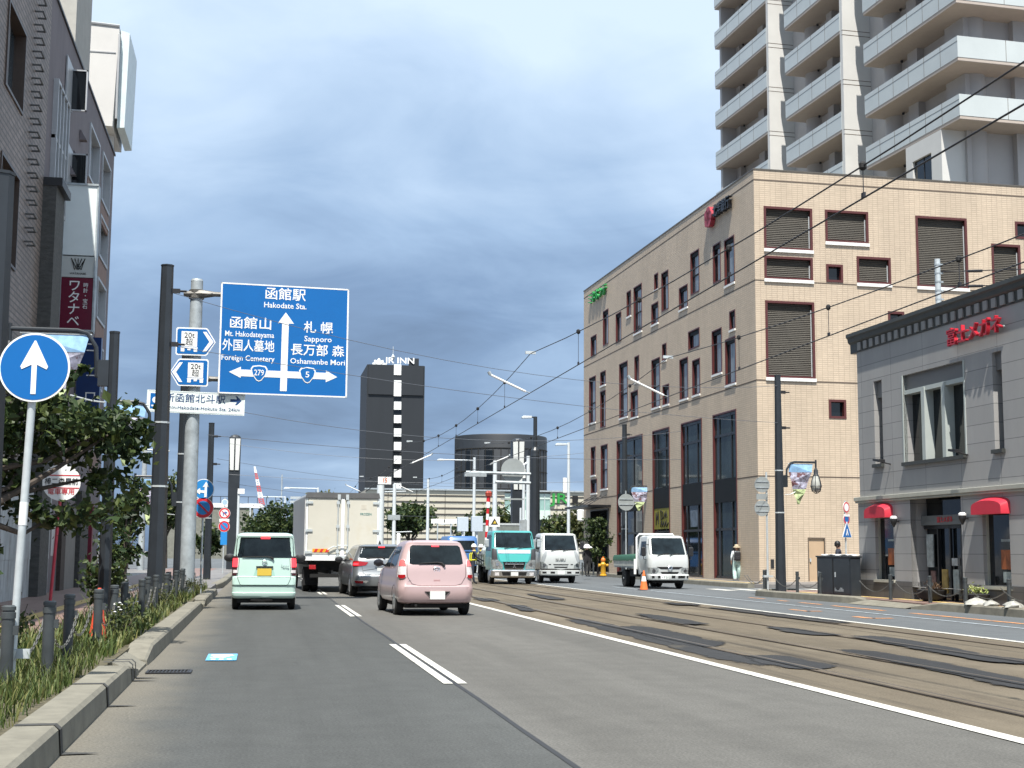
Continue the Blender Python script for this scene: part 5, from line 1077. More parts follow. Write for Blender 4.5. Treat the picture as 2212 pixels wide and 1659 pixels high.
Y = 290.0; st = thing('station_building', 'long low cream clad station with horizontal grooves and a glazed centre', 'building', (0, Y, 0))
xl, xr = at(790, 1120, Y).x, at(1330, 1120, Y).x; zt = at(1060, 1061, Y).z
gx0, gx1 = at(1090, 1100, Y).x, at(1189, 1100, Y).x
M_cream = mat('cream_cladding', (0.50, 0.465, 0.375), .6, var=.05, scale=.2)
mb = MB(); mb.box(xl, 0, 0, gx0, 25, zt); mb.box(gx1, 0, 0, xr, 25, zt); mb.box(gx0, .8, 0, gx1, 25, zt); mb.build('wall', M_cream, st)
mb = MB(); n = 11
for k in range(1, n):
    z = zt*k/n+.2
    for (x0, x1) in ((xl, gx0), (gx1, xr)): mb.box(x0, -.10, z-.14, x1, .0, z+.14)
for x in range(int(xl)+5, int(xr), 6): 
    if not gx0-1 < x < gx1+1: mb.box(x-.05, -.05, 0, x+.05, 0, zt)
mb.build('cladding_grooves', mat('groove_shadow_gap', (.055, .05, .045), .8), st)
q = MB(); q.box(xl-.3, -.4, zt, xr+.3, 1, zt+.3); q.build('roof_edge', M_galvd, st)
M_sglass = mat('pale_green_glass', (0.26, 0.40, 0.36), .1, var=.25, scale=.4, spec=.7)
zz = [zt-.4, at(1140, 1078, Y).z, at(1140, 1102, Y).z, at(1140, 1122, Y).z]
q = MB(); q.box(gx0, .2, zz[1], gx1, .3, zz[0]); q.box(gx0, .2, zz[3], gx1, .3, zz[2]); q.build('white_green_band', mat('pale_mint_panel', (.55, .66, .58), .3, var=.1, scale=.3), st)
q = MB(); q.box(gx0, .3, zz[2], gx1, .4, zz[1]); q.build('glass_band', M_sglass, st)
q = MB(); q.box(gx0, .2, .2, gx1, .4, zz[3]); q.build('lower_glazing', M_gdark, st)
q = MB()
for i in range(9): x = gx0+(gx1-gx0)*i/8; q.box(x-.08, .05, .2, x+.08, .2, zt-.4)
q.build('mullions', M_galv, st)
q = MB(); q.box(at(1010, 1150, Y).x, -3, 3.2, at(1220, 1150, Y).x, 0, 3.8); q.build('canopy', M_galvd, st)
c = at(1207, 1078, Y); text('JR', 3.0, mat('green_logo', (.03, .26, .05), .4), st, loc=(c.x, -.2, c.z), ext=.12, bold=.12, width=4.0)
q = MB(); c0, c1 = at(1236, 1071, Y), at(1248, 1090, Y); q.box(c0.x, -.25, c1.z, c1.x, -.05, c0.z); q.build('dark_logo_square', M_under, st)
c = at(1252, 1088, Y); text('HAKODATE', .9, M_under, st, loc=(c.x, -.1, c.z), ext=.05, width=3.6)
# low buildings, viaduct, crane left of the truck
Y = 250.0; v = thing('footbridge', 'white elevated walkway far behind the mint car', 'bridge', (0, Y, 0)); 
mb = MB(); x0, x1 = at(505, 1095, Y).x, at(572, 1095, Y).x; z0, z1 = at(540, 1097, Y).z, at(540, 1090, Y).z; mb.prism([(x0-12, z0), (x1-.8, z0), (x1, (z0+z1)/2), (x1-.8, z1+.2), (x0-12, z1+.2)], 0, 4, 'xz'); mb.build('deck_fascia', M_white, v)
q = MB(); q.box(x0-12, .2, 0, x1-2, 3.6, z0); q.build('wall', mat('grey_olive_wall', (.18, .18, .15), .8, var=.2), v)
q = MB()
for i in range(14): q.box(x0-12+i*1.6, 1, z1+.2, x0-11.9+i*1.6, 1.1, z1+1.4)
q.box(x0-12, 1, z1+1.35, x1, 1.1, z1+1.45); q.build('railing', M_blackp, v)
Y = 520.0; cr_ = thing('tower_crane', 'distant red and white lattice crane boom against the grey sky', 'crane', (at(566, 1090, Y).x, Y, 0))
p0, p1 = at(566, 1090, Y)-cr_.location, at(550, 1008, Y)-cr_.location
for i in range(6):
    q = MB(); a, b = p0.lerp(p1, i/6), p0.lerp(p1, (i+1)/6); s0, s1 = .9*(1-i/7.5), .9*(1-(i+1)/7.5)
    for sx, sy in ((-1, -1), (1, -1), (1, 1), (-1, 1)): q.tube([(a.x+sx*s0, sy*s0, a.z), (b.x+sx*s1, sy*s1, b.z)], .22, 4)
    for k in range(3): u, w_ = a.lerp(b, k/3), a.lerp(b, (k+1)/3); q.tube([(u.x-s0, -s0, u.z), (w_.x+s0, -s0, w_.z)], .16, 4); q.tube([(u.x+s0, -s0, u.z), (w_.x-s0, -s0, w_.z)], .16, 4)
    q.build('boom_section', mat('crane_red', (.48, .10, .10), .5) if i % 2 == 0 else M_white, cr_)
q = MB(); q.tube([(p0.x, 0, 0), (p0.x, 0, p0.z)], 1.0, 6); q.build('mast', M_galvd, cr_)
Y = 180.0; a, b = at(640, 1075, Y), at(680, 1060, Y); t = thing('roof_sign', 'cream slatted board structure standing just left of the box truck roof', 'sign', (0, Y, 0))
mb = MB()
for i in range(7): z = at(640, 1078+i*9, Y).z; mb.box(at(627, 1080, Y).x, 0, z, at(650, 1080, Y).x, .15, z+.32)
mb.build('slats', M_galv, t); q = MB(); q.box(at(630, 1080, Y).x, .15, 0, at(632, 1080, Y).x, .3, at(640, 1074, Y).z); q.box(at(646, 1080, Y).x, .15, 0, at(648, 1080, Y).x, .3, at(640, 1074, Y).z); q.build('frame', M_galvd, t)

# ------------------------------------------------------------------ far trees
def ftree(label, px, ytop, wpx, Y, lm, seed, zb=None, n=2200, name='tree', trunk=.22):
    base = at(px, 1190, Y); zt = at(px, ytop, Y).z; hw = wpx/2/3000*Y; rn = random.Random(seed); zb = zb if zb is not None else zt*.30
    bl = []; hz = (zt-zb)/2
    for k in range(7):
        an = rn.uniform(0, 6.28); f_ = rn.uniform(.3, .62); s_ = rn.uniform(.42, .60)
        bl.append((math.cos(an)*hw*f_, math.sin(an)*hw*f_*.8, zb+hz*rn.uniform(.7, 1.45), hw*s_, hw*s_, hz*rn.uniform(.38, .55)))
    bl.append((0, 0, zb+hz*1.2, hw*.6, hw*.6, hz*.78)); bl.append((0, 0, zb+hz*.9, hw*.85, hw*.8, hz*.45))
    tree(name, label, (base.x, Y, 0), zt, bl, int(n*1.5), max(.30, Y/3000*8.5), lm, seed, trunk, limbs=9)
ftree('broad tree with bare trunk in front of the cream station wall', 882, 1085, 130, 150, LF_dark, 41, zb=2.6, n=3000)
ftree('dense tree between the mint car and the box truck', 595, 1080, 175, 130, LF_dark, 42, zb=.3, n=3200)
ftree('olive tree crown showing above the box truck roof', 695, 1048, 115, 170, LF_olive, 43, zb=2)
ftree('rounded tree to the right of the white mast, before the glazed station centre', 1066, 1070, 112, 165, LF_mid, 44, zb=1.2)
ftree('low dark tree left of the white street light mast', 1012, 1112, 72, 140, LF_dark, 45, zb=.6, n=1200)
ftree('yellow green tree behind the white truck cab', 1195, 1108, 90, 130, LF_mid, 46, zb=.8)
ftree('small tree between the white lamp pole and the tan building', 1245, 1090, 70, 150, LF_olive, 47, zb=.6, n=1300)
ftree('tree showing through between the dark posts and the grey sign column', 355, 1020, 95, 110, LF_mid, 48, zb=2)
ftree('tree on the left pavement corner behind the no parking sign post', 450, 1130, 70, 105, LF_dark, 49, zb=.6, n=1300)
ftree('dark tree low behind the slim dark post, left background', 270, 1045, 120, 95, LF_mid, 50, zb=2.2)
# conical conifer-like bush at the bank corner
tree('street_tree', 'dark layered street tree by the entrance canopy of the tan building', (at(1292, 1240, 80).x, 80, .1), 3.6,
     [(0, 0, 3.1, .6, .6, .35), (-.15, 0, 2.55, .85, .8, .35), (.15, .1, 1.95, .8, .8, .35), (-.2, 0, 1.35, .75, .7, .3), (.1, 0, .8, .55, .55, .3)], 2000, .17, LF_dark, 51, .07, limbs=8)

# ------------------------------------------------------------------ masts, lights, catenary
def mast(label, px, ytop, Y, r0, r1, m=None, arms=(), extras=None, name='street_light', cat='street light', group=None, ybase=None):
    p = at(px, 1190, Y); zt = at(px, ytop, Y).z; t = thing(name, label, cat, (p.x, Y, 0), group=group)
    mb = MB(); mb.tube([(0, 0, 0), (0, 0, zt*.55), (0, 0, zt)], [r0, (r0+r1)/2, r1], 10); mb.build('shaft', m or M_wpole, t, smooth=40)
    for (dx, dz, ln) in arms:       # horizontal arm ends in a lamp head
        z = zt-dz; q = MB(); q.tube([(0, 0, z), (dx, 0, z+.02)], .05, 8); q.build('arm', m or M_wpole, t)
        s_ = 1 if dx > 0 else -1; q = MB(); q.prism([(dx-s_*.05, z-.06), (dx+s_*ln, z-.09), (dx+s_*ln*1.02, z), (dx+s_*ln*.8, z+.09), (dx-s_*.05, z+.08)], -.14, .14, 'xz'); q.build('lamp_head', M_wpole, t, bevel=.02)
    if extras: extras(t, zt)
    return t
GL = 'street lights and masts around the station square'
mast('white street light with a single head pointing left, beside the tan building', 1228, 956, 100, .13, .10, arms=[(-.25, .15, .75)], group=GL,
     extras=lambda t, zt: [MB().box(-.42, -.1, zt-3.7, -.15, .1, zt-2.6).build('loudspeaker_banner', M_white, t), MB().lathe([(.05, -.3), (.28, -.2), (.3, .5), (.2, .6)], 12, (.93, 0, zt-5.5)).build('hanging_lantern', M_white, t), MB().tube([(0, 0, zt-4.75), (1.2, 0, zt-4.75)], .05, 6).build('cross_arm', M_wpole, t)])
mast('white mast with a long left arm carrying a surveillance lamp', 1023, 988, 110, .14, .11, arms=[(-2.5, .25, .5)], group=GL)
mast('thick white steel mast behind the teal truck', 1068, 995, 95, .20, .14, M_wpole, group=GL, name='steel_mast', cat='mast')
mast('white double mast with camera boxes and angled bracket, left of the dark column', 1140, 985, 92, .16, .12, M_wpole, group=GL, name='signal_mast', cat='mast',
     extras=lambda t, zt: [MB().box(-.62, -.2, zt-1.5, -.22, .2, zt-.9).build('camera_box', M_white, t), MB().tube([(-.30, 0, 0), (-.30, 0, zt-.6), (-.05, 0, zt-.45)], .10, 8).build('second_pole', M_wpole, t), MB().tube([(-.5, 0, zt-3.5), (-.5, 0, zt-6)], .07, 8).build('third_pole', M_wpole, t), MB().box(-.55, -.15, zt-5.2, -.1, .15, zt-4.3).build('signal_head', M_galvd, t), MB().box(-.4, -.3, .2, .4, .3, 1.9).build('control_cabinet', M_white, t)])
mast('slim white catenary mast before the station wall', 923, 1035, 110, .14, .10, M_wpole, group=GL, name='steel_mast', cat='mast')
mast('white tram mast with signal lamps and side bracket behind the silver car', 850, 1045, 85, .12, .11, M_wpole, group=GL, name='signal_mast', cat='mast',
     extras=lambda t, zt: [MB().box(-.38, -.12, zt-2.2, .36, .12, zt-1.9).build('signal_head', M_galvd, t), MB().tube([(0, 0, zt-2.95), (1.1, 0, zt-2.9)], .03, 6).build('bracket', M_wpole, t), MB().tube([(-.6, 0, zt-.5), (.7, 0, zt-.45)], .03, 6).build('cross_arm', M_wpole, t), MB().lathe([(.12, 0), (.14, .9), (.05, 1.0)], 10, (.3, 0, zt-4.0)).build('lantern', M_white, t)])
mast('white pole with an orange lettered plate on top, above the truck corner', 820, 1048, 75, .22, .2, M_wpole, group=GL, name='steel_mast', cat='mast',
     extras=lambda t, zt: [MB().box(-.15, -.1, zt+.05, .55, .1, zt+.45).build('speed_plate', M_white, t), text('15', .32, mat('orange_sign_ink', (.6, .13, .02), .5), t, loc=(.2, -.11, zt+.25), ext=.004, bold=.008)])
mast('white lamp with a long left arm rising above the box truck', 684, 1053, 120, .09, .08, arms=[(-2.4, .1, .5)], group=GL)
mast('white lamp arm low over the walkway behind the mint car', 613, 1072, 150, .10, .09, arms=[(-2.4, .1, .5)], group=GL)
mast('white lamp arm at the far left over the walkway wall', 538, 1094, 170, .10, .09, arms=[(-2.6, .1, .5)], group=GL)
mast('slim white pole rising beside the mint car roof', 512, 1060, 70, .07, .06, M_wpole, group=GL, extras=lambda t, zt: MB().box(-.05, -.1, zt-.15, .28, .1, zt+.1).build('lamp_head', M_white, t))
mast('thin grey pole far beyond the crane', 605, 1025, 260, .16, .12, M_galvd, group=GL)
mast('short white lamp pole before the station wall, right of the broad tree', 975, 1130, 140, .09, .08, arms=[(-.7, .1, .4)], group=GL)
mast('short white lamp pole nearer the teal truck', 1002, 1128, 135, .09, .08, arms=[(-.3, .05, .5)], group=GL)
mast('grey lamp post with a slanted arm between the left posts', 305, 970, 90, .22, .14, M_galvd, arms=[(.5, .05, 1.0)], group=GL)
def gantry(t, zt):
    for dz, ln in ((3.73, 4.5), (4.32, 2.6)): MB().tube([(0, 0, zt-dz), (-ln, 0, zt-dz+.05)], .10, 8).build('gantry_beam', M_galvd, t)
    MB().box(-4.6, -.2, zt-3.95, -3.2, .2, zt-3.7).build('lamp_tray', M_galvd, t)
    disc(t, 'sign_disc_back', (-1.41, .2, zt-3.5), .78, [(1, M_signback)], n=28); MB().box(-2.2, .15, zt-5.4, -.7, .2, zt-5.3).build('bracket_bar', M_signback, t)
    MB().lathe([(.32, zt-2.6), (.28, zt-2.2), (.06, zt-1.85)], 12).build('collar', M_pole, t)
    MB().lathe([(.36, 0), (.30, zt-2.3)], 12).build('lower_column', M_pole, t)
mast('dark column with twin gantry beams and the grey back of a round sign', 1155, 900, 88, .16, .13, M_pole, arms=[(-.3, .05, .6)], extras=gantry, group=GL, name='gantry_column', cat='gantry')
def display(label, px, wpx, ytop, ylit, Y):
    p = at(px, 1190, Y); zt, zl = at(px, ytop, Y).z, at(px, ylit, Y).z; hw = wpx/2/3000*Y; t = thing('display_column', label, 'monument column', (p.x, Y, 0), group='dark gateway columns with white light strips')
    mb = MB(); mb.prism([(-hw*.9, 0), (hw*.9, 0), (hw*.98, zl), (hw, zt), (-hw, zt), (-hw*.98, zl)], -.4, .4, 'xz'); mb.lathe([(hw*1.0, zt), (hw*.8, zt+.12), (.1, zt+.2)], 12); mb.build('column', M_pole, t)
    q = MB(); 
    for s_ in (-1, 1): q.prism([(s_*hw*.12, zl+.0), (s_*hw*.75, zl), (s_*hw*.92, zt-.1), (s_*hw*.12, zt-.1)], -.46, -.4, 'xz')
    q.build('light_strip', mat('milk_glass', (.62, .64, .62), .3, var=.04), t); return t
display('dark gateway column with white strips on the left, behind the no turn sign', 501, 24, 945, 1016, 95)
display('dark gateway column with white strips rising before the drum building', 1117, 27, 952, 1058, 110)

# overhead wires
def wire(name, pts, r, label, cat='overhead wire', group=None, mats=None):
    q = MB(); q.tube(pts, r, 5, cap=True); return tag(q.build(name, mats or M_steelw), label, cat, group)
def messenger(x, z_hi, sag, sup):
    pts = []
    for i in range(len(sup)-1):
        for k in range(10):
            f_ = k/10; y = sup[i]+(sup[i+1]-sup[i])*f_; pts.append((x, y, z_hi-sag*(1-(2*f_-1)**2)))
    pts.append((x, sup[-1], z_hi)); return pts
sup = [-7.0, 33.5, 62, 92, 125]
for nm, x, xm, zc in (('left hand', 6.48, 6.48, 5.3), ('right hand', 10.02, 10.02, 5.3)):
    t = thing('tram_wire', 'pair of black overhead tram wires over the %s track' % nm, 'overhead wire', (x, 0, 0), group='overhead tram wires')
    q = MB(); q.tube([(0, y, zc) for y in range(-7, 126, 6)], .0105, 6); q.build('contact_wire', M_steelw, t)
    mp = messenger(0, 6.28, .62, sup); q = MB(); q.tube(mp, .010, 6); q.build('messenger_wire', M_steelw, t)
    def zm(y):
        for i in range(len(mp)-1):
            if mp[i][1] <= y <= mp[i+1][1]: f_ = (y-mp[i][1])/(mp[i+1][1]-mp[i][1]); return mp[i][2]+(mp[i+1][2]-mp[i][2])*f_
        return 6
    ysh = [9.8, 14.1, 18.6, 23.4, 28.2, 37.2, 42, 46.8, 51.6, 56.4, 66, 72, 78, 84, 98, 108]
    for y in ysh:
        q = MB(); q.tube([(0, y, zm(y)), (0, y, zc)], .006, 4); q.box(-.015, y-.03, zc, .015, y+.03, zc+.06); dp = q.build('dropper', M_steelw, t)
        q2 = MB(); q2.lathe([(.02, -.05), (.045, -.025), (.045, .025), (.02, .05)], 8, (0, y, zm(y))); q2.build('clamp_ball', M_black, dp)
    for k, y in enumerate((33.5, 62, 92)):
        q = MB(); s_ = -1 if (k % 2 == 0) else 1; q.tube([(s_*1.0, y, 5.72), (s_*.12, y, 5.33)], .028, 8, 0); q.tube([(s_*.12, y, 5.33), (0, y, 5.3)], .012, 6, 1); q.tube([(s_*1.0, y, 5.72), (s_*1.05, y, 5.80)], .04, 6, 1); q.build('pull_off_arm', [M_white, M_galvd], t)
        q = MB(); q.box(-.13, y-.03, 6.27, .13, y+.03, 6.34); q.build('hanger_clamp', M_galv, t)
def sagw(a, b, s, n=14): a, b = Vector(a), Vector(b); return [a.lerp(b, i/n)-Vector((0, 0, s*(1-(2*i/n-1)**2))) for i in range(n+1)]
spans = [((-2.2, 31.3, 7.1), (17.0, 44.0, 7.0), .75), ((-2.2, 31.3, 5.9), (17.0, 44.0, 5.75), .25), ((-2.2, 57, 7.2), (20.4, 66, 7.4), .9), ((-2.2, 57, 6.0), (20.4, 66, 6.0), .3), ((-2.1, 92, 8.3), (22, 92, 8.2), .8), ((-2.1, 92, 6.3), (22, 92, 6.2), .3)]
for i, (a, b, s) in enumerate(spans):
    o = wire('span_wire', sagw(a, b, s), .007 if i < 2 else .011, '%s thin span wire crossing the street, %s pair from the camera' % (('upper', 'lower')[i % 2], ORD[i//2]), group='span wires between the posts', mats=mat('grey_cable', (.10, .11, .13), .5, var=0))
for k, (z, y0, y1) in enumerate(((5.4, 95, 115), (6.9, 95, 118), (4.6, 110, 120))):
    wire('span_wire', sagw((-3, y0, z+.6), (21, y1, z), .5), .012, ['far power line passing low behind the hotel tower', 'far power line passing high behind the sign board', 'lowest far power line left of the truck'][k], group='span wires between the posts', mats=mat('grey_cable', (.10, .11, .13), .5, var=0))
wire('road_cable', [at(790, 1062, 100), at(845, 1020, 92), at(870, 1010, 92)], .03, 'black cable dropping from the tram wire to a mast by the hotel tower', 'overhead wire')
# utility pole behind the grey shop
p = at(2027, 640, 46); t = thing('utility_pole', 'galvanised pole rising behind the grey shop cornice with insulated cables', 'utility pole', (p.x, 46, 0))
zt = at(2027, 560, 46).z
q = MB(); q.tube([(0, 0, 0), (0, 0, zt)], [.15, .10], 12); q.build('shaft', M_galv, t, smooth=40)
for k in range(6): z = zt-.2-.32*k; q = MB(); q.lathe([(.115, z-.03), (.115, z+.03)], 12); q.box(.08, -.03, z-.03, .2, .03, z+.03); q.build('steel_band', M_galvd, t)
for k, z in enumerate((zt-.45, zt-1.0, zt-1.55)):
    q = MB(); q.tube([(.1, 0, z), (.7, -.6, z-.08), (2.2, -2.4, z-.30), (7, -8, z-.4)], .018, 5); q.tube([(.8, -.7, z-.10), (1.15, -1.1, z-.15)], .05, 6); q.build('cable', M_steelw, t)
# ------------------------------------------------------------------ vehicles: lofted bodies, the seen face at y = 0 facing the camera
class Body:
    def __init__(s, lv): s.lv = lv
    def par(s, z):
        lv = s.lv
        if z <= lv[0][0]: return lv[0][1:]
        for a, b in zip(lv, lv[1:]):
            if z <= b[0]:
                f_ = (z-a[0])/(b[0]-a[0]); return [p+(q-p)*f_ for p, q in zip(a[1:], b[1:])]
        return lv[-1][1:]
    def s0(s, t_, z, off=0.0):
        hw, y0, y1, r0, r1, bl = s.par(z); x = t_*hw; ax = abs(x); c = hw-r0; nx, ny = 0.0, -1.0
        y = y0
        if ax > c:
            d = min(1, (ax-c)/r0); y = y0+r0*(1-math.sqrt(max(0, 1-d*d))); nx = math.copysign(d, x); ny = -math.sqrt(max(0, 1-d*d))
        y -= bl*(1-(x/hw)**2)
        return Vector((x+nx*off, y+ny*off, z))
    def sd(s, sg, y, z, off=0.0):
        hw, y0, y1, r0, r1, bl = s.par(z); x = hw
        if y > y1-r1: d = min(1, (y-(y1-r1))/r1); x = hw-r1+r1*math.sqrt(max(0, 1-d*d))
        if y < y0+r0: d = min(1, (y0+r0-y)/r0); x = hw-r0+r0*math.sqrt(max(0, 1-d*d))
        return Vector((sg*(x+off), y, z))
    def ring(s, z):
        hw, y0, y1, r0, r1, bl = s.par(z); out = []
        for k in range(-4, 5):
            x = (hw-r0)*k/4; out.append((x, y0-bl*(1-(x/hw)**2), z))
        for k in range(1, 6):
            an = math.pi/2*k/6; x = hw-r0+r0*math.sin(an); out.append((x, y0+r0-r0*math.cos(an)-bl*(1-(x/hw)**2), z))
        for k in range(0, 7): out.append((hw, y0+r0+(y1-r1-y0-r0)*k/6, z))
        for k in range(1, 6): an = math.pi/2*k/6; out.append((hw-r1+r1*math.cos(an), y1-r1+r1*math.sin(an), z))
        m_ = [(-p[0], p[1], p[2]) for p in out[9:]]
        for k in range(4, -5, -1): out.append(((hw-r1)*k/4, y1, z))
        return out+list(reversed(m_))
    def build(s, name, m, parent, smooth=38):
        mb = MB(); vs = []; fs = []; rings = [s.ring(l[0]) for l in s.lv]; n = len(rings[0])
        for r_ in rings: vs += r_
        for i in range(len(rings)-1):
            for k in range(n): fs.append((i*n+k, i*n+(k+1) % n, (i+1)*n+(k+1) % n, (i+1)*n+k))
        fs += [tuple(range(n-1, -1, -1)), tuple((len(rings)-1)*n+k for k in range(n))]
        mb.add(vs, fs); return mb.build(name, m, parent, smooth=smooth)
    def grid(s, P, mb, mi=0):
        """P: rows of outer points, Q: same rows sunk in; makes a thin raised panel"""
        rows = len(P); n = len(P[0]); vs = [p[0] for r_ in P for p in r_]+[p[1] for r_ in P for p in r_]; o = rows*n; fs = []
        for i in range(rows-1):
            for k in range(n-1): fs.append((i*n+k, i*n+k+1, (i+1)*n+k+1, (i+1)*n+k))
        b = [(0, k) for k in range(n)]+[(i, n-1) for i in range(1, rows)]+[(rows-1, k) for k in range(n-2, -1, -1)]+[(i, 0) for i in range(rows-2, 0, -1)]
        for q in range(len(b)):
            a_, c_ = b[q], b[(q+1) % len(b)]; i0, i1 = a_[0]*n+a_[1], c_[0]*n+c_[1]; fs.append((i0, o+i0, o+i1, i1))
        mb.add(vs, fs, mi)
    def face(s, name, rows, m, parent, off=.005, n=14, sub=4):
        mb = MB(); P = []
        for (z0, a0, b0), (z1, a1, b1) in zip(rows, rows[1:]):
            for j in range(sub+(1 if (z1, a1, b1) == rows[-1] else 0)):
                f_ = j/sub; z = z0+(z1-z0)*f_; a, b = a0+(a1-a0)*f_, b0+(b1-b0)*f_
                P.append([(s.s0(a+(b-a)*k/n, z, off), s.s0(a+(b-a)*k/n, z, -.012)) for k in range(n+1)])
        s.grid(P, mb); return mb.build(name, m, parent, smooth=40)
    def flank(s, name, sg, rows, m, parent, off=.005, n=8, sub=4):
        mb = MB(); P = []
        for (z0, a0, b0), (z1, a1, b1) in zip(rows, rows[1:]):
            for j in range(sub+(1 if (z1, a1, b1) == rows[-1] else 0)):
                f_ = j/sub; z = z0+(z1-z0)*f_; a, b = a0+(a1-a0)*f_, b0+(b1-b0)*f_
                P.append([(s.sd(sg, a+(b-a)*k/n, z, off), s.sd(sg, a+(b-a)*k/n, z, -.012)) for k in range(n+1)])
        s.grid(P, mb); return mb.build(name, m, parent, smooth=40)
    def line(s, mb, pts, r=.007, off=.001):
        out = []
        for (t0, z0), (t1, z1) in zip(pts, pts[1:]): out += [s.s0(t0+(t1-t0)*k/8, z0+(z1-z0)*k/8, off) for k in range(8)]
        out.append(s.s0(pts[-1][0], pts[-1][1], off)); mb.tube(out, r, 4)
M_tyre = mat('tyre_rubber', (0.014, 0.014, 0.014), .85, var=.2, scale=10)
M_rim = mat('silver_rim', (0.45, 0.46, 0.47), .3, .7, var=.1)
M_gcar = mat('car_window_glass', (0.007, 0.011, 0.013), .04, var=.8, scale=2.2, spec=.35)
M_gcar2 = mat('windscreen_glass', (0.010, 0.016, 0.020), .05, var=.8, scale=1.6, spec=.3)
M_tailred = mat('tail_lamp_red', (0.32, 0.008, 0.012), .12, var=.1, coat=.5)
M_brake = mat('lit_brake_lamp', (0.6, 0.02, 0.03), .2, var=0, emit=(1, .04, .05, 1.6))
M_tdark = mat('smoked_lamp', (0.05, 0.012, 0.016), .1, var=.1, coat=.5)
M_tclear = mat('clear_lamp_lens', (0.60, 0.58, 0.58), .1, var=.25, scale=14, coat=.5)
M_plate = mat('white_number_plate', (0.66, 0.68, 0.66), .4, var=.06)
M_yplate = mat('yellow_number_plate', (0.60, 0.43, 0.06), .4, var=.06)
def paint(name, c, metal=0.0, rough=.3): return mat(name, c, rough, metal, var=.03, scale=1.2, coat=.6)
def wheel(parent, x, y, r, wd, sg, dual=False, rim=None):
    t_ = MB(); prof = [(r*.62, -wd/2), (r*.92, -wd/2), (r, -wd*.36), (r, wd*.36), (r*.92, wd/2), (r*.62, wd/2)]
    t_.lathe(prof, 24, (x, y, r), 0, 'x')
    if dual: t_.lathe(prof, 24, (x-sg*wd*1.15, y, r), 0, 'x')
    o = t_.build('wheel', M_tyre, parent, smooth=35)
    q = MB(); e = sg*wd/2; q.lathe([(r*.63, -.01), (r*.63, .01), (r*.5, .02 if not dual else -.04), (r*.2, .015 if not dual else -.06), (r*.12, .03), (.01, .03)], 20, (x+e*.9, y, r), 0, 'x')
    if sg < 0: q.v = [(2*(x+e*.9)-v[0], v[1], v[2]) for v in q.v]
    for k in range(5): an = k*1.2566; q.box(x+e*.86-.012, y+math.cos(an)*r*.34-.02, r+math.sin(an)*r*.34-.02, x+e*.86+.012, y+math.cos(an)*r*.34+.02, r+math.sin(an)*r*.34+.02)
    q.build('rim', rim or M_rim, o, smooth=35); return o
def arch(body, parent, sg, y, r):
    mb = MB(); n = 16; P = []
    for i in range(n+1):
        an = math.pi*i/n; yy, zz = y+r*math.cos(an), .30+r*math.sin(an)*.95; p = body.sd(sg, yy, max(zz, body.lv[0][0]), .003); P.append(p)
    c = body.sd(sg, y, .30, .003); mb.add([c]+P, [(0, i+1, i+2) for i in range(n)]); return mb.build('wheel_arch', M_under, parent)
def mirror(parent, x, y, z, s=1.0, m=None, sg=1):
    q = MB(); q.lathe([(.03, -.07*s), (.09*s, -.05*s), (.10*s, .0), (.085*s, .05*s), (.03, .07*s)], 12, (x, y, z), 0, 'y'); q.v = [(v[0], v[1], z+(v[2]-z)*.72) for v in q.v]
    q.tube([(x-sg*.14*s, y+.02, z-.05), (x, y+.02, z-.02)], .022, 6); return q.build('wing_mirror', m or M_blackp, parent, smooth=50)

# mint box car
mint = thing('mint_car', 'pale mint boxy kei car seen from behind with lit brake lamps', 'car', (0.12, 33.3, 0), R(-.4))
PM = paint('mint_paint', (0.44, 0.60, 0.54)); B = Body([(.27, .69, .07, 3.34, .10, .2, .02), (.30, .725, .03, 3.38, .10, .25, .03), (.34, .735, .015, 3.39, .1, .3, .03), (.40, .7375, .01, 3.395, .10, .3, .03), (.415, .735, .035, 3.395, .10, .3, .03), (.575, .735, .028, 3.395, .10, .3, .03), (.59, .7375, .0, 3.395, .10, .3, .03), (.76, .7375, .015, 3.38, .10, .3, .03), (.785, .735, .05, 3.36, .09, .3, .03), (.98, .733, .06, 3.3, .09, .3, .03), (1.05, .73, .065, 2.95, .09, .2, .03), (1.22, .728, .08, 2.55, .09, .2, .03), (1.66, .675, .13, 2.0, .09, .2, .03), (1.73, .655, .10, 1.9, .10, .2, .02), (1.77, .62, .13, 1.8, .12, .2, .02), (1.80, .52, .26, 1.6, .16, .2, .02)])
B.build('body', PM, mint)
B.face('rear_window', [(1.215, -.90, .90), (1.24, -.93, .93), (1.65, -.955, .955), (1.69, -.92, .92)], M_gcar, mint)
q = MB(); B.line(q, [(-.80, 1.205), (-.84, .80), (-.82, .72), (-.75, .60), (-.68, .565), (.68, .565), (.75, .60), (.82, .72), (.84, .80), (.80, 1.205)]); B.line(q, [(-.83, .765), (.83, .765)]); q.build('hatch_gap', mat('shadow_gap', (.05, .07, .065), .7, var=0), mint)
B.face('high_brake_lamp', [(1.655, -.15, .17), (1.70, -.15, .17)], M_brake, mint, off=.012)
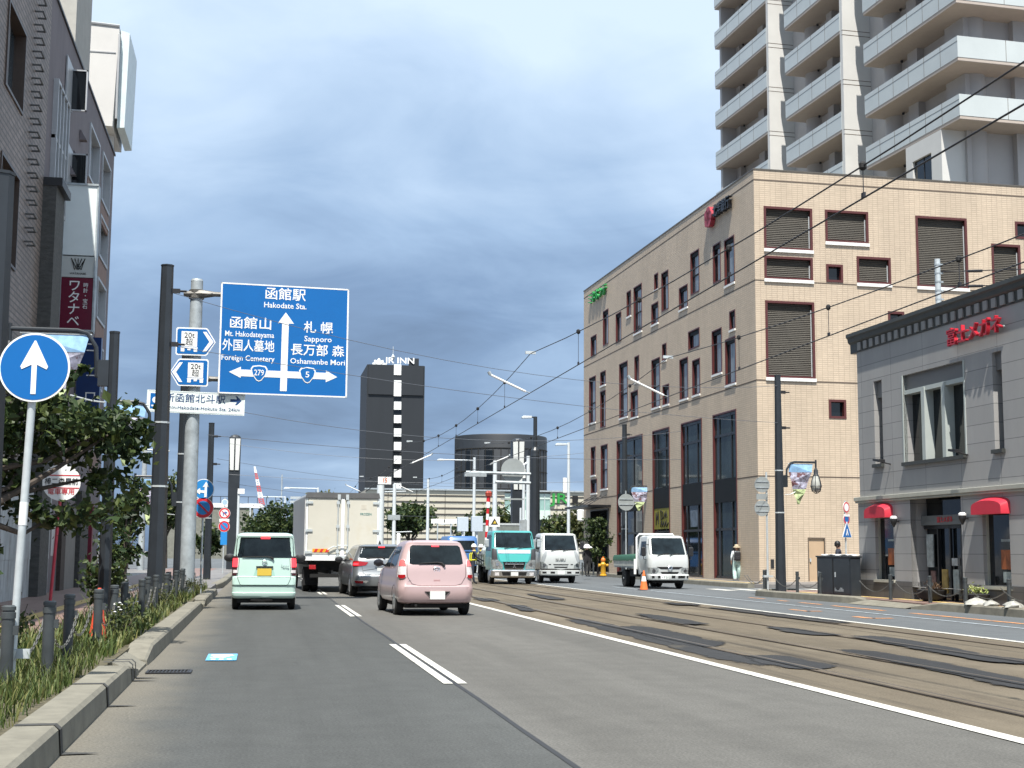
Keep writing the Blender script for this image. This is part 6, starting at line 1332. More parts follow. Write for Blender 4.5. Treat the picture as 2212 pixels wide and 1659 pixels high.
for sg in (-1, 1):
    lo_, hi_ = (-1.0, -.86) if sg < 0 else (.86, 1.0)
    tl = B.face('tail_lamp', [(.80, lo_, hi_), (1.25, lo_, hi_)], M_tdark, mint, off=.012, n=8)
    B.face('brake_lens', [(1.0, lo_*.99+.0, hi_*.985), (1.05, lo_*.99, hi_*.99), (1.20, lo_*.985, hi_*.975)], M_brake, tl, off=.016, n=6); B.face('reverse_lens', [(.86, lo_*.97, hi_*.97), (.93, lo_*.97, hi_*.97)], M_tclear, tl, off=.016, n=6)
    B.flank('side_window', sg, [(1.10, .35, 2.35), (1.18, .33, 2.3), (1.58, .32, 1.9), (1.62, .4, 1.85)], M_gcar, mint); wheel(mint, sg*.655, .62, .285, .155, sg); wheel(mint, sg*.655, 2.95, .285, .155, sg); arch(B, mint, sg, .62, .33); arch(B, mint, sg, 2.95, .33)
    mirror(mint, sg*.87, 2.35, 1.20, 1.45, sg=sg)
pl = B.face('plate_recess', [(.80, -.34, .34), (1.0, -.25, .25), (1.02, -.24, .24)], mat('mint_recess', (.30, .50, .43), .4, var=.05), mint, off=.002); q = MB(); q.box(-.19, .0, .985, .20, .06, 1.02); q.build('plate_lamp_bar', M_blackp, mint)
q = MB(); q.box(-.165, -.0, .80, .165, .02, .965); q.build('number_plate', M_yplate, mint)
q = MB(); q.tube([B.s0(-.72, 1.235, .03), B.s0(.1, 1.24, .035), B.s0(.22, 1.215, .03), B.s0(.28, 1.175, .03)], [.008, .014, .022, .024], 6); q.build('wiper', M_black, mint)
q = MB(); an_ = [(.055*math.cos(k*math.pi/8), .04*math.sin(k*math.pi/8)) for k in range(17)]; q.tube([(a, .012, 1.115+b) for a, b in an_], .008, 5); q.tube([(-.02, .01, 1.09), (.015, .01, 1.14), (.015, .01, 1.09)], .007, 5); q.build('emblem', M_chrome, mint)
text('Tanto', .085, M_chrome, mint, loc=(.47, .015, 1.02), ext=.004, width=.19)
q = MB(); q.box(-.62, .10, .17, .62, 3.2, .32); q.tube([(-.30, .06, .24), (-.05, .06, .22), (.2, .06, .24)], .04, 6); q.build('underside', M_under, mint)
q = MB(); q.tube([(.52, .5, 1.79), (.54, .42, 1.86)], .012, 5); q.build('aerial', M_black, mint)

# pink hatchback
pink = thing('pink_car', 'pale pink hatchback in the right lane with round tail lamps and a tinted rear window', 'car', (3.80, 30.2, 0), R(3.2)); pink.scale = (1, 1, 1.045)
PP = paint('pink_paint', (0.47, 0.34, 0.335), .15); PB = Body([(.25, .72, .14, 3.5, .20, .3, .06), (.28, .79, .06, 3.55, .22, .35, .07), (.36, .825, .02, 3.6, .22, .4, .08), (.50, .8325, .0, 3.62, .22, .4, .08), (.60, .83, .01, 3.6, .2, .4, .08), (.635, .825, .05, 3.58, .18, .4, .07), (.75, .82, .07, 3.5, .17, .4, .06), (.90, .812, .085, 3.3, .16, .4, .06), (1.02, .795, .11, 2.75, .16, .3, .06), (1.10, .772, .14, 2.5, .16, .3, .06), (1.30, .705, .25, 2.1, .16, .3, .05), (1.46, .635, .34, 1.8, .15, .3, .05), (1.51, .60, .33, 1.7, .17, .3, .04), (1.545, .54, .40, 1.6, .2, .3, .03), (1.565, .42, .6, 1.4, .2, .3, .02)])
PB.build('body', PP, pink)
PB.face('rear_window', [(1.055, -.66, .66), (1.08, -.76, .76), (1.42, -.845, .845), (1.455, -.79, .79)], M_gcar, pink)
q = MB(); PB.line(q, [(-.82, 1.06), (-.78, .80), (-.66, .66), (-.5, .625), (.5, .625), (.66, .66), (.78, .80), (.82, 1.06)]); q.build('hatch_gap', mat('pink_shadow_gap', (.09, .055, .055), .7, var=0), pink)
PB.face('high_brake_lamp', [(1.425, -.13, .13), (1.452, -.12, .12)], M_brake, pink, off=.014)
M_pinklens = mat('pale_red_lens', (.62, .14, .14), .12, var=.08, coat=.5)
for sg in (-1, 1):
    s_ = lambda a, b: (a, b) if sg > 0 else (-b, -a)
    tl = PB.face('tail_lamp', [(.765, *s_(.88, .96)), (.80, *s_(.82, 1.0)), (1.0, *s_(.83, 1.0)), (1.12, *s_(.88, 1.0)), (1.16, *s_(.92, .985))], M_tclear, pink, off=.016, n=8)
    PB.face('upper_lens', [(1.02, *s_(.84, .995)), (1.12, *s_(.88, .995)), (1.155, *s_(.925, .98))], M_pinklens, tl, off=.022, n=6); PB.face('lower_lens', [(.77, *s_(.88, .955)), (.80, *s_(.83, .99)), (.845, *s_(.84, .99))], M_tailred, tl, off=.022, n=6)
    PB.flank('rear_side_window', sg, [(1.02, .72, 1.45), (1.06, .60, 1.45), (1.40, .72, 1.45), (1.43, .8, 1.42)], M_gcar, pink); PB.flank('front_side_window', sg, [(1.00, 1.53, 2.55), (1.04, 1.52, 2.48), (1.40, 1.52, 1.85), (1.43, 1.55, 1.75)], M_gcar, pink)
    wheel(pink, sg*.735, .72, .285, .175, sg); wheel(pink, sg*.735, 3.1, .285, .175, sg); arch(PB, pink, sg, .72, .345); arch(PB, pink, sg, 3.1, .345); mirror(pink, sg*.93, 2.5, 1.07, 1.2, mat('black_chrome', (.03, .03, .035), .15, .4, var=0), sg=sg)
q = MB(); pts = [(-.28, .505), (.28, .505), (.20, .44), (.16, .40), (-.16, .40), (-.20, .44)]; q.prism(pts, -.085, .02, 'xz'); q.build('plate_recess', M_under, pink)
q = MB(); q.box(-.165, -.10, .345, .165, -.08, .51); q.build('number_plate', M_plate, pink)
q = MB(); q.tube([PB.s0(-.5, 1.075, .03), PB.s0(0, 1.10, .04), PB.s0(.14, 1.085, .035), PB.s0(.22, 1.02, .03)], [.008, .014, .022, .024], 6); q.build('wiper', M_black, pink)
q = MB(); 
for (a, b) in ((.075, .05), (.028, .05), (.055, .022)): q.tube([(a*math.cos(k*math.pi/8), .035, .955+(.015 if b == .022 else 0)+b*math.sin(k*math.pi/8)) for k in range(17)], .008, 5)
q.build('emblem', M_chrome, pink)
text('Passo', .085, M_chrome, pink, loc=(-.53, .035, .715), ext=.004, width=.16); q = MB(); q.box(-.07, .0, .70, .07, .03, .745); q.build('hatch_handle', mat('pink_handle', (.40, .24, .24), .4), pink)
q = MB(); q.box(-.66, .16, .16, .66, 3.3, .30); q.tube([(-.55, .12, .24), (-.2, .12, .21), (.2, .12, .22), (.6, .14, .25)], .05, 6); q.tube([(-.45, .02, .22), (-.45, .25, .22)], .03, 8); q.build('underside', M_under, pink)
q = MB(); q.tube([(-.44, .75, 1.55), (-.46, .6, 1.61)], .014, 5); q.box(-.44, .62, 1.55, -.36, .72, 1.585); q.build('roof_fitting', M_black, pink)

# silver wagon
silv = thing('silver_car', 'silver grey wagon with wide red tail lamps, partly hidden behind the pink car', 'car', (3.72, 42.9, 0), R(3.2))
PS = paint('silver_paint', (0.27, 0.285, 0.295), .7, .30); SB = Body([(.30, .80, .12, 4.5, .22, .4, .05), (.34, .87, .04, 4.6, .24, .5, .06), (.46, .895, .0, 4.65, .24, .5, .06), (.62, .90, .0, 4.65, .22, .5, .06), (.68, .895, .05, 4.6, .18, .5, .05), (.92, .89, .09, 4.4, .17, .5, .05), (1.10, .86, .12, 3.6, .17, .4, .05), (1.17, .84, .16, 3.35, .17, .4, .05), (1.48, .70, .40, 2.7, .16, .4, .04), (1.54, .67, .36, 2.6, .18, .4, .03), (1.58, .60, .45, 2.5, .2, .4, .03), (1.605, .48, .7, 2.2, .2, .3, .02)])
SB.build('body', PS, silv); SB.face('rear_window', [(1.17, -.80, .80), (1.20, -.86, .86), (1.47, -.90, .90), (1.50, -.84, .84)], M_gcar, silv)
SB.face('high_brake_lamp', [(1.50, -.14, .14), (1.535, -.13, .13)], M_brake, silv, off=.02)
for sg in (-1, 1):
    s_ = lambda a, b: (a, b) if sg > 0 else (-b, -a)
    tl = SB.face('tail_lamp', [(.93, *s_(.80, .99)), (.96, *s_(.58, 1.0)), (1.05, *s_(.50, 1.0)), (1.09, *s_(.88, 1.0))], M_tailred, silv, off=.016, n=12); SB.face('brake_lens', [(.965, *s_(.84, .98)), (1.03, *s_(.84, .98))], M_brake, tl, off=.022, n=6)
    rf = SB.face('bumper_garnish', [(.40, *s_(.58, .92)), (.50, *s_(.48, .97))], M_chrome, silv, off=.014); SB.face('reflector', [(.41, *s_(.68, .90)), (.49, *s_(.66, .94))], M_tailred, rf, off=.020)
    SB.flank('side_window', sg, [(1.08, .75, 3.3), (1.12, .6, 3.2), (1.44, .8, 2.45), (1.47, 1.0, 2.35)], M_gcar, silv); wheel(silv, sg*.79, .95, .34, .21, sg); wheel(silv, sg*.79, 3.6, .34, .21, sg); arch(SB, silv, sg, .95, .40); arch(SB, silv, sg, 3.6, .40); mirror(silv, sg*1.0, 3.05, 1.12, 1.3, sg=sg)
q = MB(); SB.line(q, [(-.80, 1.16), (-.70, .90), (-.66, .72), (-.60, .69), (.60, .69), (.66, .72), (.70, .90), (.80, 1.16)]); SB.line(q, [(-.66, .80), (-.2, .86), (.2, .86), (.66, .80)]); q.build('hatch_gap', mat('grey_shadow_gap', (.05, .05, .05), .7, var=0), silv)
q = MB(); q.box(-.24, .0, .92, .24, .05, .955); q.build('chrome_bar', M_chrome, silv); q = MB(); q.box(-.165, .02, .75, .165, .04, .915); q.build('number_plate', M_plate, silv)
q = MB(); q.tube([SB.s0(-.6, 1.18, .03), SB.s0(0, 1.20, .03), SB.s0(.1, 1.16, .03)], .014, 6); q.build('wiper', M_black, silv)
q = MB(); q.box(-.7, .15, .18, .7, 4.2, .34); q.tube([(-.6, .1, .28), (0, .1, .25), (.6, .1, .28)], .05, 6); q.build('underside', M_under, silv)
q = MB(); q.lathe([(.05, 0), (.03, .06), (.005, .12)], 8, (.0, .75, 1.6)); q.build('fin_aerial', M_black, silv)

# refrigerated box truck
Y = 47.5; TLc, BRc = at(662, 1066, Y), at(818, 1208, Y); bw2 = (BRc.x-TLc.x)/2; zt, zb = TLc.z, BRc.z
bt_ = thing('box_truck', 'white frozen goods box truck seen from behind with twin rear doors', 'truck', ((TLc.x+BRc.x)/2, Y, 0), R(2.6))
M_box = mat('cream_box_panel', (0.53, 0.51, 0.44), .45, var=.05, scale=.9, dirt=((.50, .45, .33), 1.2, .55, .8)); M_boxs = mat('aluminium_side_panel', (0.45, 0.46, 0.46), .35, .5, var=.15, scale=2, dirt=((.20, .20, .20), 2, .58, .75), stretch=(1, 1, .3))
mb = MB(); ch = .22; mb.prism([(-bw2, zb), (bw2, zb), (bw2, zt-ch*.4), (bw2-.06, zt), (-bw2+.06, zt), (-bw2, zt-ch*.4)], .06, 6.2, 'xz'); mb.build('box', M_boxs, bt_)
mb = MB(); mb.box(-bw2, 0, zb-.06, bw2, .08, zb+.16); mb.box(-bw2, 0, zb+.16, -bw2+.07, .08, zt-.14); mb.box(bw2-.07, 0, zb+.16, bw2, .08, zt-.14); mb.box(-.06, -.03, zb+.10, .06, .07, zt-.12); rf = mb.build('rear_frame', M_white, bt_, bevel=.01)
mb = MB(); mb.prism([(-bw2-.02, zt-.14), (bw2+.02, zt-.14), (bw2-.02, zt+.04), (-bw2+.02, zt+.04)], -.05, .12, 'xz'); mb.build('roof_header', mat('dark_header_trim', (.10, .10, .10), .5, var=.2), bt_)
for sg in (-1, 1):
    mb = MB(); a, b = sorted((sg*.065, sg*(bw2-.075))); mb.box(a, -.015, zb+.17, b, .06, zt-.15); d = mb.build('rear_door', M_box, bt_)
    q = MB(); q.tube([(sg*.17, -.05, zb+.05), (sg*.17, -.05, zt-.10)], .022, 8)
    for z in (zb+.25, (zb+zt)/2, zt-.3): q.box(sg*.17-.05, -.07, z-.05, sg*.17+.05, -.01, z+.05)
    q.box(sg*.14-.05, -.08, zt-.2, sg*.14+.05, 0, zt-.02); q.build('lock_rod', M_galv, d)
    for z in (zb+.22, zb+.95, zt-.30): a, b = sorted((sg*bw2*.82, sg*(bw2+.02))); q = MB(); q.box(a, -.05, z-.04, b, .0, z+.04); q.build('hinge', M_galv, d)
q = MB(); q.box(-bw2+.24, -.022, zb+.12+.10, -bw2+.80, -.016, zb+.34); rfl = q.build('striped_reflector', mat('orange_reflector', (.75, .33, .02), .35, var=.03), bt_)
q = MB()
for k in range(3): x = -bw2+.28+k*.19; q.prism([(x, zb+.225), (x+.09, zb+.225), (x+.15, zb+.335), (x+.06, zb+.335)], -.026, -.02, 'xz')
q.build('red_stripes', M_red, rfl)
text('FROZEN', .11, mat('green_print', (.02, .17, .16), .5), bt_, loc=(.78, -.018, zt-.68), ext=.002, bold=.004, width=.38); q = MB(); q.box(.62, -.019, zt-.52, .80, -.014, zt-.36); q.build('ghost_sticker', mat('faded_sticker', (.48, .45, .38), .6), bt_)
q = MB(); q.box(-.25, -.09, zb+.02, .2, -.03, zb+.10); q.tube([(-.5, -.08, zb+.3), (-.3, -.09, zb+.42), (-.18, -.06, zb+.4)], .02, 6); q.tube([(-.17, -.09, zb+.45), (.17, -.09, zb+.45)], .02, 6); q.build('door_handle', M_galv, bt_)
q = MB(); q.box(-.42, .3, .62, -.32, 8.0, .85); q.box(.32, .3, .62, .42, 8.0, .85); q.box(-bw2+.1, .2, zb-.2, bw2-.1, 6.1, zb-.06); q.box(-1.05, .12, .5, 1.05, .22, .62); q.box(-1.0, .3, .75, 1.0, .4, .95); q.build('chassis', M_under, bt_)
for sg in (-1, 1):
    q = MB(); q.box(sg*.98-.11, .05, .78, sg*.98+.11, .12, .92); q.build('tail_lamp', M_tailred, bt_); wheel(bt_, sg*(bw2-.18), 1.75, .40, .24, sg, True); wheel(bt_, sg*(bw2-.14), 6.9, .40, .24, sg)
    q = MB(); q.box(sg*(bw2-.28)-.25, 1.15, .22, sg*(bw2-.28)+.25, 1.17, .85); q.build('mudflap', M_black, bt_)
CB = Body([(.5, 1.0, 6.25, 8.1, .1, .2, 0), (1.2, 1.05, 6.25, 8.15, .1, .25, 0), (1.9, 1.05, 6.25, 8.0, .1, .25, 0), (2.5, .98, 6.25, 7.5, .1, .25, 0), (2.6, .9, 6.3, 7.4, .1, .2, 0)]); CB.build('cab', M_white, bt_); CB.flank('side_window', -1, [(1.55, 6.9, 7.9), (2.2, 6.9, 7.7)], M_gcar, bt_)
q = MB(); q.box(-bw2-.02, .3, zb-.03, -bw2+.05, 6.1, zb+.1); q.box(-bw2-.015, .25, zb+.1, -bw2, .33, zt-.2); q.build('side_rail', M_white, bt_)

# cab-over trucks
def glassrow(Bd, p, rows, nm='windscreen'): return Bd.face(nm, rows, M_gcar2, p, off=.006)
def headlamp(Bd, p, sg, z0, z1, a, b, slant=0.0, inner=.0):
    s_ = lambda u, v: (u, v) if sg > 0 else (-v, -u)
    h = Bd.face('headlamp', [(z0, *s_(a+inner, b)), ((z0+z1)/2, *s_(a, b)), (z1, *s_(a+slant, b))], mat('headlamp_glass', (.30, .32, .32), .06, .3, var=.5, scale=12, coat=.6), p, off=.012, n=10)
    c = Bd.s0(sg*(a+b)/2, (z0+z1)/2, .016); q = MB(); q.lathe([(.075, -.004), (.075, .004)], 16, c, 0, 'y'); q.build('reflector', M_chrome, h); return h
def wipers(Bd, p, z, ts):
    q = MB()
    for a, b in ts: q.tube([Bd.s0(a, z-.03, .04), Bd.s0((a+b)/2, z+.03, .035), Bd.s0(b, z+.05, .03)], .013, 5)
    return q.build('wiper', M_black, p)
def cab_mirror(p, x, y, z, sg, m=None):
    q = MB(); q.box(x-.09, y-.05, z-.18, x+.09, y+.05, z+.18); mm = q.build('mirror', m or M_blackp, p, bevel=.04)
    q = MB(); q.tube([(x, y, z+.25), (x, y, z-.3), (x-sg*.22, y+.1, z-.34)], .014, 5); q.tube([(x, y, z+.25), (x-sg*.22, y+.1, z+.28)], .014, 5); q.build('mirror_arm', M_blackp, mm); return mm
# teal
teal = thing('teal_truck', 'turquoise cab over dump truck with chrome bumper standing on the tram tracks', 'truck', (10.92, 60.0, 0), R(1.0))
PT = paint('teal_paint', (0.055, 0.30, 0.30)); PTd = mat('dark_grey_panel', (.05, .05, .055), .5, var=.1)
TB = Body([(.62, .96, .02, 1.75, .12, .12, .04), (.95, .985, .0, 1.75, .13, .12, .05), (1.30, .985, .01, 1.75, .14, .12, .05), (1.52, .97, .05, 1.75, .14, .12, .05), (1.58, .96, .09, 1.75, .14, .12, .05), (2.22, .90, .36, 1.72, .12, .1, .04), (2.29, .875, .40, 1.7, .12, .1, .03), (2.33, .82, .48, 1.65, .12, .1, .02)])
TB.build('cab', PT, teal); glassrow(TB, teal, [(1.59, -.88, .88), (1.62, -.92, .92), (2.21, -.92, .92), (2.25, -.87, .87)])
TB.face('front_panel', [(.98, -.62, .62), (1.31, -.73, .73)], paint('bright_teal_panel', (.085, .47, .45)), teal, off=.014); TB.face('scuttle_panel', [(1.34, -.74, .74), (1.50, -.75, .75)], mat('pale_blue_panel', (.55, .64, .74), .35, var=.04), teal, off=.012)
gq = TB.face('grille', [(.68, -.40, .40), (.74, -.46, .46), (.97, -.50, .50)], M_under, teal, off=.014)
q = MB(); q.tube([TB.s0(-.42, .87, .03), TB.s0(0, .87, .03), TB.s0(.42, .87, .03)], .022, 6); q.tube([TB.s0(-.44, .665, .02), TB.s0(.44, .665, .02)], .025, 6); q.build('grille_bar', M_chrome, gq); text('F U S O', .075, M_chrome, gq, loc=(0, -.085, .935), ext=.004, width=.75)
q = MB()
for an in (90, 210, 330): c_, s_ = math.cos(R(an)), math.sin(R(an)); q.prism([(0, .765), (c_*.04-s_*.028, .765+s_*.04+c_*.028), (c_*.085, .765+s_*.085), (c_*.04+s_*.028, .765+s_*.04-c_*.028)], -.09, -.07, 'xz')
q.build('emblem', M_chrome, gq)
for sg in (-1, 1):
    s_ = lambda a, b: (a, b) if sg > 0 else (-b, -a)
    headlamp(TB, teal, sg, .66, 1.06, .52, 1.0, .20); TB.face('corner_panel', [(1.06, *s_(.74, .99)), (1.55, *s_(.80, .99))], PTd, teal, off=.010); TB.flank('side_window', sg, [(1.45, .45, 1.45), (2.15, .62, 1.45)], M_gcar, teal); cab_mirror(teal, sg*1.16, .25, 1.78, sg, M_galvd)
    wheel(teal, sg*.84, .95, .37, .20, sg); wheel(teal, sg*.80, 3.75, .37, .20, sg, True); TB.flank('door_line', sg, [(.9, .42, .44), (2.1, .42, .44)], M_under, teal, off=.003, n=2)
CHB = Body([(.30, .96, .0, .40, .12, .05, .03), (.36, 1.02, -.06, .4, .14, .05, .03), (.58, 1.03, -.08, .4, .14, .05, .03), (.63, 1.0, -.04, .4, .12, .05, .03)]); bp2 = CHB.build('bumper', mat('worn_chrome', (.55, .56, .57), .22, .9, var=.25, scale=6), teal); CHB.face('bumper_slot', [(.38, -.50, .50), (.54, -.55, .55)], M_under, bp2, off=.004)
for sg in (-1, 1): CHB.face('fog_lamp', [(.38, *((.66, .84) if sg > 0 else (-.84, -.66))), (.52, *((.66, .84) if sg > 0 else (-.84, -.66)))], M_tclear, bp2, off=.006)
q = MB(); q.box(-.165, -.13, .37, .165, -.115, .535); q.build('number_plate', M_plate, teal); wipers(TB, teal, 1.58, ((-.45, .15), (.15, .75)))
q = MB(); q.box(-.4, .5, .42, -.3, 5.2, .62); q.box(.3, .5, .42, .4, 5.2, .62); q.box(-.9, 1.8, .5, .9, 2.6, .75); q.box(-.7, .3, .25, .7, 1.2, .6); q.build('chassis', M_under, teal)
mb = MB(); mb.box(-1.0, 1.85, .80, 1.0, 5.3, .92); bed = mb.build('load_bed', mat('weathered_green_board', (.13, .16, .12), .7, var=.3, scale=5), teal)
for sg in (-1, 1):
    q = MB(); q.box(sg*1.0-.025, 1.85, .92, sg*1.0+.025, 5.3, 1.30); sb_ = q.build('side_board', mat('weathered_green_board', (.13, .16, .12), .7), bed)
    q = MB()
    for k in range(6): q.box(sg*1.03-.02, 2.0+k*.6, .86, sg*1.03+.02, 2.08+k*.6, 1.32)
    q.box(sg*1.03-.02, 1.85, 1.28, sg*1.03+.02, 5.3, 1.33); q.build('board_rib', M_galvd, sb_)
# crane mast of the truck: red and white
cx_, cz_ = -.83, .92; q0 = thing('loading_crane', 'slim red and white striped crane mast standing on the teal truck bed', 'crane', (10.1, 62.6, .92))
q = MB(); q.lathe([(.16, 0), (.20, .25), (.22, .55), (.08, .80), (.07, .9)], 10); q.build('slew_base', M_galvd, q0)
for k in range(8):
    q = MB(); z = .85+.27*k; q.tube([(.012*k, 0, z), (.012*(k+1), 0, z+.27)], .075-.002*k+(.03 if k > 5 else 0), 8); q.build('boom_band', M_red if k % 2 else M_white, q0)
q = MB(); q.lathe([(.14, 0), (.16, .15), (.08, .25)], 8, (.1, 0, 3.0)); q.build('boom_head', mat('rust_red_head', (.35, .05, .03), .6, var=.3), q0); q = MB(); q.tube([(.35, .1, 0), (.30, .1, .8), (.22, .1, 1.3)], .05, 6); q.build('hydraulic_arm', M_white, q0)

# white cab-over beside it
isz = thing('white_truck', 'white cab over truck with chrome lettered nose to the right of the turquoise truck', 'truck', (13.52, 62.4, 0), R(.5))
PW = paint('white_truck_paint', (0.47, 0.49, 0.48)); IB = Body([(.62, .88, .02, 1.8, .12, .1, .05), (.95, .93, .0, 1.8, .16, .1, .06), (1.30, .92, .03, 1.8, .16, .1, .06), (1.46, .91, .08, 1.8, .16, .1, .05), (1.50, .90, .11, 1.8, .15, .1, .05), (2.14, .83, .38, 1.75, .14, .1, .04), (2.22, .80, .42, 1.7, .14, .1, .03), (2.27, .72, .52, 1.65, .14, .1, .02)])
IB.build('cab', PW, isz); glassrow(IB, isz, [(1.49, -.89, .89), (1.52, -.94, .94), (2.13, -.94, .94), (2.18, -.88, .88)]); text('ISUZU', .15, mat('grey_chrome_letters', (.20, .21, .21), .3, .5, var=0), isz, loc=(-.02, -.075, 1.06), ext=.006, bold=.008, width=.46)
for k, (z0, z1, a) in enumerate(((.82, .865, .40), (.70, .755, .36))): IB.face('grille_slot', [(z0, -a+.04, a-.04), (z1, -a, a)], M_under, isz, off=.006)
for sg in (-1, 1):
    s_ = lambda a, b: (a, b) if sg > 0 else (-b, -a)
    headlamp(IB, isz, sg, .66, .98, .68, 1.0, .22); IB.face('grille_slot', [(.83, *s_(.50, .62)), (.87, *s_(.50, .62))], M_under, isz, off=.006, n=3); IB.face('corner_vane', [(.98, *s_(.82, .97)), (1.2, *s_(.74, .93)), (1.46, *s_(.68, .80))], mat('grey_corner_vane', (.28, .30, .31), .4), isz, off=.010); IB.flank('side_window', sg, [(1.42, .45, 1.4), (2.08, .62, 1.4)], M_gcar, isz); cab_mirror(isz, sg*1.04, .2, 1.72, sg)
    wheel(isz, sg*.74, 1.0, .37, .20, sg); wheel(isz, sg*.72, 4.0, .37, .20, sg, True)
WB = Body([(.34, .86, .02, .4, .12, .05, .03), (.40, .93, -.05, .4, .14, .05, .03), (.58, .94, -.05, .4, .14, .05, .03), (.60, .92, .0, .4, .12, .05, .03)]); wb_ = WB.build('bumper', PW, isz)
for a, b in ((-.52, -.30), (.30, .52), (-.92, -.72), (.72, .92)): WB.face('bumper_slot', [(.44, a, b), (.53, a, b)], M_under, wb_, off=.004, n=4)
q = MB(); q.box(-.90, -.03, .605, .90, .3, .66); q.build('bumper_gap', M_under, isz); q = MB(); q.box(-.165, -.105, .40, .165, -.09, .56); q.build('number_plate', M_plate, isz); wipers(IB, isz, 1.49, ((-.5, .1), (.1, .7)))
q = MB(); q.box(-.4, .5, .42, -.3, 5.6, .62); q.box(.3, .5, .42, .4, 5.6, .62); q.box(-.5, .3, .22, .5, 1.4, .6); q.build('chassis', M_under, isz)
mb = MB(); mb.box(-1.0, 1.95, .80, 1.0, 5.8, .95); mb.box(-1.0, 1.95, .95, -.95, 5.8, 1.35); mb.box(.95, 1.95, .95, 1.0, 5.8, 1.35); mb.box(-1, 1.95, .95, 1, 2.0, 2.0); mb.build('load_bed', M_galvd, isz); q = MB(); q.tube([(1.02, 1.5, 1.0), (1.02, 1.5, 2.0)], .03, 6); q.build('red_marker_bar', mat('red_marker', (.5, .04, .04), .5), isz)

# white flatbed with green sheet
hin = thing('flatbed_truck', 'white flatbed truck with a dark green tarpaulin over its load bed', 'truck', (15.76, 52.7, 0), R(.8))
HB = Body([(.55, .78, .02, 1.7, .14, .1, .05), (.85, .83, .0, 1.7, .18, .1, .08), (1.15, .835, .03, 1.7, .18, .1, .08), (1.30, .825, .08, 1.7, .18, .1, .07), (1.34, .815, .11, 1.7, .17, .1, .06), (1.95, .745, .40, 1.65, .15, .1, .05), (2.03, .72, .44, 1.6, .16, .1, .04), (2.08, .64, .54, 1.55, .16, .1, .03)])
HB.build('cab', PW, hin); glassrow(HB, hin, [(1.33, -.90, .90), (1.36, -.95, .95), (1.94, -.96, .96), (1.985, -.90, .90)])
for z0, z1, a0, a1 in ((.775, .86, .44, .64), (.585, .665, .40, .46)): g_ = HB.face('grille', [(z0, -a0, a0), (z1, -a1, a1)], M_under, hin, off=.008)
q = MB(); q.tube([(.085*math.cos(k*math.pi/8), -.10, .82+.06*math.sin(k*math.pi/8)) for k in range(17)], .013, 5); q.tube([(-.05, -.10, .79), (.0, -.10, .86), (.05, -.10, .79)], .012, 5); q.build('emblem', M_chrome, hin)
for sg in (-1, 1):
    headlamp(HB, hin, sg, .60, .83, .56, 1.0, .0, .12); HB.flank('side_window', sg, [(1.30, .45, 1.25), (1.85, .60, 1.25)], M_gcar, hin); cab_mirror(hin, sg*.97, .25, 1.45, sg); wheel(hin, sg*.70, 1.0, .36, .19, sg); wheel(hin, sg*.70, 3.75, .36, .19, sg, True)
    HB.flank('door_line', sg, [(.8, .40, .42), (1.9, .40, .42)], M_under, hin, off=.003, n=2)
HBb = Body([(.33, .74, .06, .4, .14, .05, .05), (.37, .82, .0, .4, .18, .05, .06), (.52, .84, -.03, .4, .18, .05, .06), (.58, .83, .0, .4, .18, .05, .06)]); hb_ = HBb.build('bumper', PW, hin)
for a, b in ((-.58, -.46), (.40, .74), (-.86, -.74), (.84, .93), (.08, .26)): HBb.face('bumper_slot', [(.42, a, b), (.52, a, b)], M_under, hb_, off=.004, n=4)
q = MB(); q.box(-.39, -.108, .38, -.06, -.09, .535); np_ = q.build('number_plate', M_plate, hin); text('・7 21', .11, mat('plate_green', (.03, .12, .08), .5), np_, loc=(-.22, -.110, .45), ext=.002, bold=.003); wipers(HB, hin, 1.33, ((-.6, .0), (.0, .55)))
q = MB(); q.lathe([(.02, .12), (.09, .08), (.11, 0), (.09, -.08), (.02, -.11)], 14, (.18, .28, 1.43)); q.build('hard_hat_on_dashboard', M_white, hin, smooth=60)
q = MB(); q.tube([(-.80, 1.78, .75), (-.80, 1.78, 2.02), (-.70, 1.78, 2.14), (.70, 1.78, 2.14), (.80, 1.78, 2.02), (.80, 1.78, .75)], .045, 8); q.tube([(-.8, 1.78, 1.5), (.8, 1.78, 1.5)], .03, 6); q.build('guard_frame', M_white, hin, smooth=40)
q = MB(); q.tube([(-.90, 1.70, .55), (-.90, 1.70, 1.15)], .055, 8); q.build('air_intake', M_white, hin)
q = MB(); q.box(-.38, .5, .42, -.28, 5.0, .62); q.box(.28, .5, .42, .38, 5.0, .62); q.box(-.78, 1.9, .45, -.45, 2.9, .75); q.box(-.5, .3, .22, .5, 1.3, .55); q.box(-.75, 4.9, .45, .75, 5.0, .6); q.build('chassis', M_under, hin)
mb = MB(); mb.box(-.86, 1.85, .80, .86, 5.05, .90); lbd = mb.build('load_bed', M_galvd, hin)
for sg in (-1, 1): q = MB(); q.box(sg*.86-.02, 1.85, .86, sg*.86+.02, 5.05, 1.16); q.build('side_board', mat('dirty_white_board', (.45, .46, .43), .6, var=.3, scale=5), lbd)
mb = MB(); n = 16; rn = random.Random(4); top = []
vs = []; 
for i in range(n+1):
    y = 1.9+3.2*i/n
    for (x, z) in ((-.90, 1.06+.05*rn.random()), (-.89, 1.22), (-.84, 1.30), (-.4, 1.30+.03*rn.random()), (.1, 1.32+.04*rn.random()), (.5, 1.30+.03*rn.random()), (.84, 1.29), (.89, 1.22), (.90, 1.06+.05*rn.random())): vs.append((x, y, z))
fs = [(i*9+k, i*9+k+1, i*9+10+k, i*9+9+k) for i in range(n) for k in range(8)]; fs += [tuple(range(9)), tuple(n*9+k for k in range(8, -1, -1))]
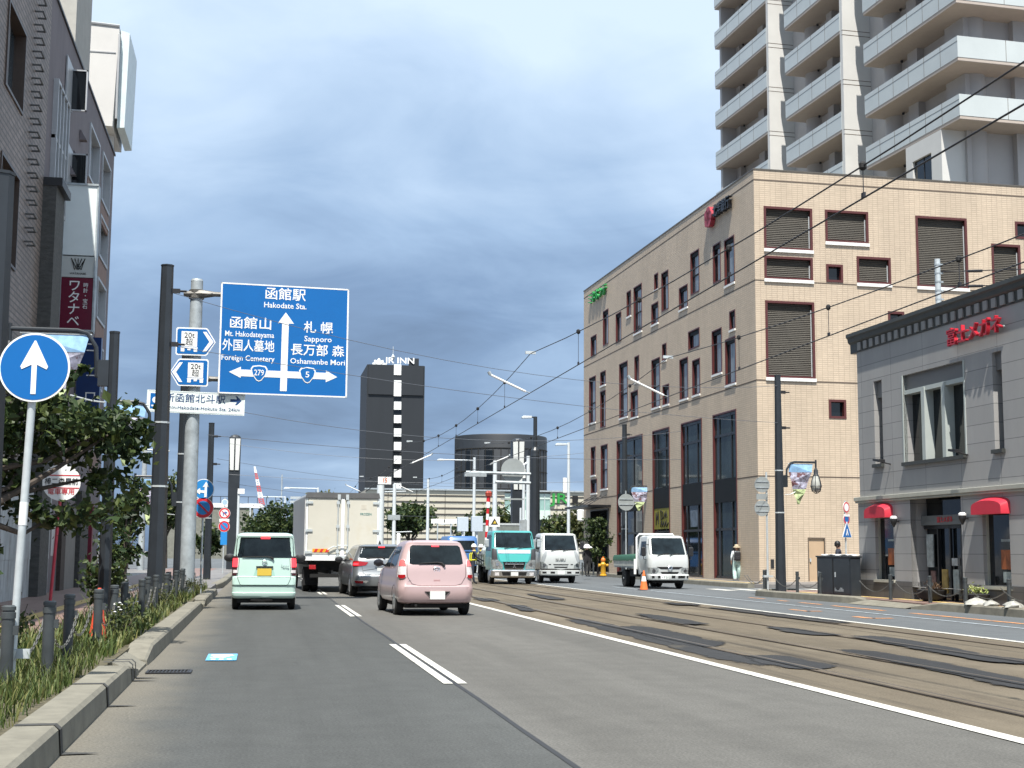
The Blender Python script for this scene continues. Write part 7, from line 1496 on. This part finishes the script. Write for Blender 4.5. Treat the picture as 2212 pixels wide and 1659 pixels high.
mb.add(vs, fs); tp = mb.build('tarpaulin', mat('dark_green_tarp', (.018, .085, .045), .5, var=.2, scale=4, bump=.4, bscale=9), hin, smooth=50)
# far traffic glimpses
def farcar(label, x, y, col, van=False):
    t = thing('far_car', label, 'car', (x, y, 0)); h = 1.0 if not van else 1.3
    b = Body([(.28, .78, .1, 3.6, .2, .3, .05), (.5, .84, 0, 3.8, .2, .4, .06), (.95*h, .83, .08, 3.5, .18, .4, .05), (1.0*h, .80, .12, 2.6, .18, .3, .05), (1.42*h, .66, .3, 2.0, .16, .3, .04), (1.5*h, .55, .5, 1.8, .18, .3, .02)]); b.build('body', paint('paint_'+label.split()[0], col), t)
    b.face('rear_window', [(1.04*h, -.85, .85), (1.40*h, -.88, .88)], M_gcar, t)
    for sg in (-1, 1): b.face('tail_lamp', [(.7, *((.85, 1) if sg > 0 else (-1, -.85))), (.95, *((.85, 1) if sg > 0 else (-1, -.85)))], M_tailred, t); wheel(t, sg*.74, .7, .3, .17, sg); wheel(t, sg*.74, 3.0, .3, .17, sg)
    return t
farcar('white van glimpsed between the mint car and the box truck', 1.15, 72, (.7, .72, .72), True)
farcar('grey saloon far behind on the left lane near the crossing', -.1, 88, (.4, .42, .43))
# ------------------------------------------------------------------ people
M_skin = mat('skin', (0.42, 0.25, 0.18), .55, var=.06)
def person(label, base, rz, J, mats, zones, name='person'):
    """J: joint name -> ((x,y,z), radius); one continuous skinned body; zones: z limits -> material index"""
    t = thing(name, label, 'person', base, rz)
    ed = [('pelvis', 'spine'), ('spine', 'chest'), ('chest', 'neck'), ('neck', 'head'), ('head', 'crown')]
    for s in 'LR':
        ed += [('pelvis', 'hip'+s), ('hip'+s, 'knee'+s), ('knee'+s, 'ankle'+s), ('ankle'+s, 'toe'+s), ('chest', 'sho'+s), ('sho'+s, 'elb'+s), ('elb'+s, 'wri'+s), ('wri'+s, 'palm'+s)]
    names = ['pelvis']+[k for k in J if k != 'pelvis']; vs = [J[k][0] for k in names]; rs = [J[k][1] for k in names]; es = [(names.index(a), names.index(b)) for a, b in ed]
    for s in 'LR':                                      # five fingers, unequal and bent
        w_, p_ = Vector(J['wri'+s][0]), Vector(J['palm'+s][0]); d = (p_-w_).normalized(); sd_ = d.cross(Vector((0, 1, 0)))
        sd_ = sd_.normalized() if sd_.length > .1 else Vector((1, 0, 0)); nr = sd_.cross(d); pi_ = names.index('palm'+s)
        for k, ln in enumerate((.065, .078, .072, .056)):
            a = p_+nr*(.012*(k-1.5)*1.6)+d*.03; b = a+d*ln*.55; c = b+d*ln*.35+sd_*ln*.25*(1 if s == 'L' else -1); i0 = len(vs); vs += [a, b, c]; rs += [.011, .009, .007]; es += [(pi_, i0), (i0, i0+1), (i0+1, i0+2)]
        a = w_+d*.03+nr*.035; b = a+d*.035+nr*.015; i0 = len(vs); vs += [a, b]; rs += [.012, .009]; es += [(names.index('wri'+s), i0), (i0, i0+1)]
    me = bpy.data.meshes.new('body'); me.from_pydata([tuple(v) for v in vs], es, []); o = bpy.data.objects.new('body', me); COL.objects.link(o)
    md = o.modifiers.new('skin', 'SKIN'); md.use_smooth_shade = True; sv = me.skin_vertices[0].data
    for i, r_ in enumerate(rs): sv[i].radius = (r_, r_) if isinstance(r_, float) else r_
    sv[0].use_root = True
    sb_ = o.modifiers.new('sub', 'SUBSURF'); sb_.levels = 2; sb_.render_levels = 2
    dg = bpy.context.evaluated_depsgraph_get(); dg.update(); m2 = bpy.data.meshes.new_from_object(o.evaluated_get(dg)); COL.objects.unlink(o); bpy.data.objects.remove(o)
    m2.name = 'body'; m2.materials.clear()
    for m_ in mats: m2.materials.append(m_)
    for p in m2.polygons: p.material_index = zones(p.center); p.use_smooth = True
    o = bpy.data.objects.new('body', m2); COL.objects.link(o); o.parent = t; return t
def J_stand(h=1.68, arms=None, lean=0.0, stride=.06, sho=.19):
    k = h/1.68; j = {'pelvis': ((0, 0, .92*k), (.155, .11)), 'spine': ((0, lean*.3, 1.10*k), (.145, .10)), 'chest': ((0, lean*.7, 1.28*k), (.165, .11)), 'neck': ((0, lean, 1.43*k), .055), 'head': ((0, lean+.01, 1.54*k), (.075, .09)), 'crown': ((0, lean+.01, 1.62*k), (.07, .085))}
    for s, g_ in (('L', -1), ('R', 1)):
        st = stride*g_; j['hip'+s] = ((.09*g_, 0, .86*k), .095); j['knee'+s] = ((.10*g_, -st*.5-.01, .48*k), .068); j['ankle'+s] = ((.105*g_, st, .085*k), .045); j['toe'+s] = ((.115*g_, st-.14, .035*k), .036)
        j['sho'+s] = ((sho*g_, lean*.8, 1.36*k), .068); a = (arms or {}).get(s, ((.25*g_, .03+lean, 1.10*k), (.24*g_, -.06+lean, .88*k)))
        e_, w_ = Vector(a[0]), Vector(a[1]); j['elb'+s] = (tuple(e_), .047); j['wri'+s] = (tuple(w_), .032); j['palm'+s] = (tuple(w_+(w_-e_).normalized()*.07), .036)
    return j
def face(t, h, y, k=1, back=False):
    f_ = MB(); s = -1
    f_.lathe([(.001, -.02), (.014, -.008), (.012, .012), (.004, .03)], 8, (0, y-.088, 1.535*h)); f_.build('nose', M_skin, t)
    e_ = MB()
    for sx in (-.03, .03): e_.lathe([(.001, -.008), (.009, 0), (.001, .008)], 8, (sx, y-.082, 1.557*h))
    e_.build('eyes', M_under, t); m_ = MB(); m_.tube([(-.022, y-.08, 1.498*h), (0, y-.086, 1.495*h), (.022, y-.08, 1.498*h)], .004, 5); m_.build('mouth', mat('lips', (.32, .12, .10), .5), t)
    r_ = MB()
    for sx in (-.078, .078): r_.lathe([(.004, -.03), (.02, 0), (.004, .03)], 8, (sx, y+.01, 1.545*h))
    r_.build('ears', M_skin, t)
C_wht = mat('white_cotton', (.62, .66, .66), .8, var=.08, scale=8); C_mint = mat('pale_mint_trousers', (.40, .55, .52), .8, var=.2, scale=6); C_blk = mat('black_cloth', (.014, .014, .017), .85, var=.3); C_navy = mat('navy_cloth', (.02, .025, .04), .85, var=.2); M_hair = mat('black_hair', (.010, .009, .009), .5, var=.2)
C_straw = mat('straw_hat', (.52, .44, .31), .8, var=.15, scale=30)
base = G(1592, 1254, .15)
def wide_legs(z): return None
pj = J_stand(1.62, stride=.10)
for s, g_ in (('L', -1), ('R', 1)): pj['knee'+s] = (pj['knee'+s][0], .105); pj['ankle'+s] = (pj['ankle'+s][0], .10); pj['hip'+s] = (pj['hip'+s][0], .115)
pw = person('pedestrian in white top, pale wide trousers and straw hat carrying a black backpack', base, R(170), pj, [C_wht, C_mint, M_skin, M_white], lambda c: 3 if c.z < .10 else (2 if c.z > 1.37 or (abs(c.x) > .215 and c.z < .93) else (0 if c.z > .90 else 1)))
face(pw, 1.62/1.68, 0); q = MB(); q.lathe([(.17, 1.535), (.165, 1.55), (.10, 1.575), (.10, 1.62), (.085, 1.66), (.02, 1.675)], 16, (0, .01, 0)); hat = q.build('straw_hat', C_straw, pw, smooth=50); q = MB(); q.lathe([(.102, 1.578), (.102, 1.60)], 16, (0, .01, 0)); q.build('hat_band', C_blk, hat)
q = MB(); q.box(-.15, .11, .92, .15, .27, 1.33); bpk = q.build('backpack', C_blk, pw, bevel=.06); q = MB(); q.box(-.10, .27, .95, .10, .31, 1.12); q.build('pack_pocket', C_blk, bpk, bevel=.02)
for g_ in (-1, 1): q = MB(); q.tube([(.11*g_, .12, 1.30), (.11*g_, .02, 1.40), (.11*g_, -.12, 1.32), (.12*g_, -.13, 1.10), (.13*g_, .1, .95)], .022, 6); q.build('strap', C_blk, bpk)
# worker pair beside the teal truck
M_vest = mat('yellow_hi_vis', (.62, .60, .03), .6, var=.08); M_helm = mat('white_helmet', (.78, .78, .75), .3, var=.03)
def worker(label, pos, rz, arms, lean, h):
    t = person(label, pos, rz, J_stand(h, arms, lean), [C_navy, C_navy, M_skin, M_black], lambda c: 3 if c.z < .09 else (2 if c.z > 1.40*h/1.68 else 0)); k = h/1.68; face(t, k, lean)
    q = MB(); q.lathe([(.125, 1.575*k), (.118, 1.60*k), (.11, 1.65*k), (.07, 1.70*k), (.01, 1.715*k)], 14, (0, lean+.01, 0)); q.box(-.07, lean-.18, 1.575*k, .07, lean-.08, 1.59*k); q.build('helmet', M_helm, t, smooth=50)
    v = MB()
    for g_ in (-1, 1): v.tube([(.10*g_, lean*.3+.11, .98*k), (.11*g_, lean*.7+.135, 1.26*k), (.10*g_, lean, 1.44*k), (.10*g_, lean*.7-.13, 1.28*k), (.10*g_, lean*.3-.115, .98*k)], .028, 6)
    v.tube([(.155*math.cos(a*math.pi/6), lean*.3+.125*math.sin(a*math.pi/6), 1.02*k) for a in range(13)], .026, 6); v.build('hi_vis_harness', M_vest, t); return t
p = at(1020, 1230, 60.5); worker('worker in white helmet and yellow harness reaching towards the turquoise truck, left of the two', (p.x, 60.5, 0), R(100), {'R': ((.30, -.15, 1.15), (.26, -.36, 1.02)), 'L': ((-.28, -.12, 1.16), (-.22, -.35, 1.05))}, -.08, 1.72)
p = at(1037, 1230, 63.6); worker('second worker in white helmet behind the first, beside the truck bed', (p.x, 63.6, 0), R(80), {'R': ((.30, -.12, 1.15), (.22, -.32, 1.10))}, -.04, 1.72)
# head showing over the cabinet
p = at(1812, 1240, 45.0); t = person('dark haired pedestrian in navy clothes passing behind the grey street cabinet', (p.x, 45.0, .15), R(60), J_stand(1.66), [C_navy, C_blk, M_skin, M_black], lambda c: 3 if c.z < .09 else (2 if c.z > 1.43 else (0 if c.z > .9 else 1))); face(t, .99, 0)
q = MB(); q.lathe([(.09, 1.50), (.105, 1.56), (.10, 1.63), (.06, 1.69), (.01, 1.70)], 14, (0, .025, 0)); q.build('hair', M_hair, t, smooth=50)
p = at(1268, 1230, 72); t = person('pedestrian in dark clothes under a white sun hat by the bank corner', (p.x, 72, .15), R(20), J_stand(1.62), [C_blk, C_blk, M_skin, M_black], lambda c: 3 if c.z < .09 else (2 if c.z > 1.40 else 0)); face(t, .965, 0)
q = MB(); q.lathe([(.30, 1.50), (.27, 1.55), (.15, 1.60), (.12, 1.68), (.02, 1.70)], 14, (0, 0, 0)); q.build('sun_hat', M_white, t, smooth=50)

# ------------------------------------------------------------------ right pavement furniture
p0 = bollard_proto(.68, .05, 2.0, 'x', (0, 0, 0), 'bollards along the right pavement'); first = True
LBR = ['dark bollard right of the small sign pole, at the far kerb end', 'leaning dark bollard close beside the tall dark post', 'dark bollard between the tall dark post and the street cabinet', 'dark bollard touching the left side of the street cabinet', 'dark bollard just right of the street cabinet', 'dark bollard left of the shop doorway', 'dark bollard in front of the shop doorway', 'dark bollard standing among the white plastic bags', 'dark bollard under the second red awning, near the right edge']
posR = [(17.35, 46.3), (17.0, 45.6), (16.75, 42.0), (16.85, 40.4), (17.1, 36.1), (17.15, 33.9), (17.1, 31.95), (17.15, 30.0), (17.1, 28.3)]
for (x, y), l in zip(posR, LBR):
    if first: p0.location = (x, y, .15); p0['label'] = l; first = False
    else: copy_tree(p0, (x, y, .15), None, l)
LB2 = ['dark bollard at the bank corner right of the yellow hydrant', 'dark bollard at the bank corner left of the yellow hydrant', 'dark bollard behind the white cab truck near the corner tree']
for (px, yy), l in zip(((1258, 78), (1282, 79), (1240, 82)), LB2): q_ = at(px, 1240, yy); copy_tree(p0, (q_.x, yy, .15), None, l)
# street cabinet
cb = thing('street_cabinet', 'dark grey twin door street cabinet with a white sheet on top', 'utility cabinet', (17.25, 39.05, .15), R(1))
M_cab = mat('dark_blue_grey_cabinet', (.022, .028, .035), .4, var=.25, scale=3, dirt=((.09, .09, .09), 6, .68, .8))
mb = MB(); mb.box(0, 0, 0, .32, 2.45, 1.14); mb.box(-.03, -.03, 1.14, .35, 2.48, 1.19); mb.build('housing', M_cab, cb, bevel=.012)
for a, b in ((.05, 1.18), (1.27, 2.4)):
    q = MB(); q.box(-.02, a, .06, .02, b, 1.10); d = q.build('cabinet_door', M_cab, cb, bevel=.01); q = MB(); q.box(-.045, b-.16, .55, -.015, b-.12, .70); q.build('handle', M_galvd, d)
q = MB(); q.box(-.015, 1.19, .05, .0, 1.26, 1.10); q.build('door_gap', M_under, cb); q = MB()
for i in range(8): q.box(-.025, .5+.08*i, .12, -.018, .54+.08*i, .2+.05*math.sin(i))
q.build('paint_scuffs', M_galvd, cb)
ws = thing('white_sheet', 'white plastic sheet lying on the dark street cabinet', 'plastic sheet', (17.42, 40.2, 1.345)); mb = MB(); vs = [(-.2+.1*i, -1.0+.2*j, .03+.02*math.sin(i*2+j*1.3)) for j in range(11) for i in range(5)]; vs2 = [(x, y, z-.025) for x, y, z in vs]
mb.add(vs+vs2, [(j*5+i, j*5+i+1, j*5+6+i, j*5+5+i) for j in range(10) for i in range(4)]+[(55+j*5+i, 55+j*5+5+i, 55+j*5+6+i, 55+j*5+i+1) for j in range(10) for i in range(4)]+[(j*5, j*5+5, 55+j*5+5, 55+j*5) for j in range(10)]+[(j*5+4, 55+j*5+4, 55+j*5+9, j*5+9) for j in range(10)]+[(i, 55+i, 56+i, i+1) for i in range(4)]+[(50+i, 51+i, 106+i, 105+i) for i in range(4)]); mb.build('sheet', M_white, ws, smooth=60)
# sign posts seen from behind / edge on
b_ = Vector((16.9, 45.0, .15)); t = thing('road_sign', 'grey backs of two round signs on a thin post beside the tall dark post', 'road sign', b_)
q = MB(); q.tube([(0, 0, 0), (0, 0, 4.0)], .035, 10); q.build('post', M_galv, t, smooth=40)
for py in (1047, 1098):
    c = at(1645, py, 45.0)-b_; d = disc(t, 'sign_back', (c.x, -.05, c.z), .27, [(1, M_signback)]); q = MB()
    for dz in (-.1, .1): q.box(c.x-.22, -.075, c.z+dz-.02, c.x+.22, -.055, c.z+dz+.02)
    q.build('stiffener', M_galvd, d)
c = at(1645, 1073, 45.0)-b_; q = MB(); q.box(c.x-.2, -.06, c.z-.1, c.x+.2, -.045, c.z+.1); q.build('plate_back', M_signback, t); q = MB(); q.box(-.16, -.09, .45, .16, .09, .52); q.build('clamp', M_galv, t)
pz = at(1830, 1190, 47.5); t = thing('road_sign', 'small post with two discs over a blue crossing triangle by the tan tile wall', 'road sign', (pz.x, 47.5, .15), R(33))
q = MB(); q.tube([(0, .05, 0), (0, .05, at(1828, 1090, 47.5).z)], .03, 10); q.build('post', M_galv, t, smooth=40)
z1, z2, z3 = at(1828, 1096, 47.5).z-.15, at(1829, 1121, 47.5).z-.15, at(1830, 1148, 47.5).z-.15
disc(t, 'limit_disc', (0, 0, z1), .2, [(1, M_white), (.96, M_red), (.7, M_white)]); disc(t, 'no_parking_disc', (0, 0, z2), .2, [(1, M_white), (.96, M_red), (.66, M_blue)]); q = MB(); q.box(-.18, -.02, z1-.33, .18, 0, z1-.25); q.build('plate', M_white, t)
flat(t, 'crossing_triangle', [[(-.34, -.26), (.34, -.26), (.34, -.2), (.02, .42), (-.02, .42), (-.34, -.2)]], M_white, -.004, (0, z3), .85, .012); flat(t, 'triangle_face', [[(-.31, -.24), (.31, -.24), (.0, .37)]], M_blue, -.017, (0, z3), .85); flat(t, 'walker', [[(-.05, -.17), (0, -.05), (.06, -.17), (.10, -.17), (.03, .02), (.03, .10), (-.03, .10), (-.03, .02), (-.10, -.17)]], M_white, -.022, (0, z3), .85)
z_ = at(1350, 1000, 66).z; p = at(1352, 1085, 76); t = thing('road_sign', 'grey back of a round sign on a post before the black shop bay', 'road sign', (p.x, 76, .15)); q = MB(); q.tube([(0, 0, 0), (0, 0, p.z+.5)], .04, 10); q.build('post', M_galvd, t); d = disc(t, 'sign_back', (0, -.06, p.z-.15), .47, [(1, M_signback)]); q = MB(); q.box(-.4, -.1, p.z-.3, .4, -.075, p.z-.25); q.box(-.4, -.1, p.z, .4, -.075, p.z+.05); q.build('stiffener', M_galvd, d)
# hydrant, cone, planter, bags
hp = at(1303, 1243, 76.0); t = thing('fire_hydrant', 'yellow fire hydrant on the bank corner pavement', 'fire hydrant', (hp.x, 76.0, .12))
M_hyd = mat('hydrant_yellow', (.55, .29, .02), .4, var=.12); q = MB(); q.lathe([(.20, 0), (.20, .06), (.15, .09), (.14, .55), (.17, .60), (.17, .66), (.11, .72), (.10, .80)], 14); q.build('barrel', M_hyd, t, smooth=40); q = MB(); q.lathe([(.12, .80), (.14, .86), (.11, .96), (.05, 1.0), (.05, 1.06), (.01, 1.07)], 14); q.build('bonnet', mat('hydrant_orange_cap', (.55, .16, .02), .4, var=.1), t, smooth=40)
q = MB(); q.lathe([(.07, -.26), (.07, .26)], 10, (0, 0, .58), 0, 'x'); q.lathe([(.09, -.28), (.09, -.22)], 10, (0, 0, .58), 0, 'x'); q.lathe([(.09, .22), (.09, .28)], 10, (0, 0, .58), 0, 'x'); q.build('outlet', M_hyd, t, smooth=40)
t = thing('traffic_cone', 'orange traffic cone with white band in front of the flatbed truck', 'traffic cone', (14.25, 51.0, 0)); q = MB(); q.box(-.2, -.2, 0, .2, .2, .03); q.build('cone_base', M_blackp, t, bevel=.01)
M_cone = mat('orange_plastic', (.72, .17, .04), .5, var=.08)
for nm, z0, z1, m_ in (('cone_body', .03, .34, M_cone), ('reflective_band', .34, .52, M_white), ('cone_tip', .52, .74, M_cone)): q = MB(); r_ = lambda z: .155-.13*(z-.03)/.71; q.lathe([(r_(z0), z0), (r_(z1), z1)], 18); q.build(nm, m_, t, smooth=40)
t = thing('flower_planter', 'dark bowl planter with pale yellow flowers by the shop doorway', 'planter', (17.62, 32.4, .15)); q = MB(); q.lathe([(.18, 0), (.30, .12), (.33, .26), (.31, .27), (.2, .2)], 16); q.build('bowl', M_black, t, smooth=50)
leaves([(0, 0, .38, .30, .34, .12)], 260, .07, random.Random(61), .7, .2).build('foliage', leaf_mat('pale_yellow_flowers', (.10, .16, .03), (.40, .44, .14), (.62, .62, .42)), t)
t = thing('flower_planter', 'dark bowl planter with dry brown plants left of the doorway', 'planter', (17.75, 35.0, .15)); q = MB(); q.lathe([(.2, 0), (.36, .12), (.40, .30), (.37, .31), (.2, .2)], 16); q.build('bowl', M_black, t, smooth=50); leaves([(0, 0, .40, .3, .35, .14)], 160, .08, random.Random(62), .4, .2).build('foliage', leaf_mat('dry_brown_leaves', (.05, .03, .02), (.12, .075, .045), (.22, .15, .09)), t)
M_bag = mat('white_plastic_sack', (.34, .34, .31), .5, var=.3, scale=9, bump=.5, bscale=10)
for k, (x, y, s, l) in enumerate(((16.98, 31.2, .27, 'plump white plastic sack left of the bollard on the kerb'), (17.0, 30.55, .21, 'smaller crumpled white sack in the middle of three on the kerb'), (16.98, 29.55, .25, 'white plastic sack right of the bollard on the kerb'))):
    t = thing('plastic_sack', l, 'sack', (x, y, .19), .4*k, group='white sacks on the right kerb'); rn = random.Random(70+k); q = MB(); n = 14; prof = [(.5, 0), (1.0, .08), (.95, .35), (.6, .62), (.18, .80), (.10, .86), (.2, .95)]
    vs = []
    for r_, h_ in prof:
        for a in range(n): w_ = 1+rn.uniform(-.26, .26); vs.append((s*r_*w_*math.cos(a*6.283/n), s*.85*r_*w_*math.sin(a*6.283/n), s*h_*.8*(1+rn.uniform(-.05, .05))))
    q.add(vs, [(i*n+a, i*n+(a+1) % n, (i+1)*n+(a+1) % n, (i+1)*n+a) for i in range(len(prof)-1) for a in range(n)]+[tuple(range(n-1, -1, -1))]); q.build('sack_body', M_bag, t, smooth=70)
    q = MB(); q.lathe([(.12*s, .66*s), (.13*s, .70*s)], 8); q.build('tie', M_galv, t)
# roadworks kit glimpsed between the trucks
Y = 91; t = thing('warning_board', 'white board with a black and yellow warning triangle on the tram stop fence', 'sign', (at(1068, 1127, Y).x, Y, 0)); c = at(1068, 1127, Y); q = MB(); q.box(-.36, -.03, c.z-.33, .36, .03, c.z+.33); bb = q.build('board', M_white, t); flat(bb, 'triangle', [[(-.4, -.32), (.4, -.32), (0, .38)]], M_under, -.03, (0, c.z), .6, .01); flat(bb, 'symbol', [[(-.15, -.2), (.2, -.2), (.12, .02), (.0, .12)]], M_yplate, -.042, (0, c.z), .6, .01)
q = MB()
for x in (-.25, .25): q.tube([(x, .06, 0), (x, .06, c.z-.3)], .04, 6)
q.build('leg', M_galvd, t)
t = thing('tram_stop_fence', 'grey tram stop shelter wall behind the turquoise truck', 'fence', (0, 101, 0)); x0, x1 = at(1030, 1150, 101).x, at(1136, 1150, 101).x; z1 = at(1080, 1130, 101).z; q = MB(); q.box(x0, 0, 0, x1, .1, z1-.15); q.build('wall_panel', mat('grey_green_panel', (.17, .19, .18), .5, var=.15), t); q = MB(); q.box(x0-.05, -.03, z1-.15, x1+.05, .13, z1); q.build('top_rail', M_galv, t)
for k, px in enumerate((1013, 1003)):
    Y = 98+3*k; p = at(px, 1150, Y); t = thing('control_box', ['pale grey control box right of the white mast', 'pale blue control box left of the white mast'][k], 'utility cabinet', (p.x+(.6 if k == 0 else -.1), Y, 0)); z1, z0 = at(px, 1115 if k == 0 else 1117, Y).z, at(px, 1148, Y).z; q = MB(); q.box(-.4, 0, z0, .4, .4, z1); q.build('box', mat('pale_blue_grey_box', (.48, .55, .62), .4, var=.05), t, bevel=.02); q = MB(); q.tube([(0, .2, 0), (0, .2, z0)], .08, 8); q.build('leg', M_wpole, t)
for k, (px, py) in enumerate(((978, 1125), )):
    Y = 125; p = at(960, 1125, Y); t = thing('notice_board', 'white twin panel notice board before the station hedge', 'sign', (p.x, Y, 0)); z1, z0 = at(960, 1121, Y).z, at(960, 1131, Y).z; q = MB(); q.box(-1.2, 0, z0, -.05, .05, z1); q.box(.05, 0, z0, 1.2, .05, z1); q.build('panel', M_white, t); q = MB(); q.tube([(-.6, .1, 0), (-.6, .1, z0)], .06, 6); q.tube([(.6, .1, 0), (.6, .1, z0)], .06, 6); q.build('leg', M_galv, t)
t = thing('parked_coach', 'dark blue and white vehicle glimpsed behind the workers', 'truck', (at(1000, 1170, 92).x, 92, 0)); CBK = Body([(.5, 1.0, 0, 4, .2, .2, .05), (1.5, 1.05, 0, 4, .2, .2, .05), (2.3, 1.0, .2, 4, .2, .2, .05), (2.45, .9, .35, 4, .2, .2, .02)]); CBK.build('body', paint('deep_blue_paint', (.05, .14, .34)), t); CBK.face('windscreen', [(1.35, -.9, .9), (2.15, -.9, .9)], M_gcar, t)
for sg in (-1, 1): wheel(t, sg*.9, .8, .4, .25, sg); wheel(t, sg*.9, 3.2, .4, .25, sg)
